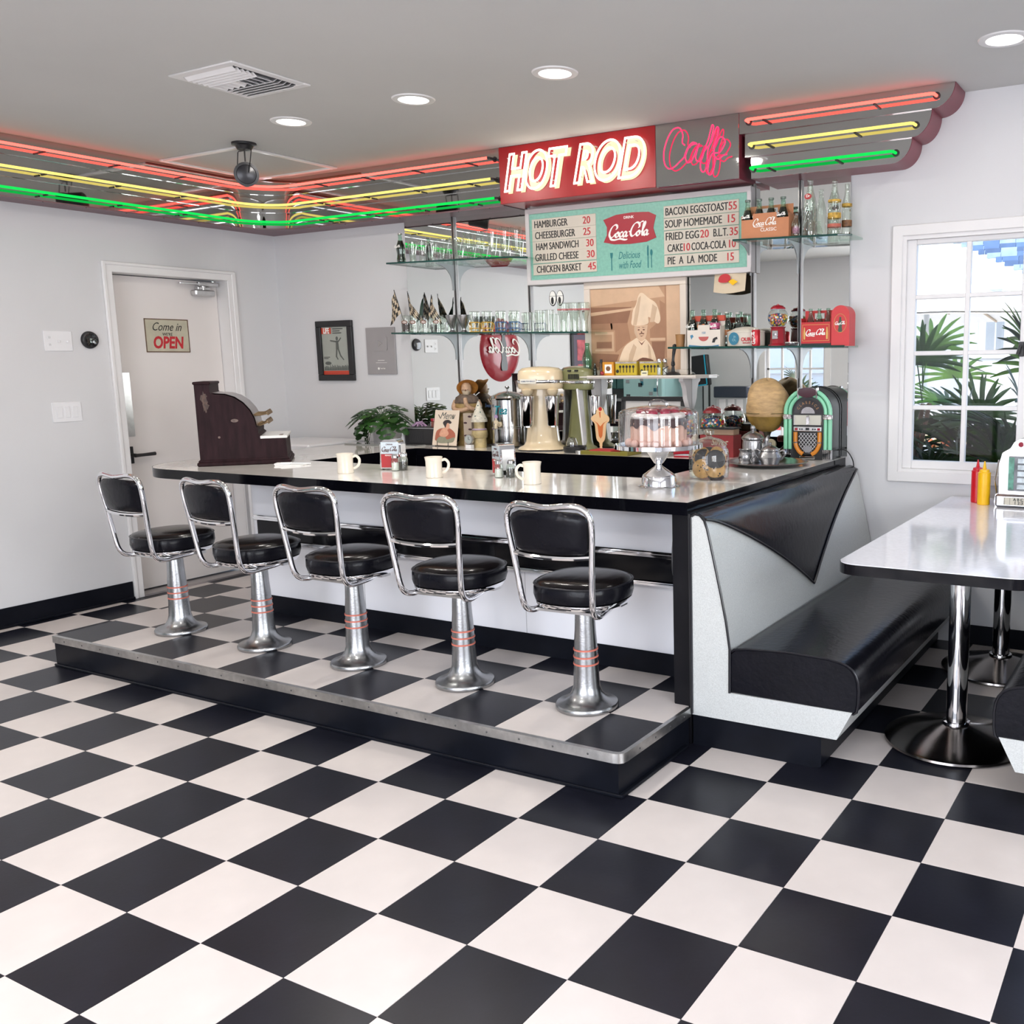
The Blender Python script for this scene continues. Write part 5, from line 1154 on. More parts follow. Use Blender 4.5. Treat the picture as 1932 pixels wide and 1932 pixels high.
MB().text('IN', -.033, .048, .018, -.067, 1, bold=.0).text('OUT', -.032, .032, .018, -.067, 1, bold=.0).build('label_lettering', mat('print_pale_blue', (.35, .55, .6), .5), t)
MB().text('OUR', .028, .034, .026, -.0665, 1.0, bold=.03).text('BURGERS', .032, .016, .010, -.0665, 1.0, bold=.02).build('red_lettering', redi, t)
t = thing('soda_can', 'small red soda can in front of the round white box', 'can', (-.200, 1.772, zLR(-.22))); MB().lathe([(.0001, .003), (.020, 0), (.0225, .006), (.0225, .078), (.019, .086), (.0001, .084)], 24).build('can', mat('can_red', (.48, .02, .03), .25, .3), t)
cola_word(MB(), 0, 0, .066, 0, w=.5).build('script_lettering', whi, t, M=T(-.006, -.0235, .042) @ RY(-90)); MB().lathe([(.0215, .080), (.019, .0865), (.017, .0865)], 24, cap=False).build('rim', alub, t)
def gumball(x, y, z, s_, lab, dark=False, base_h=.105):
    t = thing('gumball_machine', lab, 'gumball machine', (x, y, z))
    h = base_h
    MB().lathe([(.0001, 0), (.058*s_, 0), (.058*s_, .006), (.048*s_, .012), (.040*s_, h*.92), (.045*s_, h*.96), (.045*s_, h), (.0001, h)], 8, M=RZ(22.5)).build('base', redp if not dark else mat('dark_red_enamel', (.20, .012, .018), .2, coat=.3), t)
    MB().box(-.018*s_, .018*s_, -.050*s_, -.036*s_, h*.35, h*.80, b=.002).lathe([(.0001, 0), (.009*s_, 0), (.009*s_, .006), (.0001, .007)], 12, M=T(0, -.050*s_, h*.6) @ RX(90)).build('coin_mechanism', chrome if not dark else blackp, t)
    rg = .062*s_; zc = h+rg*.86
    MB().lathe([(rg*math.sin(R(a)), zc-rg*math.cos(R(a))*.98) for a in range(28, 146, 8)], 28, cap=False).build('globe', glass, t)
    MB().tube([(0, 0, h), (0, 0, zc+rg)], .002, 6).build('centre_rod', chrome, t)
    MB().lathe([(.046*s_, zc+rg*.78), (.044*s_, zc+rg*.92), (.030*s_, zc+rg*1.12), (.008*s_, zc+rg*1.2), (.008*s_, zc+rg*1.27), (.0001, zc+rg*1.29)], 24).build('lid', redp if not dark else mat('dark_red_enamel', (.20, .012, .018), .2, coat=.3), t)
    cols = [mat('gum_red', (.55, .03, .04), .3), mat('gum_orange', (.75, .25, .05), .3), mat('gum_yellow', (.75, .50, .05), .3), mat('gum_blue', (.03, .10, .30), .3), mat('gum_white', (.7, .68, .66), .3), mat('gum_green', (.04, .22, .10), .3), mat('gum_pink', (.65, .20, .22), .3)]
    b = MB(); rb = .0066*s_**.5
    pts = []
    tries = 0
    while len(pts) < 150 and tries < 3000:
        tries += 1
        p = Vector((random.uniform(-1, 1), random.uniform(-1, 1), random.uniform(-.82, .30)))
        L_ = p.length
        if L_ > 1 or L_ < .72 and p.z < .12: continue
        q = p*(rg-rb*1.15)
        if all((q-o).length > rb*1.5 for o in pts): pts.append(q); b.sph(rb, 8, 5, m=random.randrange(7), M=T(q.x, q.y, zc+q.z))
    MB().sph(rg*.72, 14, 8, M=T(0, 0, zc-.14*rg) @ S(1, 1, .8)).build('inner_gumballs', cols[3], t)['kind'] = 'stuff'
    o = b.build('gumballs', cols, t); o['kind'] = 'stuff'
    return t
gumball(-.103, 1.835, zLR(-.1), .88, 'gumball machine on the lower right glass shelf', False, .098)
t = thing('glass_dish', 'small clear ashtray between gumball machine and red carton', 'dish', (-.012, 1.80, zLR(0))); MB().lathe([(.0001, 0), (.032, 0), (.036, .006), (.036, .016), (.030, .016), (.026, .006), (.0001, .005)], 24).build('dish', thin_glass('handle_glass', (.75, .75, .78), .9, base=.2), t); MB().lathe([(.030, .016), (.033, .019), (.036, .016)], 24, cap=False).build('rim', whi, t)
z1 = zLR(.1)+.010
t, w_, d = carton(.048, .204, 1.775, 1.895, z1, .106, .165, mat('carton_bright_red', (.50, .018, .022), .4, var=.03), 'red cola carton with gold border and white script')
b = cola_word(MB(), 0, .054, .108, -d-.0004, w=.5); b.build('white_script', whi, t)
b = MB()
for q in ((-.071, .071, .012, .0135), (-.071, .071, .092, .0935), (-.071, -.0695, .012, .0935), (.0695, .071, .012, .0935)): b.box(q[0], q[1], -d-.001, -d, q[2], q[3])
for x in (-.060, .060): b.poly([(x-.004, .02), (x+.004, .02), (x+.005, .05), (x+.002, .08), (x-.002, .08), (x-.005, .05)], -d, .0008)
b.build('gold_border', gold, t)
MB().box(-.079, .079, -.06, .06, -.010, 0).build('dark_tray', blackp, t)
for k, x in enumerate((.086, .132, .180)): bottle(x, 1.81, z1+.002, .172, ['left uncapped bottle in the red carton', 'middle uncapped bottle in the red carton', 'right uncapped bottle in the red carton'][k], 'bottles in the red carton', gglass, (cola, .60), .024)
t = thing('bottle_case', 'tall round-topped red box with bottle emblem at the shelf end', 'box', (.256, 1.815, zLR(.23)-.004))
P = [(-.047, 0), (.047, 0), (.047, .152)]+[(.047*math.cos(R(a)), .152+.047*math.sin(R(a))) for a in range(10, 171, 10)]+[(-.047, .152)]
MB().prism(P, -.05, .045, M=RX(90)).build('case', mat('case_red', (.58, .035, .04), .4, var=.03), t)
b = MB().tube([(.032*math.cos(a), -.0455, .112+.045*math.sin(a)) for a in [k*math.pi/16 for k in range(32)]], .0012, 5, closed=True); b.build('gold_ring', gold, t)
MB().poly([(x*.22, .112+z*.20) for x, z in bt], -.0452, .0008).build('bottle_print', mat('print_green_black', (.04, .07, .04), .4), t)
cola_word(MB(), 0, .112, .054, -.0462, w=.6).build('white_script', whi, t)
# small wall shelf and what it carries
t = thing('wall_shelf', 'white moulded wall shelf with two scroll brackets below photo', 'shelf', (-1.010, 1.979, 1.373))
MB().prism([(-.415, 0), (.430, 0), (.418, -.135), (-.400, -.135)], -.018, 0).prism([(-.41, 0), (.425, 0), (.424, -.148), (-.412, -.148)], -.010, -.004).build('board', mat('shelf_cream_white', (.72, .66, .60), .35), t)
for x in (-.30, .31):
    P = [(0, -.018), (-.105, -.018), (-.105, -.034), (-.085, -.045), (-.066, -.080), (-.058, -.13), (-.030, -.185), (-.012, -.20), (0, -.20)]
    MB().prism([(p[0], p[1]) for p in P], -.014, .014, M=T(x, 0, 0) @ RY(90) @ RZ(90)).build('bracket', mat('bracket_white', (.58, .56, .56), .4), t)
t = thing('chef_photo', 'sepia photo of a chef in tall white hat, white frame', 'picture', (-1.042, 1.960, 1.374))
sep = lambda n_, a: mat('sepia_'+n_, a, .5, var=.08, scale=12)
MB().box(-.340, .340, -.010, .012, 0, .030, b=.002).box(-.340, .340, -.010, .012, .500, .540, b=.002).box(-.340, -.300, -.010, .012, .03, .50, b=.002).box(.300, .340, -.010, .012, .03, .50, b=.002).build('white_frame', mat('frame_cream', (.68, .60, .52), .4), t)
MB().box(-.30, .30, 0, .008, .03, .50).build('print', sep('mid', (.46, .27, .16)), t)
b = MB().poly([(-.30, .50), (.16, .50), (.20, .44), (-.30, .40)], 0, .0006).poly([(-.30, .365), (0, .385), (.02, .375), (-.30, .345)], 0, .0006).box(-.275, -.145, -.0006, 0, .235, .25).box(-.275, -.145, -.0006, 0, .14, .152).box(-.157, -.145, -.0006, 0, .14, .25).box(.21, .30, -.0006, 0, .03, .50).box(.10, .20, -.0006, 0, .195, .21)
b.build('print_light_shapes', sep('light', (.60, .40, .26)), t)
dk = sep('dark', (.27, .13, .075)); dm = sep('shade', (.36, .19, .11))
for pl in ([(-.30, .395), (-.02, .39), (-.05, .30), (-.30, .30)], [(-.265, .158), (-.16, .158), (-.16, .195), (-.265, .195)], [(.12, .05), (.19, .05), (.20, .19), (.11, .19)], [(-.30, .05), (-.14, .05), (-.11, .12), (-.30, .13)]): MB().poly(pl, 0, .0004).build('printed_shadow', dk, t)
for pl in ([(-.30, .30), (-.05, .30), (-.03, .20), (-.135, .13), (-.135, .26), (-.30, .265)], [(.10, .21), (.20, .21), (.20, .40), (.165, .42), (.17, .31), (.10, .26)], [(-.02, .42), (-.012, .42), (-.01, .50), (-.018, .50)], [(-.175, .36), (-.165, .36), (-.15, .27), (-.162, .265)], [(.2, .10), (.206, .10), (.206, .50), (.2, .50)]): MB().poly(pl, 0, .0003).build('printed_shade', dm, t)
b = MB().poly(smooth([(-.125, .03), (-.105, .10), (-.07, .165), (-.015, .20), (.02, .215), (.07, .205), (.11, .16), (.135, .10), (.15, .03)], 4), -.0006, .0006)
hat = smooth([(-.012, .330), (-.010, .285), (.09, .290), (.098, .33), (.155, .29), (.175, .32), (.150, .40), (.10, .435), (.06, .465), (.035, .455), (.015, .40), (-.005, .37)], 4, True)
b.poly([(p[0]-.005, p[1]) for p in hat], -.0010, .0006).build('printed_jacket_and_hat', sep('pale', (.74, .58, .42)), t)
MB().poly(smooth([(.0, .285), (-.004, .25), (.012, .215), (.035, .195), (.06, .20), (.078, .23), (.086, .285)], 4), -.0012, .0005).build('printed_face', sep('skin', (.62, .42, .28)), t)
b = MB().disc(.026, .258, .007, .004, -.0018, .0004).disc(.060, .258, .007, .004, -.0018, .0004).poly([(.030, .226), (.045, .219), (.062, .228), (.046, .224)], -.0018, .0004).poly([(.042, .25), (.047, .25), (.05, .236), (.041, .236)], -.0018, .0004).poly([(.012, .27), (.034, .274), (.034, .27)], -.0018, .0004).poly([(.05, .274), (.074, .27), (.052, .27)], -.0018, .0004)
b.poly(smooth([(.0, .075), (.05, .10), (.12, .085), (.10, .07), (.04, .065)], 3), -.0018, .0005).poly([(.02, .20), (.045, .17), (.07, .20), (.045, .18)], -.0018, .0004); b.build('printed_features', sep('deep', (.16, .065, .04)), t)
fs = sep('soft', (.56, .40, .27))
for pl in ([(-.012, .285), (.012, .285), (.03, .36), (.045, .45), (.03, .44), (.008, .38)], [(.10, .30), (.13, .30), (.15, .38), (.12, .40)], [(-.05, .06), (-.02, .08), (.01, .16), (-.01, .18), (-.04, .12)], [(.09, .08), (.11, .08), (.10, .16), (.085, .18)], [(-.004, .25), (.012, .216), (.02, .215), (.010, .25), (.010, .283), (0, .283)]):
    MB().poly(pl, -.0018, .0004).build('printed_fold', fs, t)
MB().poly([(.028, .236), (.044, .241), (.064, .238), (.060, .232), (.044, .235), (.032, .231)], -.0022, .0004).build('printed_moustache', sep('deep', (.16, .065, .04)), t)
WZ = 1.373; YW = 1.90
bottle(-1.336, YW, WZ, .190, 'tall green glass bottle standing at the left end of wall shelf', None, thin_glass('pale_green_glass', (.40, .66, .50), .9, base=.12), None, .031)
bottle(-1.284, YW, WZ, .072, 'tiny dark bottle beside the tall green glass bottle', None, gglass, (cola, .95), .013)
t = thing('figurine', 'small dark figurine with top hat on the wall shelf', 'figurine', (-1.240, YW, WZ)); MB().lathe([(.0001, 0), (.014, 0), (.010, .02), (.013, .045), (.008, .055), (.011, .066), (.008, .076), (.0001, .078)], 16).build('body', mat('bronze_brown', (.10, .06, .035), .4, var=.4, scale=60), t)
MB().lathe([(.0001, .074), (.013, .074), (.013, .077), (.008, .078), (.008, .094), (.0001, .095)], 16).build('hat', blackp, t); MB().tube(smooth([(.008, -.008, .05), (.020, -.012, .04), (.020, -.012, .02)], 3), .003, 6).build('arm', blackp, t)
t = thing('toy_box', 'orange toy box with a round black picture on wall shelf', 'box', (-1.185, YW, WZ)); MB().box(-.038, .038, -.015, .015, 0, .078, b=.001).build('box', mat('orange_card', (.62, .26, .02), .5), t)
MB().box(-.022, .026, -.0158, -.015, .014, .064).build('white_window', whi, t); MB().disc(.002, .040, .015, .014, -.0158, .0008).build('round_print', mat('brown_print', (.18, .08, .03), .5, var=.5, scale=90), t); MB().sph(.012, 14, 8, M=T(-.034, -.025, .014)).build('red_ball', redp, t)
def tin(x, l, n_):
    t = thing('tin_box', l, 'tin', (x, YW+.01, WZ), 0, 'yellow tins on the wall shelf'); MB().box(-.072, .072, -.018, .018, 0, .080, b=.003).build('tin', mat('tin_yellow', (.50, .38, .03), .35, var=.08, scale=20), t)
    MB().box(-.071, .071, -.0186, -.018, .068, .078).build('header_band', mat('tin_grey_band', (.38, .34, .34), .5, var=.3, scale=90), t)
    b = MB()
    for k in range(n_): x_ = -.038+k*.022; b.disc(x_, .050, .008, .008, -.018, .0008).box(x_-.0025, x_+.0025, -.0188, -.018, .016, .042)
    b.disc(-.056, .024, .010, .010, -.018, .0008).build('black_figures', ink, t)
tin(-1.068, 'left yellow tin with black figures on the wall shelf', 5); tin(-.905, 'right yellow tin with black figures on the wall shelf', 5)
t = thing('price_card', 'small cream card leaning on the right yellow tin', 'card', (-.930, YW-.035, WZ)); MB().box(-.022, .022, -.001, .001, 0, .026, M=RX(-8)).build('card', mat('cream_card', (.72, .68, .46), .6), t); MB().box(-.014, .014, -.0015, -.001, .010, .016, M=RX(-8)).build('print', mat('print_grey', (.10, .11, .10), .6), t)
shaker(-.850, YW, WZ, mat('clear_fill', (.6, .6, .6), .5), 'left slim glass shaker on the wall shelf', 'shakers on the wall shelf', .8, .092); shaker(-.813, YW, WZ, mat('clear_fill', (.6, .6, .6), .5), 'right slim glass shaker on the wall shelf', 'shakers on the wall shelf', .8, .092)
t = thing('desk_microphone', 'black desk microphone stand at the right end of wall shelf', 'microphone', (-.757, YW-.01, WZ)); MB().lathe([(.0001, 0), (.040, 0), (.042, .006), (.032, .014), (.012, .020), (.008, .05), (.012, .056), (.010, .075), (.006, .08), (.006, .11), (.0001, .11)], 22).build('base', blackp, t)
MB().tube(smooth([(0, 0, .08), (.004, 0, .115), (.010, 0, .150)], 4), [.009, .0085, .008, .008, .009, .010, .010, .011, .012][:9], 10).build('stem', blackp, t); MB().tube([(-.03, -.02, .01), (-.05, -.03, .03), (-.02, -.02, .05)], .003, 6).sph(.013, 12, 8, M=T(.012, 0, .160)).build('head', blackp, t)
# decals
t = thing('eyes_decal', 'round black and white cartoon eyes decal on the mirror', 'decal', (-1.600, 1.9800, 1.836)); 
b = MB(); wv = MB()
for s_ in (-1, 1): b.disc(s_*.0265, 0, .026, .046, 0, .001); wv.disc(s_*.0265, .002, .0225, .0415, -.001, .0005); b.disc(s_*.0265-.002, -.014, .010, .022, -.0015, .0006); b.box(s_*.0265-.022, s_*.0265+.022, -.0018, -.0014, .012, .014)
b.build('black_print', ink, t); wv.build('white_print', whi, t)
t = thing('paper_pennant', 'curled cream paper sign with red patch hanging under menu board', 'paper sign', (-.425, 1.945, 1.918)); V = []; F = []
for i in range(13):
    x = -.095+.19*i/12; y = -.020*math.sin(i/12*3.0)
    zb = -.098-.012*math.sin(i/12*3.1)
    V += [(x, y, 0), (x, y-.02, zb), (x, y-.0188, zb), (x, y+.0012, 0)]
for i in range(12): a = i*4; F += [(a, a+1, a+5, a+4), (a+3, a+7, a+6, a+2), (a+1, a+2, a+6, a+5)]
MB().add(V, F).build('paper', mat('aged_paper', (.60, .50, .36), .6, var=.05), t)
MB().poly(smooth([(-.055, -.045), (-.045, -.015), (-.01, -.006), (.015, -.02), (.010, -.045), (-.02, -.052)], 3, True), -.038, .001).build('red_shape', redi, t); MB().poly([(0, -.045), (.03, -.035), (.06, -.050), (.03, -.068)], -.038, .001).build('yellow_shape', mat('mustard_yellow_plastic', (.9, .5, .005), .35), t)
# ================================================================ BACK COUNTER THINGS
# plant
t = thing('monstera_plant', 'green monstera plant in a ribbed grey pot by the wall', 'plant', (-2.905, 1.80, CZ))
V = []; n = 60; pr = [(.055, 0), (.060, .004), (.066, .120), (.064, .128)]
for r, z in pr:
    for k in range(n): a = 2*math.pi*k/n; q = r*(1+.022*math.cos(30*a)); V.append((q*math.cos(a), q*math.sin(a), z))
F = [(i*n+k, i*n+(k+1) % n, (i+1)*n+(k+1) % n, (i+1)*n+k) for i in range(3) for k in range(n)]
MB().add(V, F).lathe([(.0001, .118), (.060, .118)], 20).build('pot', mat('ribbed_grey_ceramic', (.36, .35, .36), .5), t)
MB().lathe([(.0001, 0), (.085, 0), (.09, .008), (.086, .009), (.0001, .006)], 30).build('saucer', plast, t)
lm = mat('monstera_leaf', (.018, .062, .012), .35, spec=.3, var=.6, scale=14, coat=.1)
def leaf(L, w_, base, az, el, roll=0, droop=.5):
    out = []; n = 14; V = []; F = []
    Mx = T(*base) @ RZ(az) @ RY(-el) @ RX(roll)
    for i in range(n+1):
        u = i/n; ww = w_*(math.sin(min(1, u*1.25)**.8*math.pi*.5) if u < .8 else 1)*(1-u**3.2)**.8
        for s_ in (-1, -.5, 0, .5, 1):
            notch = .62 if (i % 3 == 0 and abs(s_) == 1 and 1 < i < n-1) else 1
            V.append((L*u, ww*s_*notch, -droop*L*u*u*.6-abs(s_)*ww*.25))
    for i in range(n):
        for k in range(4):
            if (i % 3 == 1 and k in (1, 2) and 2 < i < n-3): continue
            a = i*5+k; F.append((a, a+5, a+6, a+1))
    return MB().add(V, F, M=Mx)
stem = MB()
for k in range(20):
    az = k*137.5 % 360; el = 62-38*(k/20)+random.uniform(-6, 6); h = .07+.10*(1-k/20)*random.uniform(.7, 1.1)
    L_ = random.uniform(.15, .19); rr = .05+.08*(k/20)
    ex = (rr*math.cos(R(az)), rr*math.sin(R(az))*.85, .118+h*.75)
    ex = (ex[0], min(ex[1], .10), ex[2])
    stem.tube(smooth([(0, 0, .12), (ex[0]*.4, ex[1]*.4, .12+h*.6), ex], 4), .002, 5)
    if az > 30 and az < 150 and ex[1] > .02: L_ *= .55
    leaf(L_, L_*.46, ex, az, el-50, random.uniform(-15, 15), .9).build('leaf', lm, t)
for k in range(5):
    b0 = (-.10-.012*k, -.05+.02*k, .19-.035*k); stem.tube(smooth([(-.03, 0, .13), (-.07, -.02, .20), b0], 3), .002, 5)
    leaf(.11, .036, b0, 190+8*k, -60, 0, .5).build('leaf', lm, t)
stem.build('stems', mat('stem_green', (.05, .12, .03), .5), t)
tag(MB().box(-3.12, -2.50, 1.66, 1.76, CZ+.0005, CZ+.008, b=.001).build('glass_plate', mat('grey_glass_plate', (.30, .31, .30), .05, coat=.5)), 'grey glass sheet lying on the counter in front of plant', 'glass sheet')
t = thing('salt_box', 'small white bottle beside the plant pot', 'bottle', (-2.730, 1.80, CZ)); MB().lathe([(.0001, 0), (.014, 0), (.014, .045), (.008, .055), (.009, .085), (.0001, .088)], 14).build('body', plast, t); MB().lathe([(.010, .085), (.014, .088), (.011, .10), (.0001, .102)], 12).build('knob', plast, t)
t = thing('radio', 'black box radio with grille on the back counter', 'radio', (-2.575, 1.865, CZ)); MB().box(-.128, .128, -.075, .06, .004, .115, b=.004).build('case', blackp, t)
b = MB()
for k in range(20): b.box(-.088+k*.0062, -.085+k*.0062, -.0765, -.075, .02, .095)
b.build('grille', mat('grille_grey', (.035, .035, .038), .4), t); MB().box(-.125, .125, -.0755, -.0745, .108, .112).box(-.128, .128, -.076, -.05, 0, .004).build('trim', steel, t)
t = thing('drinking_straws', 'loose coil of lilac straws lying on the black radio', 'straws', (-2.615, 1.84, CZ+.115)); b = MB()
for k in range(9): a = k*.7; b.tube(smooth([(.055*math.cos(a)-.01, .03*math.sin(a), .004), (.01*math.cos(a+1), .015*math.sin(a+2), .022+.002*k), (.06*math.cos(a+2.8), .03*math.sin(a+2.8), .006)], 5), .0022, 6)
b.build('straws', mat('lilac_plastic', (.50, .32, .50), .4), t)['kind'] = 'stuff'
t = thing('spice_jar', 'small brown jar with a red lid on the black radio', 'jar', (-2.500, 1.85, CZ+.115)); MB().lathe([(.0001, 0), (.020, 0), (.021, .03), (.017, .036), (.0001, .036)], 16).build('jar', mat('jar_brown', (.22, .07, .05), .3), t); MB().lathe([(.019, .036), (.022, .038), (.022, .056), (.0001, .057)], 16).build('lid', redp, t)
t = thing('menu_card', 'cream vintage Menu card on a black easel, back counter', 'menu card', (-2.350, 1.765, CZ)); Mc = RX(-12)
MB().box(-.100, .100, -.002, .002, .006, .232, M=Mc, b=.0008).build('card', mat('cream_menu_paper', (.74, .62, .50), .55, var=.02), t)
MB().text('Menu', .003, .195, .062, -.002, .85, shear=.45, M=Mc).build('title_lettering', mat('print_grey', (.10, .11, .10), .6), t)
mp = lambda n_, c: mat('menu_'+n_, c, .6, var=.1, scale=40)
MB().poly(smooth([(-.080, .055), (-.07, .10), (-.02, .118), (.035, .115), (.080, .085), (.075, .045), (0, .030), (-.07, .035)], 3, True), -.002, .0005, M=Mc).build('printed_car', mp('rust', (.42, .13, .08)), t)
MB().poly(smooth([(-.065, .030), (-.05, .058), (.0, .064), (.02, .045), (.078, .060), (.072, .030), (.02, .022), (-.03, .020)], 3, True), -.0026, .0005, M=Mc).build('printed_bumper', mp('sage', (.28, .28, .20)), t)
b = MB().disc(.012, .128, .019, .022, -.0030, .0005, M=Mc).poly(smooth([(-.045, .07), (-.035, .105), (-.01, .118), (.015, .105), (.03, .08), (.0, .06)], 3, True), -.0026, .0005, M=Mc); b.build('printed_figure', mp('peach', (.68, .36, .24)), t)
b = MB().poly(smooth([(-.010, .130), (-.025, .150), (-.010, .166), (.02, .170), (.045, .155), (.035, .145), (.01, .150), (0, .12)], 3, True), -.0036, .0004, M=Mc); b.build('printed_hair', mp('dark', (.04, .03, .03)), t)
b = MB()
for x in (-.045, .045): b.tube([(x, -.012, .030), (x, -.014, .008), (x, -.004, .003), (x, .05, .002)], .0022, 6)
b.tube([(-.06, .03, .20), (0, .09, 0)], .002, 5).tube([(.06, .03, .20), (0, .09, 0)], .002, 5).build('easel', blackp, t)
t = thing('fisherman_statue', 'carved old man statue with crossed arms and orange hat', 'statue', (-2.262, 1.90, CZ), 32)
MB().lathe([(.0001, 0), (.062, 0), (.064, .02), (.055, .03), (.050, .10), (.062, .15), (.068, .175), (.060, .19), (.066, .23), (.070, .27), (.060, .305), (.035, .325), (.020, .335), (.0001, .336)], 22, M=S(1.12, .72, 1)).build('body', mat('carved_ochre', (.30, .20, .07), .5, var=.35, scale=22, bump=.4, bscale=40), t)
MB().lathe([(.0001, .325), (.028, .335), (.033, .355), (.030, .382), (.018, .398), (.0001, .402)], 18).build('head', mat('carved_skin', (.46, .29, .18), .5, var=.2, scale=60), t)
MB().lathe([(.0001, .318), (.020, .322), (.026, .340), (.020, .352), (.0001, .354)], 14, M=T(0, -.014, .002)).build('beard', mat('carved_beard', (.52, .42, .30), .6, var=.2, scale=60), t)
MB().lathe([(.0001, .045), (.022, .042), (.036, .026), (.042, .012), (.066, -.004), (.068, -.008), (.040, .0), (.0001, .01)], 24, M=T(.004, .014, .372) @ RX(-48) @ RY(-8)).build('hat', mat('orange_straw', (.42, .17, .03), .6, var=.2, scale=50), t)
MB().tube(smooth([(-.070, 0, .285), (-.082, -.020, .24), (-.040, -.055, .225), (.020, -.058, .240)], 4), .015, 10).tube(smooth([(.070, 0, .285), (.085, -.020, .24), (.045, -.055, .232), (.006, -.060, .262), (-.004, -.045, .30)], 4), .014, 10).build('crossed_arms', mat('carved_skin', (.46, .29, .18), .5, var=.2, scale=60), t)
MB().box(-.02, -.012, -.040, -.030, .352, .356).box(.008, .016, -.040, -.030, .352, .356).sph(.007, 8, 6, M=T(-.001, -.034, .350)).build('face_features', mat('carved_face_dark', (.20, .10, .06), .5), t)
MB().lathe([(.070, .268), (.074, .275), (.062, .308), (.034, .327)], 22, M=S(1.12, .74, 1), cap=False).build('shawl', mat('shawl_brown', (.11, .075, .055), .6, var=.4, scale=50), t)
t = thing('cream_box', 'tall cream patterned carton between menu card and statue', 'box', (-2.185, 1.83, CZ)); MB().box(-.030, .036, -.03, .03, 0, .21, b=.002).build('carton', mat('carton_cream', (.44, .36, .29), .6), t); b = MB()
for k in range(5): b.disc(.005+.018*(-1)**k, .03+k*.04, .014, .006, -.03, .0006)
b.build('spots', mat('plum_print', (.05, .02, .03), .5), t)
t = thing('cone_canister', 'ceramic canister with pointed party hat beside the tea urn', 'canister', (-2.078, 1.79, CZ))
MB().lathe([(.0001, 0), (.040, 0), (.042, .03), (.040, .06), (.046, .062), (.050, .085), (.048, .105), (.036, .112), (.034, .13), (.036, .160), (.0001, .165)], 24).build('body', mat('pastel_ceramic', (.46, .36, .18), .35, var=.3, scale=22), t)
MB().lathe([(.052, .160), (.050, .175), (.028, .225), (.006, .285), (.0001, .290)], 24).build('pointed_lid', mat('speckled_hat', (.62, .58, .48), .4, var=.2, scale=60), t)
b = MB()
for k in range(12): a = k*2.4; z = .18+k*.008; r = .050*(1-(z-.165)/.125)+.001; b.sph(.005, 6, 4, M=T(r*math.cos(a), r*math.sin(a), z))
b.build('green_dots', mat('dot_green', (.06, .15, .12), .5), t); MB().lathe([(.043, .108), (.046, .112), (.040, .120)], 20, cap=False).build('lilac_band', mat('band_lilac', (.42, .32, .40), .4), t)
t = thing('kitchen_timer', 'small round silver clock on a white foot by urn', 'clock', (-2.105, 1.722, CZ)); MB().lathe([(.0001, -.010), (.030, -.010), (.032, 0), (.030, .010), (.0001, .010)], 28, M=T(0, 0, .054) @ RX(90)).build('case', steel, t); MB().disc(0, .054, .026, .026, -.010, .001).build('dial', mat('dial_grey', (.45, .48, .46), .3), t); MB().box(-.022, .022, -.015, .015, 0, .022, b=.002).build('foot', plast, t); MB().box(-.001, .001, -.0125, -.011, .054, .072).box(0, .014, -.0125, -.011, .053, .055).build('hands', ink, t)
# tea urn
t = thing('tea_urn', 'stainless tea urn with teal script and ivory tap', 'urn', (-1.908, 1.865, CZ)); st = mat('urn_steel', (.60, .60, .60), .12, 1, var=.05, scale=20)
MB().lathe([(.0001, 0), (.105, 0), (.105, .12), (.108, .123), (.108, .130), (.105, .133), (.105, .295), (.112, .297), (.114, .305), (.110, .309), (.0001, .309)], 44).build('tank', st, t)
MB().lathe([(.110, .309), (.106, .318), (.06, .338), (.02, .346), (.0001, .347)], 44).lathe([(.008, .345), (.006, .360), (.016, .372), (.016, .377), (.0001, .378)], 16).build('lid', st, t)
MB().tube(smooth([(.02, -.106, .150), (.02, -.135, .150), (.02, -.150, .145), (.02, -.150, .128)], 4), .010, 10).build('tap_spout', mat('ivory_plastic', (.66, .56, .40), .4), t); MB().box(.005, .035, -.152, -.142, .155, .175, b=.003).box(.015, .025, -.150, -.144, .165, .190, b=.002).lathe([(.0001, -.120), (.016, -.118), (.016, -.106)], 16, M=T(.02, 0, .150) @ RX(-90)).build('tap_handle', mat('ivory_plastic', (.66, .56, .40), .4), t)
MB().text('Tea', .0, .232, .075, -.108, .8, shear=.3, bold=.015, M=RZ(10)).build('teal_script', mat('teal_paint', (.01, .22, .26), .4), t); MB().text('Sweet', -.05, .262, .035, -.112, .8, shear=.3, M=RZ(-14)).build('navy_script', mat('navy_paint', (.02, .05, .12), .4), t); MB().disc(-.01, .195, .014, .012, -.108, .001, M=RZ(0)).build('flower_print', mat('flower_lilac', (.40, .28, .48), .4), t)
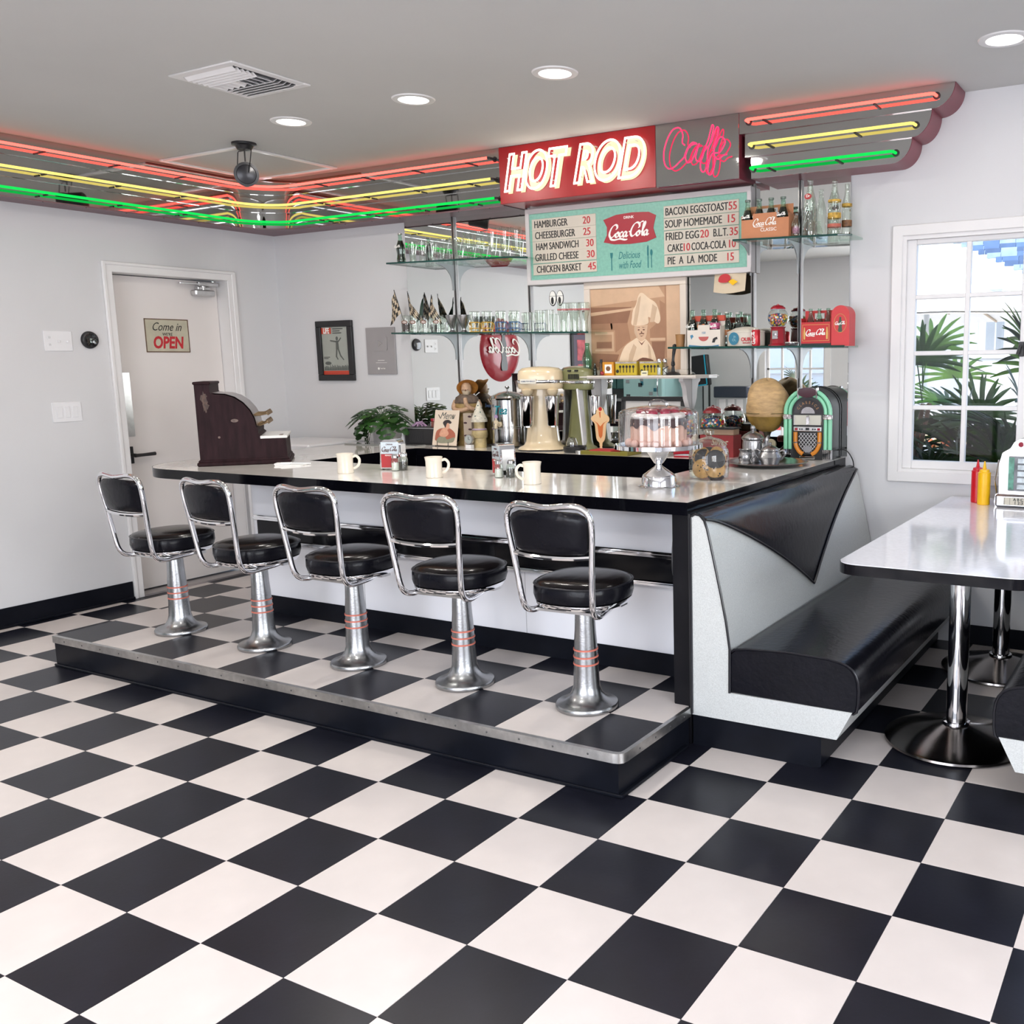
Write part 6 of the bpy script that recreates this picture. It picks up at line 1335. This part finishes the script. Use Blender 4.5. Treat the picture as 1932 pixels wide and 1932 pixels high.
# milkshake mixers
def mixer(x, y, rz, m, lab, cups, head='round'):
    t = thing('milkshake_mixer', lab, 'mixer', (x, y, CZ), rz, None)
    V = []; n = 40; secs = [(.160, .120, 0, 0), (.165, .125, .008, 0), (.155, .118, .020, 0), (.128, .095, .030, .0), (.112, .082, .055, .01), (.103, .074, .12, .015), (.088, .066, .22, .02), (.074, .058, .32, .025), (.072, .058, .365, .025)]
    for rx, ry, z, oy in secs:
        for k in range(n):
            a = 2*math.pi*k/n; ex = 2.6; c, s_ = math.cos(a), math.sin(a); fl = 1+(.03*math.cos(12*a) if .05 < z < .3 else 0)
            V.append((rx*fl*math.copysign(abs(c)**(2/ex), c), oy+ry*fl*math.copysign(abs(s_)**(2/ex), s_), z))
    F = [(i*n+k, i*n+(k+1) % n, (i+1)*n+(k+1) % n, (i+1)*n+k) for i in range(len(secs)-1) for k in range(n)]+[tuple(range(n))[::-1], tuple((len(secs)-1)*n+k for k in range(n))]
    MB().add(V, F).build('pedestal', m, t, ang=50); MB().add([(p[0]*1.01, p[1]*1.01, -.002 if i < n else .006) for i, p in enumerate(V[:2*n])], [(k, (k+1) % n, n+(k+1) % n, n+k) for k in range(n)]).build('rubber_foot', blackp, t)
    def lo(L_, mm, nm):
        V = []
        for rx, ry, z in L_:
            for k in range(n): a = 2*math.pi*k/n; c, s_ = math.cos(a), math.sin(a); V.append((rx*math.copysign(abs(c)**.72, c), -.012+ry*math.copysign(abs(s_)**.72, s_), z))
        MB().add(V, [(i*n+k, i*n+(k+1) % n, (i+1)*n+(k+1) % n, (i+1)*n+k) for i in range(len(L_)-1) for k in range(n)]+[tuple(range(n))[::-1], tuple((len(L_)-1)*n+k for k in range(n))]).build(nm, mm, t)
    lo([(.10, .06, .360), (.142, .092, .364), (.150, .100, .380), (.150, .100, .400)], m, 'motor_housing_lower')
    lo([(.153, .103, .399), (.156, .106, .403), (.156, .106, .413), (.153, .103, .417)], chrome, 'chrome_band')
    lo([(.150, .100, .416), (.150, .100, .445), (.144, .095, .470), (.120, .078, .486), (.06, .04, .494), (.01, .01, .496)], m, 'motor_housing_upper')
    if cups: MB().box(-.120, -.015, -.125, -.112, .396, .424, b=.002).build('name_badge', mat('badge_cream', (.66, .62, .52), .3), t); MB().text('HAMILTON BEACH', -.068, .410, .0115, -.1252, .9, bold=.02).build('badge_lettering', mat('navy_paint', (.02, .05, .12), .4), t)
    else:
        b = MB()
        for k in range(8): b.box(-.045+k*.014, -.038+k*.014, -.120, -.112, .425, .455)
        b.box(-.05, -.02, -.12, -.10, .470, .480).box(.02, .05, -.12, -.10, .470, .480).build('vent_slots', ink, t)
    for cx in (cups or []):
        MB().lathe([(.030, .366), (.040, .360), (.034, .338), (.020, .322), (.0001, .322)], 20, M=T(cx, -.075, 0)).build('spindle_hub', m, t)
        MB().tube([(cx, -.078, .325), (cx, -.078, .20)], .005, 8).build('spindle', chrome, t)
        MB().lathe([(.0001, .150), (.034, .150), (.036, .156), (.047, .322), (.050, .324), (.047, .327), (.045, .322), (.034, .16)], 30, M=T(cx, -.100, 0), cap=False).build('mixing_cup', chrome, t)
        MB().box(cx-.012, cx+.012, -.10, -.055, .140, .150).build('cup_rest', steel, t)
    return t
t = mixer(-1.600, 1.795, 28, cream, 'cream enamel milkshake mixer with two steel cups', (-.082, .082)); t.scale = (.90, .90, 1.0)
olive = mat('olive_enamel', (.20, .20, .09), .35, var=.08, scale=12)
# the olive one stands behind it, turned sideways
t = mixer(-1.395, 1.885, 0, olive, 'olive green milkshake mixer behind the cream one', None); t.scale = (.70, .50, .985)
MB().lathe([(.0001, .150), (.034, .150), (.036, .156), (.047, .322), (.050, .324), (.047, .327)], 26, M=T(.155, .0, 0), cap=False).build('mixing_cup', chrome, t)
MB().box(.085, .10, -.12, .0, .02, .36, M=RY(-8)).build('white_side_strip', plast, t)
t = thing('ash_dish', 'round black dish holding a crystal stopper, beside mixer', 'dish', (-1.330, 1.735, CZ)); MB().lathe([(.0001, 0), (.062, 0), (.068, .008), (.068, .030), (.062, .036), (.052, .034), (.048, .018), (.0001, .014)], 30).build('dish', blackp, t)
MB().lathe([(.0001, .014), (.030, .018), (.036, .045), (.024, .078), (.0001, .085)], 10, M=T(-.020, .0, .004)).build('crystal', thin_glass('handle_glass', (.75, .75, .78), .9, base=.2), t)
t = thing('jar_lid', 'small grey metal jar lid in front of the black dish', 'lid', (-1.262, 1.685, CZ)); MB().lathe([(.0001, 0), (.026, 0), (.027, .014), (.024, .017), (.0001, .017)], 24).build('lid', steel, t); MB().lathe([(.0272, .004), (.028, .008), (.0272, .012)], 24, cap=False).build('knurled_edge', alub, t)
t = thing('sundae_cutout', 'flat sundae sign in fluted glass shape with cherry on top', 'sign', (-1.172, 1.770, CZ)); 
P = smooth([(-.008, .035), (-.010, .055), (-.028, .075), (-.034, .12), (-.040, .165), (-.060, .185), (-.062, .200), (-.045, .215), (-.030, .222), (-.022, .245), (0, .262), (.020, .250), (.030, .225), (.050, .212), (.060, .198), (.058, .182), (.040, .165), (.034, .12), (.026, .075), (.010, .055), (.008, .035)], 3, True)
MB().poly(P, .002, .004).build('board', mat('sundae_cream', (.78, .52, .28), .45), t)
MB().poly([(-.050, .185), (-.02, .170), (0, .150), (.02, .170), (.050, .185), (.03, .172), (.02, .16), (.012, .095), (.0, .08), (-.012, .095), (-.02, .16), (-.03, .172)], -.002, .0008).poly([(-.008, .232), (-.002, .20), (.002, .20), (.004, .235)], -.002, .0008).build('orange_print', mat('sundae_orange', (.62, .16, .04), .45), t)
MB().disc(.002, .250, .011, .011, -.002, .0012).build('cherry_print', mat('cherry_red', (.5, .02, .02), .3), t); MB().lathe([(.0001, 0), (.050, 0), (.048, .006), (.012, .014), (.007, .036), (.0001, .037)], 22, M=S(1, .5, 1)).build('foot', mat('sundae_cream', (.78, .52, .28), .45), t)
t = thing('leaning_picture', 'black framed picture with grey mat leaning behind the cake', 'picture', (-.928, 1.930, CZ)); Ml = RX(-6)
b = MB()
for q in ((-.210, .210, .290, .315), (-.210, .210, 0, .025), (-.210, -.185, .025, .29), (.185, .210, .025, .29)): b.box(q[0], q[1], -.012, .006, q[2], q[3], b=.002, M=Ml)
b.build('frame', blackp, t); MB().box(-.185, .185, -.002, .004, .025, .290, M=Ml).build('mat_board', mat('mat_grey', (.52, .50, .48), .6), t); MB().box(-.130, .130, -.004, -.002, .06, .25, M=Ml).build('print', mat('print_taupe', (.40, .36, .33), .6, var=.15, scale=12), t)
t = thing('green_tray', 'olive green tray with a red cloth on the back counter', 'tray', (-1.062, 1.700, CZ)); MB().box(-.150, .150, -.075, .075, 0, .006, b=.002).box(-.155, .155, -.08, -.072, .0, .022, b=.003).box(-.155, .155, .072, .08, 0, .022, b=.003).box(-.155, -.147, -.075, .075, 0, .022, b=.003).box(.147, .155, -.075, .075, 0, .022, b=.003).build('tray', mat('olive_tray', (.22, .19, .03), .4), t)
MB().box(-.11, .03, -.06, .06, .006, .026, b=.004, M=RZ(4)).build('red_cloth', mat('red_cloth', (.46, .03, .03), .7), t, label='folded red cloth')
gumball(-.640, 1.800, CZ, 1.12, 'bright red gumball machine half hidden behind the cake dome', False, .112); gumball(-.492, 1.845, CZ, 1.16, 'dark red gumball machine left of the red crate sign', True, .115)
t = thing('stapler', 'small red stapler on the back counter under the dome', 'stapler', (-.590, 1.680, CZ), 10); MB().box(-.050, .050, -.014, .014, 0, .010, b=.003).box(-.050, .042, -.012, .012, .018, .034, M=RY(-6), b=.004).build('body', redp, t); MB().box(-.046, .040, -.008, .008, .010, .018).build('hinge', steel, t)
t = thing('spoon_rest', 'cream ceramic scoop between the two gumball machines', 'ornament', (-.548, 1.735, CZ)); MB().lathe([(.0001, .0), (.020, 0), (.010, .02), (.012, .055), (.022, .075), (.020, .098), (.008, .112), (.0001, .114)], 16).build('body', mat('ivory_plastic', (.66, .56, .40), .4), t); MB().sph(.013, 12, 8, M=T(.006, 0, .112)).build('knob', mat('ivory_plastic', (.66, .56, .40), .4), t)
t = thing('skate_crate', 'dark red wooden crate lettered SKATE behind the teapot', 'crate', (-.425, 1.760, CZ)); cr = mat('crate_red', (.26, .022, .025), .5, var=.1, scale=14)
MB().box(-.100, .100, -.004, .004, 0, .118, b=.001).build('front_board', cr, t); MB().box(-.100, .100, .09, .098, 0, .118).box(-.100, -.092, .004, .09, 0, .118).box(.092, .100, .004, .09, 0, .118).box(-.1, .1, .004, .09, 0, .006).build('side_boards', cr, t)
MB().box(-.08, .095, .01, .085, .118, .150, b=.002).build('tan_lining', mat('tan_card', (.36, .24, .16), .6), t); MB().box(-.1, .1, -.002, .095, .150, .158).build('black_lid', blackp, t)
b = MB().text('Silver', .015, .080, .052, -.004, .85, shear=.35, bold=.01).text('SKATE', .022, .030, .036, -.004, .9, bold=.03); b.build('cream_lettering', mat('crate_cream', (.60, .52, .42), .5), t)
t = thing('wrapped_globe', 'big tan crinkled paper covered globe on a dark stand', 'ornament', (-.158, 1.825, CZ)); random.seed(3)
V = []; n = 40; kk = 24
for i in range(kk+1):
    p_ = math.pi*i/kk; zc_ = -math.cos(p_)
    for k in range(n):
        a = 2*math.pi*k/n; r = .118*math.sin(p_)**.92*(1-.10*max(0, -zc_)**1.5) if 0 < i < kk else .0005
        r *= 1+.045*math.sin(3*a+zc_*4)+.03*math.sin(5*a-5*zc_+1)+.012*math.sin(11*a+9*zc_)+random.uniform(-.006, .006); V.append((r*math.cos(a), r*.85*math.sin(a), .275+.140*zc_+(.008*math.sin(2*a) if zc_ > .3 else 0)))
F = [(i*n+k, i*n+(k+1) % n, (i+1)*n+(k+1) % n, (i+1)*n+k) for i in range(kk) for k in range(n)]
b = MB(); lowr = []
b.v = [tuple(v_) for v_ in V]; b.f = F; b.m = [1 if i < 9 else 0 for i in range(kk) for k in range(n)]
b.build('paper_wrapping', [mat('crinkled_paper', (.50, .33, .16), .6, var=.2, scale=25, bump=.9, bscale=30, stretch=(1, 1, 2.5)), mat('oiled_paper', (.24, .15, .03), .4, var=.3, scale=18, bump=.6, bscale=30)], t)
MB().tube([(.114*math.cos(a), .097*math.sin(a), .238) for a in [k*math.pi/16 for k in range(32)]], .002, 5, closed=True).build('string', mat('string_olive', (.12, .09, .03), .7), t)
MB().lathe([(.0001, 0), (.055, 0), (.050, .02), (.030, .04), (.020, .07), (.012, .10), (.018, .125), (.030, .150), (.0001, .150)], 22).build('stand', mat('dark_bronze', (.05, .045, .03), .35, .4, var=.3), t)
MB().lathe([(.0001, -.008), (.028, -.008), (.028, .008), (.0001, .008)], 20, M=T(.034, -.030, .075) @ RX(80)).build('grey_knob', mat('putty_plastic', (.32, .29, .20), .5), t); MB().box(-.065, -.025, -.02, .02, .06, .095, b=.008).build('red_part', mat('crate_red', (.26, .022, .025), .5), t)

# ================================================================ THE ROOM BEHIND THE CAMERA (seen in the mirrors)
RY_ = -4.7
t = thing('refrigerator', 'pale turquoise refrigerator covered with magnets seen in mirror', 'refrigerator', (-4.50, RY_+.33, 0))
fm = mat('pale_turquoise', (.45, .72, .72), .3)
MB().box(-.30, .30, -.30, .30, .02, 1.62, b=.02).build('body', fm, t); MB().box(-.295, .295, .30, .33, .55, 1.61, b=.01).box(-.295, .295, .30, .33, .04, .54, b=.01).build('door', fm, t)
random.seed(11)
for k in range(16): x, z = random.uniform(-.26, .24), random.uniform(.75, 1.45); w_, h_ = random.uniform(.03, .06), random.uniform(.03, .07); MB().box(x-w_/2, x+w_/2, .33, .334, z, z+h_, b=.001).build('magnet', [mat('magnet_dark', (.05, .06, .07), .5), mat('magnet_teal', (.03, .20, .28), .5), mat('magnet_grey', (.35, .38, .4), .5)][k % 3], t)
MB().tube([(.24, .35, .9), (.24, .37, 1.1), (.24, .35, 1.3)], .008, 8).build('handle', chrome, t)
t = thing('kitchen_cabinet', 'teal wall cabinet in the kitchen seen in the mirror', 'cabinet', (-5.10, RY_+.01, 1.10)); MB().box(-.28, .28, 0, .3, 0, .85, b=.005).build('carcass', mat('teal_cabinet', (.07, .19, .18), .5), t); MB().box(-.27, -.005, .3, .318, .01, .84, b=.004).box(.005, .27, .3, .318, .01, .84, b=.004).build('door', mat('teal_cabinet', (.07, .19, .18), .5), t)
t = thing('kitchen_counter', 'dark counter unit below the microwave in the mirror', 'counter', (-5.4, RY_+.01, 0)); MB().box(-.75, .55, 0, .5, 0, .62, b=.005).build('base_unit', blackp, t); MB().box(-.76, .56, 0, .53, .62, .66, b=.005).build('worktop', pan, t)
t = thing('microwave', 'silver microwave oven seen in the mirror below wall shelf', 'microwave', (-5.02, RY_+.22, .66)); MB().box(-.23, .23, -.2, .18, .01, .32, b=.01).build('case', steel, t); MB().box(-.20, .08, .18, .19, .04, .28, b=.004).build('door', blackp, t); MB().box(.11, .21, .18, .188, .04, .28, b=.003).build('keypad', mat('keypad_grey', (.4, .4, .42), .4), t)
t = thing('grey_appliance', 'dark grey box appliance next to the microwave in mirror', 'appliance', (-5.55, RY_+.25, .66)); MB().box(-.22, .22, -.2, .2, 0, .42, b=.02).build('case', mat('charcoal_plastic', (.06, .065, .07), .4), t); MB().box(-.2, .2, .2, .206, .04, .38, b=.004).build('front', blackp, t)
t = thing('studio_light', 'black studio light with blue edges on a stand in mirror', 'studio light', (-3.69, RY_+.34, .02))
bl = mat('cyan_trim', (.02, .42, .62), .4); 
MB().tube([(0, 0, .55), (0, 0, 1.15)], .014, 8).tube([(-.09, .0, .45), (-.09, 0, 1.12)], .010, 8).build('stand_pole', blackp, t)
for a in (0, 120, 240): MB().tube([(0, 0, .6), (.28*math.cos(R(a+20)), .28*math.sin(R(a+20)), .01)], .01, 8).build('leg', blackp, t)
MB().box(-.20, .14, -.04, .04, 1.13, 1.52, b=.01, M=RY(-6)).box(.10, .22, -.10, .03, 1.16, 1.46, b=.01, M=RY(-14)).build('light_panel', blackp, t)
MB().box(-.205, -.19, -.03, .045, 1.13, 1.52, M=RY(-6)).box(.10, .115, -.03, .045, 1.14, 1.52, M=RY(-6)).box(-.19, .10, .035, .045, 1.13, 1.145, M=RY(-6)).build('blue_edge', bl, t)
t = thing('coffee_brewer', 'steel brewer with three white cards on rear counter in mirror', 'brewer', (-3.32, RY_+.27, 0)); MB().box(-.28, .30, -.25, .22, 0, .58, b=.004).build('base_cabinet', blackp, t); MB().box(-.22, .22, -.1, .2, .68, 1.12, b=.01).build('case', mat('pale_steel', (.55, .57, .58), .3, .4), t); MB().box(-.23, .23, -.1, .24, 1.00, 1.14, b=.01).build('head', mat('navy_plastic', (.02, .03, .05), .3), t)
for k in range(3): MB().box(-.165+k*.12, -.075+k*.12, .20, .204, .80, .98, b=.001).build('card', plast, t)
MB().box(-.10, .04, .1, .22, .585, .66, b=.01).build('red_tin', redp, t)

t = thing('parked_car', 'red car outside the rear window, seen in the mirror', 'car', (-2.35, -7.2, -.3))
MB().prism([(-1.6, .25), (1.6, .25), (1.65, .7), (.9, .85), (.55, 1.3), (-.7, 1.3), (-1.1, .85), (-1.6, .75)], -.7, .7, M=RX(90)).build('body', mat('car_red', (.60, .05, .04), .3, coat=.4), t)
MB().prism([(.80, .88), (.50, 1.24), (-.64, 1.24), (-.98, .88)], -.71, .71, M=RX(90)).build('side_windows', mat('car_glass', (.2, .25, .28), .1), t)
for x in (-1.0, 1.0): MB().lathe([(.0001, -.08), (.30, -.08), (.32, 0), (.30, .08), (.0001, .08)], 20, M=T(x, .66, .32) @ RX(90)).build('wheel', blackp, t)
# ================================================================ OUTSIDE THE WINDOW
ext = mat('exterior_white', (.62, .64, .67), .6, var=.02)
g = struct(sbox('ground_outside', -14, 14, -16, 30, -.35, -.25, m=mat('paving', (.55, .53, .50), .8, var=.1)))
t = thing('neighbour_house', 'white house with blue-grey shingled roof outside the window', 'house', (0, 0, 0))
MB().box(-.475, 5.0, 8.2, 13, -.3, 2.02).build('wall', ext, t); MB().box(-5, -.475, 10.5, 13, -.3, 2.35).build('side_wall', ext, t)
# gable roof: eave runs down to the right
def slopez(x): return 2.664-(x+.539)*.493
V = [(-3.2, 7.7, slopez(-3.2)-.0), (3.2, 7.7, slopez(3.2)), (3.2, 7.7, slopez(3.2)-.16), (-3.2, 7.7, slopez(-3.2)-.16)]
MB().add(V+[(x, 7.78, z) for x, y, z in V], [(0, 3, 2, 1), (4, 5, 6, 7), (0, 1, 5, 4), (3, 7, 6, 2)]).build('fascia', ext, t)
V = [(-3.2, 7.75, slopez(-3.2)-.13), (3.2, 7.75, slopez(3.2)-.13), (3.2, 8.3, slopez(3.2)-.13), (-3.2, 8.3, slopez(-3.2)-.13)]
MB().add(V+[(x, y, z+.02) for x, y, z in V], [(0, 1, 2, 3), (7, 6, 5, 4)]).build('soffit', ext, t)
shm = [mat('shingle_%s' % n_, c, .8, var=.25, scale=6) for n_, c in (('blue', (.07, .13, .27)), ('pale', (.20, .28, .42)), ('slate', (.05, .09, .18)))]
for r in range(25):
    z = 1.90+r*.048; y = 7.84+r*.02+.10
    xl = (2.664-z)/.493-.539
    for k in range(13):
        x = xl+k*.17+(.08 if r % 2 else 0)-.1
        if x > 1.45: continue
        MB().box(max(x, xl), x+.166, 0, .012, 0, .060, M=T(0, y, z) @ RX(-16)).build('shingle', shm[(r*7+k*5+k*k) % 3], t)
MB().add([(-2.2, 8.9, 4.3), (-.2, 8.9, 2.55), (3.4, 8.9, .9), (3.4, 9.3, 4.3)], [(0, 1, 2, 3)]).build('roof_deck', shm[0], t)
b = MB().box(-.30, .10, 8.16, 8.2, 1.45, 1.95).box(-.24, -.02, 8.14, 8.17, 1.50, 1.86)
b.build('window_frame', mat('exterior_grey_white', (.66, .68, .70), .5), t); MB().box(-.22, -.13, 8.13, 8.145, 1.52, 1.84).box(-.11, -.03, 8.13, 8.145, 1.52, 1.84).build('pane', mat('far_pane', (.30, .33, .36), .1), t)
t = thing('patio_umbrella', 'large white patio umbrella outside the window', 'umbrella', (-.35, 6.0, -.25)); Z_ = 2.25
V = [(0, 0, Z_+.25)]; n = 8
for k in range(n): a = 2*math.pi*(k+.5)/n; V.append((1.15*math.cos(a), 1.15*math.sin(a), Z_-.18))
MB().add(V+[(x, y, z-.02) for x, y, z in V], [(0, 1+k, 1+(k+1) % n) for k in range(n)]+[(9, 10+(k+1) % n, 10+k) for k in range(n)]).build('canopy', mat('umbrella_canvas', (.82, .80, .77), .7), t, ang=5)
MB().tube([(0, 0, 0), (0, 0, Z_+.3)], .025, 10).build('pole', ext, t)
for k in range(n): a = 2*math.pi*(k+.5)/n; MB().tube([(0, 0, Z_+.2), (1.12*math.cos(a), 1.12*math.sin(a), Z_-.20)], .01, 5).build('rib', mat('rib_wood', (.5, .40, .3), .6), t)
tag(MB().box(-3.5, 5.5, 5.2, 5.28, .15, .22).box(-3.5, 5.5, 5.2, 5.28, .95, 1.02).build('garden_rail', ext), 'white horizontal garden rail beyond the palms', 'rail')
t = thing('flower_bed', 'low bed of orange flowers and leaves outside the window', 'flower bed', (.1, 4.6, -.25)); b = MB(); random.seed(5)
for k in range(260): b.sph(random.uniform(.02, .045), 6, 4, m=random.choice((0, 0, 1, 2)), M=T(random.uniform(-1.2, 1.6), random.uniform(-.3, .3), random.uniform(.9, 1.15)))
b.build('blossoms', [mat('blossom_orange', (.62, .16, .06), .6), mat('blossom_cream', (.7, .55, .35), .6), mat('hedge_green', (.10, .22, .04), .6)], t)['kind'] = 'stuff'
MB().box(-1.3, 1.7, -.32, .32, .0, .92, b=.05).build('hedge', mat('hedge_green', (.10, .22, .04), .6, var=.6, scale=20), t)
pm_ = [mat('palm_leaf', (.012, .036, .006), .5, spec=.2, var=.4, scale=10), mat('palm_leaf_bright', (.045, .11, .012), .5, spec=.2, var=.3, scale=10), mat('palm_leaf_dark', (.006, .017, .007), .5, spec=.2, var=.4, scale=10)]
def palm(x, y, h, nf, lab, sd, mix=(0, 1, 2)):
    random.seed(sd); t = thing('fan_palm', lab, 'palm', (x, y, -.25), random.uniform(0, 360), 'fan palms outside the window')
    b = MB()
    for s_ in range(3): b.tube(smooth([(.03*s_, 0, 0), (.02*s_-.05, .03*s_, h*.5), (.06*math.cos(s_*2), .06*math.sin(s_*2), h*.82)], 4), .014, 8)
    b.build('trunk', mat('palm_trunk', (.08, .05, .03), .8, var=.4, scale=20), t)
    for f in range(nf):
        az = f*137.5; zz = h*(.35+.60*((f*.618) % 1)); el = random.uniform(5, 60)+25*(zz/h > .8); st_ = random.uniform(.12, .26)
        c = Vector((0, 0, zz)); d = Vector((math.cos(R(az))*math.cos(R(el)), math.sin(R(az))*math.cos(R(el)), math.sin(R(el)))); hub = c+d*st_
        o = MB(); side = d.cross(Vector((0, 0, 1))).normalized(); up = side.cross(d)
        o.tube([c, hub], .004, 5)
        nl = 11; L_ = random.uniform(.30, .46)
        for k in range(nl):
            a = R(-85+170*k/(nl-1)); ld = (d*math.cos(a)+side*math.sin(a)).normalized(); wd = ld.cross(up).normalized()
            L2 = L_*(1-.25*abs(math.sin(a))); W = .016
            pts = []
            for q in range(5):
                u = q/4; w2 = W*math.sin(math.pi*min(1, u*.85+.12))**.7; cc = hub+ld*L2*u-Vector((0, 0, 1))*L2*.25*u*u
                pts.append((cc-wd*w2, cc+up*.006*math.sin(u*3), cc+wd*w2))
            V = [p for r_ in pts for p in r_]; F = []
            for q in range(4): i = q*3; F += [(i, i+1, i+4, i+3), (i+1, i+2, i+5, i+4)]
            o.add(V, F)
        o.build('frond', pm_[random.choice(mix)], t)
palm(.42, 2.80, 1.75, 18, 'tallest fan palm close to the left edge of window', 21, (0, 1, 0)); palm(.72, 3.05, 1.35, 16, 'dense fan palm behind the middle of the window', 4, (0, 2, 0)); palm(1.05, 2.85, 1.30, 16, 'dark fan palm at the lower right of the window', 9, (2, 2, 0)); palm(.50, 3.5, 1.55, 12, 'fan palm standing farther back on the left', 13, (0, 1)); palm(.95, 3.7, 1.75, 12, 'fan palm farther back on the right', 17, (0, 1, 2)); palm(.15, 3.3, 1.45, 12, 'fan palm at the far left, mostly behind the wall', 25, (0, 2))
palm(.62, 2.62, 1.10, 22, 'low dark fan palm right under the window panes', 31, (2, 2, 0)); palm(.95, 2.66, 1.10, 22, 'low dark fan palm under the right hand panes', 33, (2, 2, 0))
palm(-2.9, -5.6, 1.55, 9, 'fan palm outside the rear window, left in the mirror', 41, (1, 1, 0)); palm(-2.2, -5.9, 1.85, 9, 'fan palm outside the rear window, right in the mirror', 43, (1, 0, 1))
tag(MB().box(-9, 9, -12.1, -12, -.3, 3.2).box(-9, 9, -12.0, -11.9, 1.2, 1.3).build('street_wall', ext), 'white street wall far outside the rear windows', 'wall')
